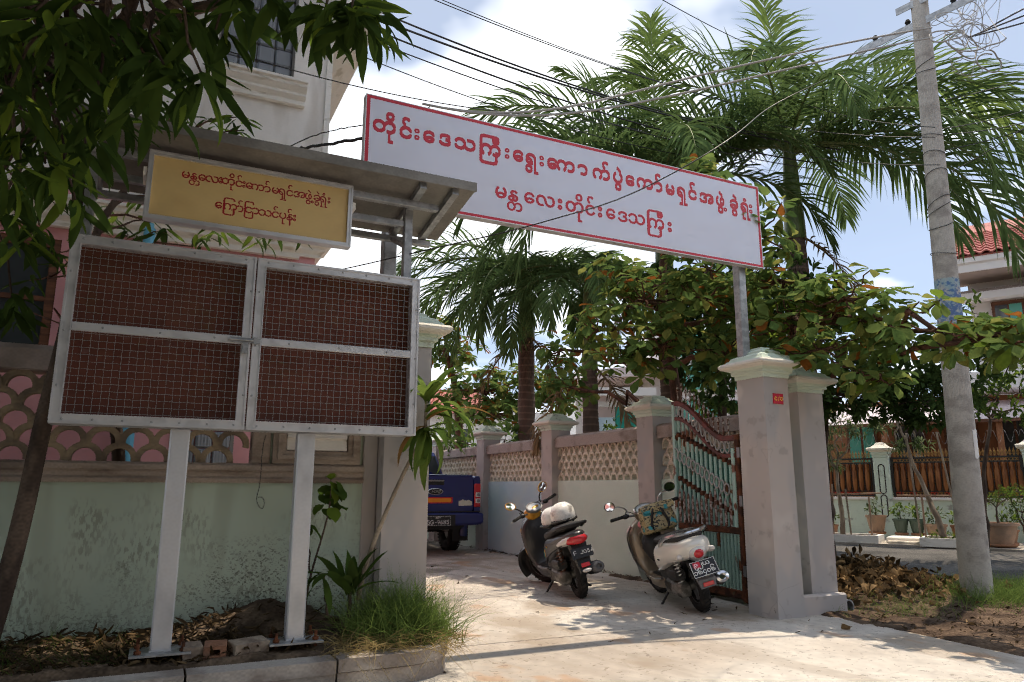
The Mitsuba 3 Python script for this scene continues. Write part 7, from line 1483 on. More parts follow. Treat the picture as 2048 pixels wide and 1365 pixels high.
# ---- small leaved trees and shrubs
def bushy(label, blobs, mats_, trunk=None, r0=0.05, size=(0.06, 0.10), per=9, name='shrub', cat_='shrub', shape=None, bark='bark'):
    t = thing(name, label, cat_)
    vs = shape or [leaf(1.0, w, 'oval', 4, 0.25, c) for w, c in ((0.42, 0.4), (0.36, 0.8), (0.5, 0.1))]
    base = np.array(trunk[-1] if trunk else np.array(blobs[0][0]) - [0, 0, 0.4])
    st_ = [limb(trunk[i], trunk[i + 1], r0 * (1 - 0.25 * i), r0 * (0.8 - 0.25 * i), 0, 7, 0.015) for i in range(len(trunk) - 1)] if trunk else []
    its = []
    for c, rad, n in blobs:
        c, rad = np.array(c), np.broadcast_to(rad, (3,))
        st_.append(limb(base, c, r0 * 0.45, 0.008, 0, 6, 0.05))
        for k in range(n):
            u = rand_unit()
            p = c + (RIGHT * u[0] * rad[0] + FH * u[1] * rad[1] + np.array([0, 0, 1]) * u[2] * rad[2]) * (0.3 + 0.7 * rng.random() ** 0.5)
            if k % 5 == 0:
                st_.append(limb(c, p, 0.008, 0.004, 0, 5, 0.06))
            for q in range(per):
                d = unit(rand_unit() + 0.6 * u + [0, 0, 0.15])
                its.append((frame(p + 0.05 * rand_unit(), d, unit([0, 0, 1] + 0.5 * rand_unit()), rng.uniform(*size)), mats_[rng.integers(len(mats_))]))
    put('stems', cat(st_), bark, t, smooth=True)
    put_leaves(t, 'leaf', vs, its, 0)


bushy('dense dark leaved tree hanging over the fence between the corner pillar and the utility pole', [((9.392, 7.591, 2.495), (0.9, 0.8, 0.45), 120), ((10.057, 7.233, 2.646), (0.8, 0.8, 0.5), 120), ((10.009, 6.752, 2.365), (0.5, 0.5, 0.5), 68), ((8.692, 7.883, 2.715), (0.8, 0.6, 0.6), 80), ((10.852, 6.795, 2.871), (0.6, 0.6, 0.5), 68), ((8.910, 7.644, 3.309), (0.9, 0.6, 0.6), 80)], ['shrub_dark', 'shrub_dark', 'shrub'], trunk=[(9.2, 8.0, 0), (9.25, 8.05, 1.6), (9.5, 8.1, 2.6)], size=(0.10, 0.17), name='dark_tree', cat_='tree', r0=0.08)
bushy('dense dark tree standing behind the gate pillar and sign post', [((7.578, 8.195, 3.748), (0.7, 0.6, 0.8), 100), ((7.482, 8.921, 3.247), (0.8, 0.6, 0.5), 80), ((7.247, 8.006, 2.779), (0.4, 0.5, 0.6), 52), ((8.067, 7.989, 3.602), (0.6, 0.6, 0.6), 68), ((7.120, 8.907, 4.098), (0.8, 0.6, 0.5), 60), ((8.974, 8.019, 4.028), (0.8, 0.6, 0.8), 80)], ['shrub_dark', 'shrub_dark', 'almond_a'], trunk=[(8.0, 8.9, 0), (8.0, 8.9, 1.6), (8.0, 8.8, 2.9)], size=(0.12, 0.2), name='dark_tree', cat_='tree', r0=0.11)
bushy('light green tree to the right of the utility pole below the red roof', [((12.402, 7.246, 2.549), (0.5, 0.5, 0.5), 34), ((12.765, 7.050, 2.631), (0.4, 0.5, 0.6), 24), ((12.594, 7.669, 2.777), (0.4, 0.5, 0.4), 20), ((12.809, 7.802, 4.245), (0.25, 0.4, 0.4), 12), ((13.676, 7.536, 3.547), (0.4, 0.4, 0.3), 16)], ['shrub', 'mango_lime', 'shrub'], trunk=[(13.9, 8.6, 0), (13.9, 8.5, 1.3), (14.0, 8.3, 2.4)], size=(0.08, 0.14), name='street_tree', cat_='tree')
bushy('bright shrub with round leaves at the foot of the palms behind the drive wall', [((6.066, 12.729, 2.004), (0.7, 0.4, 0.25), 24), ((5.665, 14.045, 2.065), (0.4, 0.4, 0.25), 12)], ['almond_b', 'almond_a'], size=(0.16, 0.24), per=6, shape=av)
bushy('bright grassy shrub behind the spikes of the iron gate', [((8.349, 9.281, 2.291), (0.5, 0.4, 0.4), 30), ((7.956, 9.418, 2.532), (0.4, 0.4, 0.35), 18)], ['mango_lime', 'shrub', 'shrub_grey'], size=(0.10, 0.18), per=8)
bushy('small bright bush between the second and third palms', [((8.080, 11.702, 2.200), (0.4, 0.3, 0.3), 12), ((7.231, 13.258, 2.172), (0.35, 0.3, 0.25), 10)], ['mango_lime', 'shrub'], size=(0.07, 0.12))
bushy('green hedge far down the drive beside the white gate', [((7.888, 20.772, 2.662), (0.6, 0.5, 0.5), 40)], ['shrub', 'mango_lime'], size=(0.09, 0.15))

# ---- dracaena leaning beside the notice board
dc = thing('dracaena', 'leaning dracaena with long strap leaves at the right edge of the notice board', 'plant')
cr = np.array((1.648, 4.720, 1.457))
dst = spline([(1.257, 4.800, 0.397), (1.326, 4.790, 0.703), (1.404, 4.770, 0.923), (1.508, 4.740, 1.182), cr], 20)
put('stem', tube(dst, np.linspace(0.017, 0.012, 20), 8), 'bark_pale', dc, smooth=True)
top = cr + np.array([0.005, 0, 0.22])
put('upper_stem', tube([dst[-1], cr + [0.0, 0, 0.09], top], [0.012, 0.012, 0.010], 8), 'bark_pale', dc, smooth=True)
sv = [leaf(1.0, 0.155, 'strap', 10, 0.25, c, t) for c, t in ((1.3, 0.3), (2.0, -0.3), (0.7, 0.2), (1.7, 0.6), (2.4, 0.1))]
its = []
for k in range(36):
    f = k / 36
    p = cr + (top - cr) * rng.random()
    az = rng.uniform(0, 360)
    if f < 0.35:
        d, L = view_dir(az, rng.uniform(35, 80)), rng.uniform(0.30, 0.44)
        p = top - [0, 0, 0.03 * rng.random()]
    elif f < 0.6:
        d, L = view_dir(rng.uniform(-70, 80), rng.uniform(5, 40)), rng.uniform(0.36, 0.52)
    else:
        d, L = view_dir(az, rng.uniform(-70, -5)), rng.uniform(0.32, 0.46)
        p = cr + [0, 0, 0.06 * rng.random()]
    its.append((frame(p, d, (0, 0, 1), L), 'strap_dry' if k in (20, 30) else ('strap' if k % 3 else 'mango_mid')))
put_leaves(dc, 'leaf', sv, its, 300)
# ---- plants under it
cl = thing('cordyline', 'low plant with broad upright strap leaves at the foot of the left gate pillar', 'plant')
its = []
c0 = np.array((1.188, 4.740, 0.454))
for k in range(15):
    its.append((frame(c0 + 0.03 * rand_unit(), view_dir(rng.uniform(0, 360), rng.uniform(30, 82)), (0, 0, 1), rng.uniform(0.24, 0.36)), 'mango_mid' if k % 3 else 'shrub'))
for k in range(8):
    its.append((frame(np.array((1.012, 4.700, 0.572)) + 0.02 * rand_unit(), view_dir(rng.uniform(180, 360), rng.uniform(-60, 20)), (0, 0, 1), rng.uniform(0.18, 0.26)), 'mango_mid'))
sv2 = [leaf(1.0, 0.24, 'lance', 8, 0.25, c, t) for c, t in ((0.5, 0.3), (0.9, -0.3), (0.3, 0.2))]
put('stem', cat([limb(c0 - [0, 0, 0.15], c0, 0.014, 0.012), limb(np.array((1.046, 4.700, 0.336)), np.array((1.012, 4.700, 0.572)), 0.01, 0.008)]), 'bark', cl, smooth=True)
put_leaves(cl, 'leaf', sv2, its, 300)
fs = thing('fig_sapling', 'thin sapling with heart shaped drooping leaves beside the right post', 'plant')
f0, f1, f2 = np.array((0.943, 4.860, 0.408)), np.array((1.028, 4.840, 0.832)), np.array((1.051, 4.820, 1.146))
put('stem', cat([tube(spline([f0 - [0, 0, 0.1], f0, f1, f2], 14), np.linspace(0.009, 0.004, 14), 6), limb(np.array((0.965, 4.860, 0.557)), np.array((0.917, 4.860, 0.864)), 0.006, 0.004)]), 'bark', fs, smooth=True)
hv = [leaf(1.0, 0.72, 'oval', 7, 0.2, c, t) for c, t in ((0.5, 0.1), (0.9, -0.2), (0.3, 0.2))]
its = []
for k in range(13):
    p = f1 + (f2 - f1) * (0.25 + 0.75 * rng.random())
    its.append((frame(p + 0.03 * rand_unit(), view_dir(rng.uniform(0, 360), rng.uniform(-60, 5)), (0, 0, 1), rng.uniform(0.11, 0.17)), 'mango_mid' if k % 4 else 'mango_lime'))
for k in range(4):
    its.append((frame(np.array((0.917, 4.860, 0.864)), view_dir(90 * k, rng.uniform(-70, -20)), (0, 0, 1), rng.uniform(0.10, 0.14)), 'mango_mid'))
for k in range(4):
    its.append((frame(f2, view_dir(90 * k + 20, rng.uniform(10, 60)), (0, 0, 1), rng.uniform(0.05, 0.08)), 'mango_lime'))
put_leaves(fs, 'leaf', hv, its, 300)


# ---- grass and litter
def blades(n, pos_fn, L, wd, lean, seed):
    r = np.random.default_rng(seed)
    p = pos_fn(r, n)
    a = r.uniform(0, 2 * PI, n)
    h = np.stack([np.cos(a), np.sin(a), 0 * a], 1)
    el = r.uniform(*lean, n)
    d = h * np.cos(el)[:, None] + np.array([0, 0, 1.0]) * np.sin(el)[:, None]
    ln = r.uniform(*L, n)
    bend = r.uniform(0.1, 0.9, n)
    across = np.cross(d, r.standard_normal((n, 3)))
    across /= np.linalg.norm(across, axis=1, keepdims=True)
    rows, q = [], p.copy()
    for k, w in enumerate((1, 0.9, 0.6, 0.1)):
        rows.append(np.stack([q - across * wd * w / 2, q + across * wd * w / 2], 1))
        q = q + d * (ln / 3)[:, None]
        d = d + (h * 0.5 - np.array([0, 0, 0.75])) * (bend * 0.55)[:, None] + 0.12 * r.standard_normal((n, 3))
        d /= np.linalg.norm(d, axis=1, keepdims=True)
    R = np.stack(rows, 1).reshape(-1, 3)
    b = np.arange(n) * 8
    quad = np.concatenate([np.stack([b + 2 * k, b + 2 * k + 1, b + 2 * k + 3, b + 2 * k + 2], 1) for k in range(3)])
    return R, tri(quad)


def on(fn, x0, x1, y0, y1):
    def f(r, n):
        x, y = r.uniform(x0, x1, n), r.uniform(y0, y1, n)
        return np.stack([x, y, fn(x, y)], 1)
    return f


def tuft(r, n):
    a = np.clip(r.normal(0, 0.42, (n, 2)), -1, 1)
    x, y = 1.50 + a[:, 0] * 0.38, 4.70 + a[:, 1] * 0.34
    return np.stack([np.minimum(x, 1.80), y, 0.17 + 0.10 * np.exp(-(a ** 2).sum(1) * 2) * r.random(n)], 1)


put('grass_tuft', blades(3000, tuft, (0.10, 0.42), 0.0042, (0.5, 1.5), 3), 'grass_green', kind='stuff', label='wispy green grass spilling over the rounded kerb end by the left gate pillar', cat='grass')
put('dry_grass', blades(1500, lambda r, n: np.stack([r.uniform(1.0, 1.78, n), np.where(r.random(n) < 0.6, r.uniform(4.28, 4.55, n), r.uniform(4.4, 4.9, n)), r.uniform(0.15, 0.24, n)], 1), (0.08, 0.26), 0.003, (-0.9, 0.6), 4), 'grass_straw', kind='stuff', label='dry straw coloured grass hanging over the kerb', cat='grass')
put('bed_grass', blades(900, on(bed, -2.0, 0.0, 4.46, 4.9), (0.05, 0.18), 0.0022, (0.2, 1.3), 5), 'mango_mid', kind='stuff', label='sparse thin grass in the shaded planting bed', cat='grass')


def debris(n, pos_fn, size, seed, shapes, flat=0.5):
    r = np.random.default_rng(seed)
    p = pos_fn(r, n)
    size = (size[0], size[0] + (size[1] - size[0]) * 0.9)
    ms = []
    for k in range(n):
        d = r.standard_normal(3) * [1, 1, flat]
        ms.append(frame(p[k] + [0, 0, 0.006 + 0.02 * r.random()], d, unit(np.array([0, 0, 1.0]) + 0.6 * r.standard_normal(3)), r.uniform(*size)))
    return scatter(shapes, ms)


dry = [leaf(1.0, w, 'lance', 4, f, c, t) for w, f, c, t in ((0.24, 0.6, 1.5, 0.8), (0.2, 0.9, -1.0, 0.5), (0.3, 0.4, 2.2, -0.9), (0.10, 0.3, 0.8, 1.0))]
dryb = [leaf(1.0, w, 'obov', 5, f, c, t) for w, f, c, t in ((0.5, 0.7, 1.5, 0.8), (0.45, 0.9, -1.0, 0.5), (0.55, 0.5, 2.0, -0.9))]
put('bed_litter', debris(3200, on(bed, -2.4, 0.55, 4.46, 5.05), (0.02, 0.11), 6, dry, 0.22), 'litter', kind='stuff', label='dark dry leaf litter covering the left end of the planting bed', cat='leaf litter')
put('pale_clippings', debris(90, on(bed, -0.75, 0.45, 4.46, 4.9), (0.03, 0.14), 7, [dry[1], dry[3]], 0.3), 'litter_pale', kind='stuff', label='pale dry clippings scattered on the bed beside the left post', cat='leaf litter')
put('mound_twigs', debris(120, on(bed, 0.35, 1.25, 4.5, 4.9), (0.04, 0.14), 17, [dry[3], dry[1]], 0.25), 'litter', kind='stuff', label='small twigs and leaf bits on the soil between the posts', cat='leaf litter')
for (x, y, a, m, lab) in ((0.285, 4.545, 0.10, 'brick', 'grey brick on end beside the left base plate'), (0.405, 4.53, -0.12, 'brick_red', 'reddish hollow brick between two grey bricks'), (0.575, 4.535, 0.35, 'brick', 'loose grey brick lying slanted, rightmost of three')):
    wx = 0.05 if x < 0.3 else 0.058 if x < 0.5 else 0.10
    face = sg.box(-wx, 0, wx, 0.075).buffer(-0.004).buffer(0.004, quad_segs=2)
    if 0.3 < x < 0.5:
        face = face.difference(sg.box(-0.026, 0.022, 0.026, 0.056))
    put('loose_brick', xf(extrude(face, 0.10), tra(x, y, 0.185) @ rotz(a) @ rotx(0.15) @ tra(0, 0.05, 0) @ XZ), m, label=lab, cat='brick')
put('drive_leaves', debris(34, lambda r, n: np.stack([r.uniform(2.2, 5.2, n), r.uniform(4.3, 10.5, n), 0 * np.zeros(n)], 1), (0.04, 0.10), 9, dry, 0.1), 'litter', kind='stuff', label='a few curled dry leaves scattered on the concrete drive', cat='leaf litter')
put('gutter_litter', debris(420, lambda r, n: np.stack([DX - np.abs(r.normal(0.03, 0.07, n)), r.uniform(6.9, 13, n), 0 * np.zeros(n)], 1), (0.03, 0.08), 10, dry, 0.15), 'litter', kind='stuff', label='line of leaf litter along the foot of the drive wall', cat='leaf litter')

put("bent_wire", tube(spline([(0.659, 5.045, 1.436), (0.643, 5.040, 1.209), (0.638, 5.075, 1.065), (0.637, 5.080, 1.002), (0.670, 5.070, 0.960), (0.678, 5.070, 1.017), (0.640, 5.070, 1.033)], 30), 0.0022, 5), "cable_black", label="thin bent wire hanging on the green wall between the posts", cat="wire")

# ------------------------------------------------------------------ utility pole and wires
PB, PT = np.array([7.66, 4.9, -0.2]), np.array([7.93, 4.9, 8.2])


def pole_at(z):
    return PB + (PT - PB) * (z - PB[2]) / (PT[2] - PB[2])


up_ = thing('utility_pole', 'leaning grey concrete utility pole with a blue paint patch at its middle', 'utility pole')
zz = np.linspace(-0.2, 8.2, 30)
put('shaft', tube(np.stack([pole_at(z) for z in zz]), 0.150 - 0.0080 * (zz + 0.2), 22), 'concrete_pole', up_, smooth=True)
zb = np.linspace(2.75, 3.38, 6)
put('paint_band', tube(np.stack([pole_at(z) for z in zb]), 0.1512 - 0.0080 * (zb + 0.2), 22, False), 'pole_blue', up_, smooth=True, label='patch of worn blue paint on the pole')
arm = [np.array([7.70, 5.62, 6.58]), np.array([8.08, 3.95, 6.62])]
for dz, f0, f1, o in ((0.0, 0.0, 1.0, 0.0), (0.27, 0.30, 0.95, -0.02)):
    p_, q_ = arm[0] * (1 - f0) + arm[1] * f0 + [o - 0.04, 0, dz], arm[0] * (1 - f1) + arm[1] * f1 + [o - 0.04, 0, dz]
    put('crossarm', cat([bar(p_, q_, 0.010, 0.085), bar(p_ + [0.03, 0.01, 0.046], q_ + [0.03, 0.01, 0.046], 0.07, 0.008)]), 'galv', up_)
for k, f in enumerate((0.12, 0.35, 0.65, 0.9)):
    q = arm[0] * (1 - f) + arm[1] * f
    put('insulator', xf(lathe([(0.02, 0), (0.03, 0.02), (0.02, 0.035), (0.035, 0.055), (0.02, 0.09), (0.001, 0.10)], 12), tra(q[0], q[1], q[2] + 0.05)), 'rubber', up_)
for k, z in enumerate((3.62, 3.95, 4.15, 4.22, 4.55, 4.80, 5.05, 5.9, 6.0)):
    c, r = pole_at(z), 0.153 - 0.0080 * (z + 0.2)
    a = np.linspace(0, 2 * PI * 1.15, 30)
    w = np.stack([c[0] + (r + 0.004 + 0.012 * rng.random()) * np.cos(a), c[1] + (r + 0.004) * np.sin(a), z + 0.05 * np.sin(a + k) + 0.02 * a], 1)
    put('tie_wire', tube(w, 0.004, 5), 'cable_black', up_)
nt = thing('paper_notice', 'torn white paper notice pasted on the concrete utility pole', 'notice')
zn = np.linspace(1.42, 1.72, 8)
A = np.linspace(-1.75, -0.75, 10)
R = np.stack([np.stack([pole_at(z)[0] + (0.1525 - 0.0080 * (z + 0.2)) * np.cos(A), pole_at(z)[1] + (0.1525 - 0.0080 * (z + 0.2)) * np.sin(A), z + 0.012 * np.sin(A * 9 + i)], 1) for i, z in enumerate(zn)])
put('sheet', rings(R, False, False), 'paper', nt, smooth=True)


def cable(pts, r=0.008, m='cable_black', sag=0.0, label='thin black overhead cable crossing the sky above the white sign', group='overhead cables', name='overhead_cable', wob=0.0):
    p = np.asarray(pts, float)
    n = 40
    s = spline(p, n) if len(p) > 2 else p[0] + (p[1] - p[0]) * np.linspace(0, 1, n)[:, None]
    t = np.linspace(0, 1, n)
    s = s - np.array([0, 0, 1.0]) * (sag * 4 * t * (1 - t))[:, None] + wob * rng.standard_normal((n, 3))
    put(name, tube(s, r, 6), m, label=label, cat='cable', group=group)


thick, thin, topc = 'thick black cable of the bundle sagging from top left towards the tallest palm', 'thin black cable sagging just below the thick bundle', 'thin cable coming through the top edge above the left half of the sign'
for a, b, sag, r, lab, grp in (((0.789, 7.469, 6.567), (10.546, 8.279, 7.040), 0.30, 0.014, thick, 'thick overhead cables'), ((0.799, 7.488, 6.459), (10.409, 8.405, 6.776), 0.32, 0.012, thick, 'thick overhead cables'), ((1.224, 7.353, 6.137), (9.862, 8.172, 6.473), 0.25, 0.008, thin, 'thin overhead cables'), ((1.101, 7.936, 6.336), (8.423, 8.337, 6.335), 0.28, 0.007, thin, 'thin overhead cables'), ((2.344, 7.718, 7.134), (9.526, 8.639, 7.649), 0.15, 0.007, topc, 'cables through the top edge'), ((2.571, 7.620, 7.074), (10.786, 9.068, 8.061), 0.2, 0.006, topc, 'cables through the top edge'), ((4.956, 6.442, 7.144), (8.245, 7.989, 8.275), 0.03, 0.006, 'short thin cable at the top edge just left of the tallest palm', None), ((1.431, 7.388, 6.540), (10.698, 8.185, 7.128), 0.36, 0.012, thick, 'thick overhead cables')):
    cable([a, b], r, 'cable_black', sag, label=lab, group=grp)
cable([(-0.361, 6.547, 5.081), (1.585, 6.532, 4.965), (4.384, 7.583, 5.831), (8.571, 8.265, 6.336)], 0.006, label='thin cable from the house passing just above the left end of the white sign', group=None)
cable([(0.791, 6.437, 4.076), (1.078, 6.078, 4.043), (1.383, 5.707, 4.019), (2.084, 5.532, 4.288)], 0.014, label='thick cable running from the house corner to behind the white sign', group=None, wob=0.006)
cable([(0.830, 6.413, 4.098), (1.069, 6.059, 4.146), (1.373, 5.688, 4.128), (1.917, 5.593, 4.378)], 0.005, label='thin wire above the thick cable at the house corner', group=None, wob=0.003)
for o in (0.0, 0.13):
    cable([np.array((1.710, 5.178, 4.150)), np.array((2.398, 5.165, 4.232)) - [0, 0, 0.15 * o], np.array((3.982, 5.155, 4.877)) - [0, 0, o], np.array((5.607, 4.894, 5.543)) - [0, 0, o * 1.2], pole_at(6.45) + [-0.05, -0.15, -o]], 0.011, 'cable_grey', label=('upper' if o == 0 else 'lower') + ' of two pale service cables running to the pole crossarm', group=None)
cable([(1.014, 5.394, 2.681), (1.310, 4.801, 2.656), (1.638, 4.297, 2.670), (2.057, 3.959, 2.759), (2.279, 3.889, 2.842), (2.574, 3.832, 2.961), (3.136, 3.599, 3.285), (3.902, 3.834, 3.860), (5.175, 4.151, 4.738)], 0.0042, label='single dark drop wire hanging across the front of the white sign', group=None)
for a, b in (((7.295, 4.445, 4.888), (6.921, 3.241, 4.492)), ((7.396, 4.408, 4.836), (6.931, 3.262, 4.374)), ((7.353, 4.466, 4.668), (7.468, 3.520, 4.588)), ((7.409, 4.492, 4.431), (7.992, 3.753, 4.938)), ((7.384, 4.435, 5.246), (8.486, 3.926, 5.625))):
    cable([a, b], 0.005, 'cable_black', 0.03, label='thin wire leaving the utility pole to the right', group='wires right of the pole')
for a, b in (((7.406, 4.593, 5.001), (9.071, 7.794, 7.349)), ((7.416, 4.612, 4.894), (8.356, 8.207, 7.063)), ((7.493, 4.641, 4.597), (8.845, 8.077, 6.579))):
    cable([a, b], 0.005, 'cable_black', 0.08, label='thin wire running from the utility pole into the palm crowns', group='wires left of the pole')
tg_ = []
tc = np.array((7.397, 4.074, 5.816))
for k in range(13):
    c_, rd = tc + rng.standard_normal(3) * [0.20, 0.10, 0.15], rng.uniform(0.07, 0.24)
    a = np.linspace(0, 2 * PI * rng.uniform(0.7, 1.5), 34) + 6 * rng.random()
    e1, e2 = unit(RIGHT + 0.4 * rand_unit()), unit(np.array([0, 0, 1.0]) + 0.5 * rand_unit())
    w = c_ + rd * (1 + 0.25 * np.sin(2.3 * a + k))[:, None] * (np.cos(a)[:, None] * e1 + 0.8 * np.sin(a)[:, None] * e2)
    tg_.append(tube(w, 0.0042 if k % 4 else 0.008, 5))
    q = arm[0] + (arm[1] - arm[0]) * rng.uniform(0.55, 1.0)
    tg_.append(tube(spline([w[-1], (w[-1] + q) / 2 - [0, 0, 0.08], q], 14), 0.0036, 5))
put('wire_tangle', cat(tg_), 'cable_grey', kind='stuff', label='tangle of loose pale wires beside the top of the utility pole', cat='wires')
for k in range(3):
    cable([tc + [0.1 * k, 0.05, 0.05 * k], tc + [0.8, -0.3, 0.32 + 0.1 * k], tc + [2.2, -0.9, 0.9 + 0.1 * k]], 0.009, 'cable_black', 0.05, label='dark cable leading from the wire tangle out of the top right corner', group='cables from the tangle')

# ------------------------------------------------------------------ far side of the street: everything in the street frame (s along, n away, z up)


def sp(name, m, mt, parent=None, smooth=False, **k):
    return put(name, xf(m, RM), mt, parent, smooth=smooth, **k)


FN = 2.15
fw_ = thing('ornate_fence', 'orange brown baluster fence with black iron rails on a pale plinth across the street', 'fence')
sp('plinth', box(-3.5, 7, FN, FN + 0.2, 0, 0.86), 'cap_paint', fw_)
sp('plinth_cap', bbox_(-3.5, 7, FN - 0.04, FN + 0.24, 0.86, 0.92, 0.01), 'house_white', fw_)
balu = [(0.012, 0.0), (0.03, 0.03), (0.05, 0.12), (0.055, 0.30), (0.048, 0.42), (0.026, 0.52), (0.040, 0.57), (0.03, 0.62), (0.012, 0.64)]
bl_ply = ply(lathe(balu, 8), 'fence_wood', 40)
rg_t = trimesh.creation.torus(0.036, 0.009, 10, 5)
rg_v = (np.array(rg_t.vertices) @ np.array([[1, 0, 0], [0, 0, 1], [0, 1, 0.0]]), np.array(rg_t.faces)[:, ::-1])
rg_g, rg_r = ply(rg_v, 'fence_gold'), ply(rg_v, 'fence_red')
for s0, s1 in ((-2.6, 0.20), (0.56, 3.0), (3.36, 5.8)):
    sp('back_panel', box(s0, s1, FN + 0.14, FN + 0.15, 0.98, 1.66), 'fence_wood', fw_)
    for z, h in ((0.955, 0.03), (1.055, 0.02), (1.68, 0.03), (1.775, 0.035)):
        sp('rail', box(s0, s1, FN + 0.05, FN + 0.09, z - h / 2, z + h / 2), 'fence_black', fw_)
    for e_ in (s0 + 0.02, s1 - 0.02):
        sp('end_post', box(e_ - 0.025, e_ + 0.025, FN + 0.04, FN + 0.10, 0.93, 1.80), 'fence_black', fw_)
    for s in np.arange(s0 + 0.09, s1 - 0.05, 0.135):
        put('baluster', bl_ply, None, fw_, tw=RM @ tra(s, FN + 0.07, 1.04))
        sp('iron_bar', box(s + 0.061, s + 0.075, FN + 0.062, FN + 0.078, 0.96, 1.70), 'fence_black', fw_)
        for z, pl__ in ((1.0, rg_r if rng.random() < 0.6 else rg_g), (1.728, rg_g)):
            for o in (0.0, 0.068):
                put('ring', pl__, None, fw_, tw=RM @ tra(s + o, FN + 0.07, z) @ np.diag([0.9, 0.9, 0.9, 1]))
        for o in (0.0, 0.068):
            sp('finial', cat([box(s + o - 0.006, s + o + 0.006, FN + 0.064, FN + 0.076, 1.79, 1.90), xf(rg_v, tra(s + o, FN + 0.07, 1.86) @ np.diag([0.6, 0.8, 1.3, 1])), hull([(s + o - 0.014, FN + 0.07, 1.90), (s + o + 0.014, FN + 0.07, 1.90), (s + o, FN + 0.062, 1.90), (s + o, FN + 0.078, 1.90), (s + o, FN + 0.07, 1.98)])]), 'fence_gold', fw_)
for s, lab in ((0.38, 'pale fence pillar with a black line motif and peach cap across the street'), (3.18, 'fence pillar across the street just outside the right edge of the view')):
    t = thing('fence_pillar', lab, 'pillar')
    sp('shaft', bbox_(s - 0.16, s + 0.16, FN - 0.08, FN + 0.24, 0, 1.80, 0.008), 'cap_paint', t)
    for nm, prof, m in (('cap_neck', [(0.17, 1.80), (0.17, 1.86), (0.19, 1.87), (0.19, 1.92)], 'cap_paint'), ('cap_slab', [(0.19, 1.9205), (0.26, 1.96), (0.27, 2.0), (0.24, 2.02)], 'cap_cream'), ('cap_top', [(0.20, 2.0205), (0.12, 2.08), (0.08, 2.13), (0.02, 2.14)], 'cap_cream')):
        sp(nm, square_lathe([(a, a, z) for a, z in prof], (s, FN + 0.08, 0)), m, t)
    pn = sg.LineString([(0, 0), (0, 0.52)]).buffer(0.075)
    for zb, hh in ((1.06, 0.52), (0.55, 0.36)):
        pn = sg.LineString([(0, 0), (0, hh)]).buffer(0.07)
        sp('line_motif', xf(extrude(pn.difference(pn.buffer(-0.022)), 0.006), tra(s, FN - 0.0802, zb) @ XZ), 'fence_black', t)
# barbed wire coils on the fence
cw_ = []
for a0 in np.arange(-2.5, 5.5, 0.5):
    a = np.linspace(0, 2 * PI * 2.5, 40)
    cw_.append(tube(np.stack([a0 + 0.5 * a / a[-1], FN + 0.1 + 0.13 * np.cos(a), 2.20 + 0.13 * np.sin(a)], 1), 0.0028, 4))
sp('barbed_wire', cat(cw_), 'steel_grey', kind='stuff', label='coils of barbed wire along the top of the ornate fence', cat='barbed wire')

# the house across the street
hh_ = thing('red_roofed_house', 'white house with a red tiled roof and wooden windows across the street at right', 'house')
HN = 5.4
sp('lower_wall', box(-4.0, 12, HN, HN + 0.2, 0, 3.4), 'brown_wall', hh_)
sp('upper_wall', cat([box(2.3, 12, HN + 0.01, HN + 0.2, 3.9, 6.6)]), 'house_white', hh_)
sp('side_wall', box(2.3, 2.5, HN + 0.2, HN + 6, 3.9, 6.6), 'house_white', hh_)
sp('floor_band', bbox_(2.0, 12, HN - 1.1, HN + 0.2, 3.42, 3.88, 0.03), 'house_white', hh_)
for k in range(5):
    s = -0.9 + 1.15 * k
    w = sp('window', box(s, s + 0.75, HN - 0.06, HN - 0.001, 1.2, 2.9), 'wood_brown', hh_)
    for i in range(2):
        sp('pane', box(s + 0.06 + 0.34 * i, s + 0.34 + 0.34 * i, HN - 0.066, HN - 0.0605, 1.3, 2.8), 'dark_glass' if k % 2 else 'green_glass', w)
for s in (2.75, 3.7, 4.9):
    w = sp('upper_window', box(s, s + 0.7, HN - 0.06, HN + 0.005, 4.3, 5.75), 'wood_brown', hh_)
    for i in range(2):
        sp('pane', box(s + 0.07 + 0.30 * i, s + 0.33 + 0.30 * i, HN - 0.066, HN - 0.0605, 4.4, 5.65), 'green_glass' if i else 'dark_glass', w)
rl = sp('balcony_rail', cat([box(2.2, 8, HN - 1.0, HN - 0.96, z - 0.02, z + 0.02) for z in (3.95, 4.25, 4.55)]), 'house_white', hh_)
for s in np.arange(2.2, 5.0, 0.28):
    sp('rail_cross', cat([bar((s, HN - 1.03, 3.96), (s + 0.28, HN - 1.03, 4.54), 0.022), bar((s + 0.28, HN - 1.036, 3.96), (s, HN - 1.036, 4.54), 0.022)]), 'house_white', rl)
sp('soffit', cat([box(1.9, 12, HN - 1.35, HN + 0.2, 6.30, 6.36), box(2.0, 12, HN - 0.5, HN + 0.0, 5.95, 6.02)]), 'soffit', hh_)
sp('eave_fascia', sweep_x([(HN - 1.40, 6.28), (HN - 1.35, 6.28), (HN - 1.35, 6.62), (HN - 1.46, 6.62), (HN - 1.46, 6.50), (HN - 1.40, 6.46)], 1.85, 12), 'house_white', hh_)
sp('lower_eave', sweep_x([(HN - 0.75, 5.72), (HN, 5.80), (HN, 5.95), (HN - 0.75, 5.90)], 2.0, 12), 'house_white', hh_)
rf_ = sp('roof', sweep_x([(HN - 1.5, 6.64), (HN + 3.0, 8.8), (HN + 3.0, 8.7), (HN - 1.4, 6.6)], 1.8, 12), 'roof_red', hh_)
tile = []
a = np.linspace(0, 2 * PI, 9)
wv_ = np.stack([np.linspace(0, 0.24, 9), 0.03 * np.sin(a)], 1)
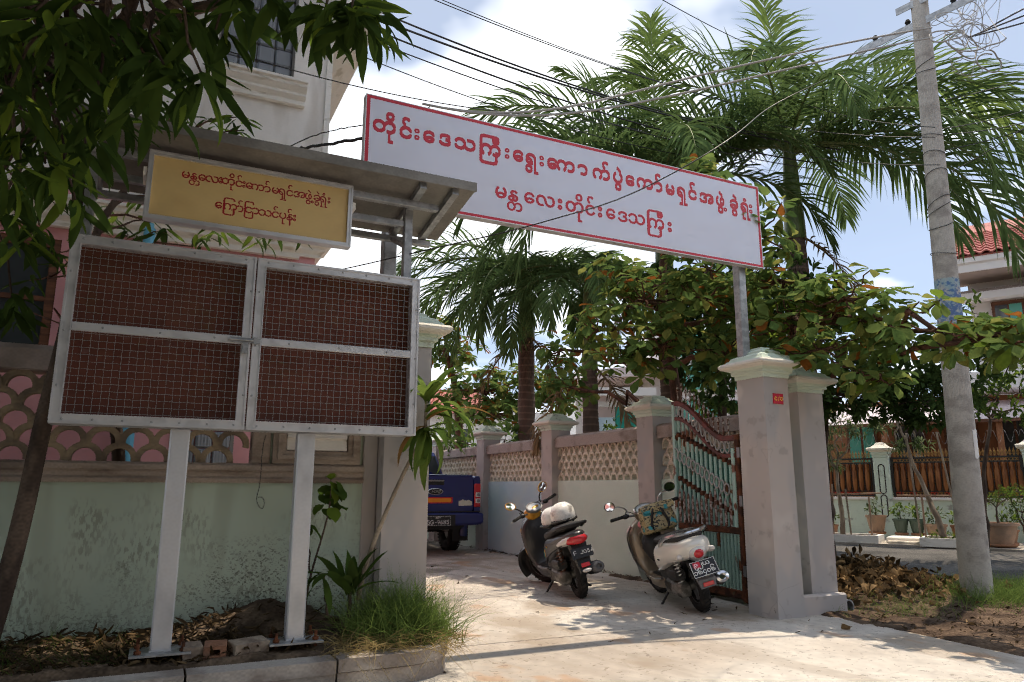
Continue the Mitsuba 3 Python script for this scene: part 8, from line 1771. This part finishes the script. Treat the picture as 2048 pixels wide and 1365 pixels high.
tl_v = rings(np.stack([np.stack([wv_[:, 0], wv_[:, 0] * 0, wv_[:, 1] + 0.035], 1), np.stack([wv_[:, 0], wv_[:, 0] * 0 + 0.38, wv_[:, 1]], 1), ]), False, False)
th = rings(np.stack([np.stack([wv_[:, 0], wv_[:, 0] * 0, wv_[:, 1]], 1), np.stack([wv_[:, 0], wv_[:, 0] * 0, wv_[:, 1] + 0.035], 1)]), False, False)
tl_ply = ply(cat([tl_v, th]), 'roof_red')
ang = math.atan2(2.16, 4.5)
for j in range(9):
    for i in range(16):
        q = 0.36 * j
        put('tile', tl_ply, None, rf_, tw=RM @ tra(1.8 + 0.24 * i, HN - 1.52 + q * math.cos(ang), 6.68 + q * math.sin(ang)) @ rotx(ang))
aw = thing('awning', 'pale translucent sheet awning over the front of the brown house across the street', 'awning')
for k in range(6):
    sp('sheet', xf(box(-1.0 + 1.0 * k, -0.01 + 1.0 * k, 0, 2.3, 0, 0.02), tra(0, 3.0, 2.62) @ rotx(0.27)), 'awning', aw)
for k in range(7):
    sp('rafter', xf(box(-1.03 + 1.0 * k, -0.98 + 1.0 * k, 0, 2.3, -0.06, -0.004), tra(0, 3.0, 2.62) @ rotx(0.27)), 'fence_black', aw)
sp('gutter', box(-1.0, 5.0, 2.93, 3.0, 2.56, 2.63), 'wood_brown', aw)
for s in (0.3, 2.6, 4.9):
    sp('column', box(s, s + 0.12, 3.05, 3.17, 0, 2.6), 'brown_wall', aw)
tpst = thing('teal_post', 'narrow turquoise post just right of the corner pillar', 'post')
put('post', bbox_(8.02, 8.10, 7.08, 7.16, -0.1, 1.78, 0.008), 'teal', tpst)
put('hinge_plate', box(8.00, 8.12, 7.072, 7.0795, 1.2, 1.3), 'steel_grey', tpst)

# planters, pots and street plants
for s0, s1, n0, n1, lab in ((-0.75, 0.52, 0.05, 0.75, 'low white planter kerb at the foot of the left street sapling'), (0.62, 1.30, 0.30, 0.95, 'pale concrete step slab between the two planter kerbs'), (1.25, 2.05, -0.05, 0.85, 'white planter kerb at the foot of the leaning street sapling')):
    t = thing('planter_kerb', lab, 'kerb')
    if 'slab' in lab:
        sp('slab', bbox_(s0, s1, n0, n1, 0.04, 0.16, 0.015), 'white_trim', t)
        sp('lower_slab', bbox_(s0 + 0.05, s1 + 0.02, n0 - 0.22, n0 - 0.01, 0.03, 0.10, 0.012), 'lattice', t)
    else:
        o = sg.box(s0, n0, s1, n1)
        v, f = extrude(o.difference(o.buffer(-0.07)), 0.16)
        sp('rim', (v + [0, 0, 0.03], f), 'white_trim', t)
        sp('soil', box(s0 + 0.071, s1 - 0.071, n0 + 0.071, n1 - 0.071, 0.03, 0.13), 'earth', t)


def pot(label, s, n, r, h, m, z=0.05, plant=None, saucer=True):
    t = thing('plant_pot', label, 'plant pot')
    c = (s, n, z + 0.03)
    sp('bowl', lathe([(r * 0.62, 0), (r * 0.80, h * 0.4), (r * 0.95, h * 0.86), (r * 1.06, h * 0.87), (r * 1.06, h), (r * 0.92, h), (r * 0.90, h * 0.88), (0.001, h * 0.88)], 20, c), m, t, smooth=35)
    if saucer:
        sp('saucer', lathe([(r * 0.8, -0.03), (r * 0.9, 0.0), (r * 0.85, 0.02), (0.001, 0.02)], 18, c), 'terracotta', t, smooth=35)
    return (RM @ np.array([s, n, z + 0.03 + h, 1]))[:3]


spots_ = [('small terracotta pot partly hidden by the left street sapling', -0.55, 1.1, 0.13, 0.26, 'terracotta'), ('pale terracotta pot in front of the fence pillar', 0.30, 1.35, 0.20, 0.36, 'pot_pale'), ('left of the two dark green pots across the street', 0.78, 1.25, 0.15, 0.30, 'pot_green'), ('right of the two dark green pots across the street', 1.08, 1.25, 0.15, 0.30, 'pot_green'), ('pale terracotta pot left of the leaning sapling', 1.42, 1.25, 0.20, 0.32, 'pot_pale'), ('terracotta pot behind the leaning sapling', 1.80, 1.5, 0.15, 0.30, 'terracotta'), ('small terracotta pot behind the large bowl pot', 2.65, 1.15, 0.17, 0.26, 'terracotta')]
pl_labels = ['leafy plant in the small terracotta pot by the left street sapling', 'spindly grey green plant in the pale pot before the fence pillar', 'lush light green plant in the left dark green pot', 'small leafy plant in the right dark green pot', 'grey leaved plant in the pale pot left of the leaning sapling', 'green plant in the terracotta pot behind the leaning sapling', 'light green shrub in the small pot behind the large bowl']
for (lab, s, n, r, h, m), pl in zip(spots_, pl_labels):
    q = pot(lab, s, n, r, h, m, 0.16 if 'green pot' in lab or 'pillar' in lab else 0.05)
    bushy(pl, [(tuple(q + [0, 0, 0.16]), (0.17, 0.16, 0.15), 10)], ['shrub', 'mango_lime'] if 'grey' not in pl else ['shrub_grey', 'shrub'], trunk=[tuple(q - [0, 0, 0.03]), tuple(q + [0, 0, 0.06])], r0=0.012, size=(0.06, 0.12), per=6, name='potted_plant', cat_='potted plant')
q = pot('large wide terracotta bowl holding a bonsai tree, right of the utility pole', 2.53, 0.45, 0.31, 0.40, 'pot_pale', 0.06)
qq = q + np.array([0.0, 0, 0.25])
bushy('spreading bonsai tree with fine leaves in the large terracotta bowl', [(tuple(q + RIGHT * 0.10 + [0, 0, 0.50]), (0.30, 0.25, 0.10), 22), (tuple(q - RIGHT * 0.16 + [0, 0, 0.42]), (0.2, 0.2, 0.09), 14), (tuple(q + RIGHT * 0.42 + [0, 0, 0.58]), (0.3, 0.25, 0.12), 18)], ['shrub', 'mango_lime', 'shrub'], trunk=[tuple(q - [0, 0, 0.05]), tuple(q + [-0.03, 0, 0.12]), tuple(q + [0.0, 0, 0.28])], r0=0.025, size=(0.03, 0.055), per=12, name='bonsai', cat_='bonsai')
bushy('light green hedge on the right edge in front of the ornate fence', [(tuple((RM @ np.array([s, 1.5, z, 1]))[:3]), (0.3, 0.25, 0.22), 30) for s, z in ((2.9, 0.65), (3.15, 0.9), (3.2, 0.5), (2.75, 0.95), (3.4, 1.1))], ['mango_lime', 'shrub', 'shrub'], size=(0.04, 0.07), per=10)
bushy('low ground cover in the planter of the leaning sapling', [(tuple((RM @ np.array([s, 0.4, 0.2, 1]))[:3]), (0.16, 0.16, 0.07), 10) for s in (1.4, 1.7, 1.9)], ['shrub', 'mango_lime'], size=(0.04, 0.08), per=7)
# young street trees with narrow leaves in whorls
nar = [leaf(1.0, w, 'lance', 4, 0.2, c) for w, c in ((0.20, 0.3), (0.18, 0.6))]


def W3(s, n, z):
    return tuple((RM @ np.array([s, n, z, 1]))[:3])


bushy('left street sapling with forked grey trunk and narrow grey green leaves', [(W3(-0.45, 0.4, 2.2), (0.35, 0.3, 0.3), 26), (W3(-0.05, 0.4, 2.5), (0.35, 0.3, 0.3), 26), (W3(-0.3, 0.4, 1.75), (0.3, 0.3, 0.3), 24), (W3(0.25, 0.4, 2.35), (0.22, 0.2, 0.2), 14), (W3(-0.55, 0.4, 2.6), (0.3, 0.3, 0.3), 18)], ['shrub_grey', 'shrub_grey', 'shrub'], trunk=[W3(-0.18, 0.4, 0.0), W3(-0.2, 0.4, 0.8), W3(-0.22, 0.4, 1.5)], r0=0.055, size=(0.10, 0.17), per=9, name='street_sapling', cat_='young tree', shape=nar, bark='bark_pale')
bushy('leaning pale street sapling with whorls of narrow leaves left of the utility pole', [(W3(0.98, 0.4, 1.95), (0.13, 0.13, 0.09), 9), (W3(1.42, 0.4, 2.0), (0.16, 0.13, 0.09), 11), (W3(0.75, 0.4, 2.35), (0.2, 0.13, 0.09), 10), (W3(1.05, 0.4, 2.9), (0.15, 0.13, 0.12), 9), (W3(1.3, 0.4, 2.75), (0.12, 0.13, 0.1), 8), (W3(0.55, 0.4, 2.45), (0.15, 0.13, 0.09), 7)], ['shrub_grey', 'shrub_grey', 'shrub'], trunk=[W3(1.70, 0.35, 0.0), W3(1.45, 0.4, 0.85), W3(1.22, 0.4, 1.6), W3(1.02, 0.4, 2.55)], r0=0.065, size=(0.11, 0.18), per=9, name='street_sapling', cat_='young tree', shape=nar, bark='bark_pale')
for k, (s, lean, h, lab) in enumerate(((-0.35, 0.05, 1.2, 'thin wooden stake at the far left planter'), (0.0, -0.05, 1.1, 'thin wooden stake right of the left sapling'), (0.38, 0.0, 0.95, 'short bamboo stake before the pale pot'), (1.25, -0.08, 2.2, 'tall dark stake left of the leaning sapling'), (1.33, 0.0, 1.0, 'short bamboo stake beside the leaning sapling trunk'), (1.95, -0.25, 2.2, 'tall bamboo stake just left of the utility pole'))):
    t = put('wooden_stake', xf(tube([(s, 0.25, 0.0), (s + lean, 0.25, h)], 0.018, 7), RM), 'bark_pale' if k % 2 else 'pot_pale', label=lab, cat='stake')
for a, b, lab in (((-0.6, 0.24, 0.98), (0.62, 0.24, 1.02), 'horizontal bamboo rail tied to the left stakes'), ((0.9, 0.23, 0.98), (2.1, 0.23, 0.98), 'horizontal bamboo rail tied to the leaning sapling')):
    put('bamboo_rail', xf(tube([a, b], 0.015, 7), RM), 'pot_pale', label=lab, cat='rail')

# ------------------------------------------------------------------ houses beyond the drive
bh = thing('pale_house', 'pale pink house with green windows and a balcony beyond the drive wall', 'house')
BW = np.eye(4)
BW[:3, 0], BW[:3, 1], BW[:3, 3] = unit((RIGHT[0], RIGHT[1], 0)), FH, (13.309, 18.090, 2.831)


def hp(name, m, mt, parent=bh, **k):
    return put(name, xf(m, BW), mt, parent, **k)


hp('wall', cat([box(0.35, 5.5, 0.8, 6, -3, 3.3), box(-1.9, 0.35, 2.2, 6, -3, 2.2)]), 'house_white')
hp('corner_post', box(-1.72, -1.45, 0.0, 0.3, -3, 1.45), 'pale_pink')
hp('gable', hull([(-2.1, -0.1, 1.45), (0.9, -0.1, 1.75), (0.9, -0.1, 2.05), (-1.2, -0.1, 1.85), (-2.1, 2.2, 1.45), (0.9, 2.2, 1.75), (0.9, 2.2, 2.05), (-1.2, 2.2, 1.85)]), 'pale_pink')
hp('beam', box(-1.44, 0.4, 0.05, 0.25, 1.05, 1.3), 'house_white')
hp('lower_beam', box(-1.44, 0.4, 0.4, 0.6, 0.75, 0.9), 'house_white')
hp('tarpaulin', box(-0.85, 0.75, 0.30, 0.33, -0.6, 0.72), 'tarp_green')
hp('grey_sheet', box(-1.43, -0.86, 0.32, 0.34, -0.6, 0.4), 'blue_wash')
hp('balcony_wall', cat([box(-1.7, -0.95, -0.35, -0.1, -3, -0.35), box(0.15, 0.5, -0.35, -0.1, -3, -0.18)]), 'pale_pink')
rail = hp('balcony_rail', cat([box(-1.0, 0.5, -0.3, -0.27, z, z + 0.04) for z in (-0.02, -0.16)]), 'house_white')
hp('rail_loop', xf(torus(0.35, 0.02, 24, 6), tra(-0.42, -0.28, -0.45) @ np.diag([1.25, 1, 0.55, 1])), 'house_white', rail)
hp('inner_wall', box(-1.7, 0.35, 2.0, 2.1, -0.5, 1.5), 'pale_pink')
hp('tall_post', hull([(0.72, -0.1, -3), (0.95, -0.1, -3), (0.72, 0.3, -3), (0.55, -0.1, 1.8), (0.95, -0.1, 1.8), (0.55, 0.3, 1.8), (0.95, 0.3, -3), (0.95, 0.3, 1.8)]), 'pale_pink')
for s, z in ((1.05, 0.1), (1.05, 1.25), (1.05, 2.3), (2.9, 0.1), (2.9, 1.25), (2.9, 2.3)):
    w = hp('window', box(s, s + 1.5, 0.74, 0.798, z, z + 0.95), 'house_white')
    for i in range(3):
        hp('pane', box(s + 0.08 + 0.47 * i, s + 0.48 + 0.47 * i, 0.73, 0.738, z + 0.08, z + 0.87), 'green_glass', w)
rb = thing('distant_house', 'far white house with a pinkish red roof behind the dracaena leaves', 'house')
BW[:3, 3] = (11.460, 27.891, 3.638)
hp('wall', box(-2.2, 5.5, 1.0, 6, -4, 0.6), 'house_white', rb)
r_ = hp('roof', hull([(-2.6, 0.5, 0.55), (1.2, 0.5, 0.55), (-2.6, 6, 1.0), (0.3, 3.5, 1.9), (-1.6, 3.5, 1.9), (1.2, 6, 0.6)]), 'roof_red', rb)
for k in range(13):
    hp('roof_rib', bar((-2.3 + 0.26 * k, 0.5, 0.60), (-1.7 + 0.165 * k, 3.45, 1.93), 0.05), 'roof_red', r_)
for k in range(3):
    w = hp('window', box(-0.6 + 1.3 * k, 0.2 + 1.3 * k, 0.93, 0.998, -1.2, 0.0), 'white_trim', rb)
    for i in range(2):
        hp('pane', box(-0.52 + 1.3 * k + 0.34 * i, -0.24 + 1.3 * k + 0.34 * i, 0.92, 0.929, -1.1, -0.1), 'dark_glass', w)
fg = thing('far_gate', 'small pale iron gate between shrubs far down the drive', 'gate')
BW[:3, 3] = (7.963, 20.852, 2.144)
for k in range(9):
    hp('bar', tube([(-0.6 + 0.15 * k, 0, -1.5), (-0.6 + 0.15 * k, 0, 0.35 + 0.12 * math.sin(PI * k / 8))], 0.02, 6), 'cap_paint', fg)
for z in (-0.1, 0.2):
    hp('rail', box(-0.65, 0.65, -0.02, 0.02, z, z + 0.04), 'cap_paint', fg)
hg = thing('rear_compound_wall', 'low pale wall closing the far end of the drive', 'wall')
put('panel', box(-6, 30, 27, 27.2, -0.1, 1.7), 'cap_paint', hg)
put('coping', box(-6, 30, 26.95, 27.25, 1.7, 1.8), 'coping', hg)

# ------------------------------------------------------------------ debris and grass on the right verge
put('dry_leaf_pile', debris(900, lambda r, n: (lambda x, y: np.stack([x, y, mound(x, y) + 0.10 * r.random(n)], 1))(6.95 + r.normal(0, 0.55, n), 5.60 + r.normal(0, 0.36, n)), (0.06, 0.18), 21, dryb, 0.5), 'litter_pale', kind='stuff', label='heap of big dry brown almond leaves between the corner pillar and the utility pole', cat='leaf pile')
put('dark_leaf_pile', debris(1100, lambda r, n: (lambda x, y: np.stack([x, y, mound(x, y) + 0.16 * r.random(n)], 1))(6.8 + r.normal(0, 0.6, n), 5.85 + r.normal(0, 0.36, n)), (0.04, 0.16), 22, dryb + dry, 0.6), 'litter', kind='stuff', label='darker withered leaves and twigs at the back of the leaf heap', cat='leaf pile')
put('verge_litter', debris(1500, lambda r, n: (lambda x, y: np.stack([x, y, mound(x, y)], 1))(r.uniform(5.5, 8.6, n), r.uniform(3.0, 6.2, n)), (0.025, 0.07), 23, dry, 0.15), 'litter', kind='stuff', label='small brown leaf litter over the earth beside the drive', cat='leaf litter')
for k in range(6):
    a = np.array([6.2 + 0.25 * k, 6.0 - 0.1 * k, 0.08])
    put('dead_branch', limb(a, a + [rng.uniform(-0.7, 0.9), rng.uniform(-0.5, 0.3), rng.uniform(0.15, 0.45)], 0.011, 0.004, 0, 8, 0.08), 'bark', smooth=True, label='bare dead branch sticking out of the dry leaf heap', cat='branch', group='dead branches in the leaf heap')
put('verge_grass', blades(2300, lambda r, n: (lambda x, y: np.stack([x, y, mound(x, y)], 1))(7.85 + r.normal(0, 0.38, n), 4.75 + r.normal(0, 0.30, n)), (0.06, 0.28), 0.0046, (0.5, 1.5), 24), 'grass_green', kind='stuff', label='green grass around the foot of the utility pole', cat='grass')
put('verge_weeds', blades(500, lambda r, n: (lambda x, y: np.stack([x, y, mound(x, y)], 1))(6.4 + r.normal(0, 0.35, n), 4.75 + r.normal(0, 0.22, n)), (0.05, 0.16), 0.003, (0.4, 1.3), 25), 'grass_green', kind='stuff', label='sparse weeds in the earth right of the corner pillar', cat='grass')
put('far_grass', blades(1400, lambda r, n: (lambda x, y: np.stack([x, y, mound(x, y)], 1))(8.9 + r.normal(0, 0.35, n), 4.9 + r.normal(0, 0.4, n)), (0.08, 0.25), 0.005, (0.6, 1.5), 26), 'grass_green', kind='stuff', label='grass along the edge of the side street at the right', cat='grass')
t = thing('drain_pipe', 'grey pipe end lying against the foot of the corner pillar', 'pipe')
put('pipe', xf(lathe([(0.07, 0), (0.07, 0.4), (0.055, 0.4), (0.055, 0.02)], 18), tra(5.90, 5.38, 0.03) @ rotx(PI / 2) @ rotz(0.3)), 'galv', t, smooth=35)
put('socket', xf(lathe([(0.0705, 0), (0.08, 0.002), (0.08, 0.06), (0.0705, 0.062)], 18), tra(5.90, 5.38, 0.03) @ rotx(PI / 2) @ rotz(0.3)), 'steel_grey', t, smooth=35)
for (x, y, z, a, m, lab) in ((6.0, 3.95, 0.02, 0.3, 'litter_pale', 'curled pale dry leaf at the right edge of the concrete'), (5.05, 4.25, 0.006, 1.2, 'litter_pale', 'single tan leaf lying on the concrete in front of the corner pillar')):
    put('fallen_leaf', xf(dryb[0], tra(x, y, z + 0.03) @ rotz(a) @ np.diag([0.16, 0.16, 0.16, 1])), m, smooth=True, label=lab, cat='leaf')
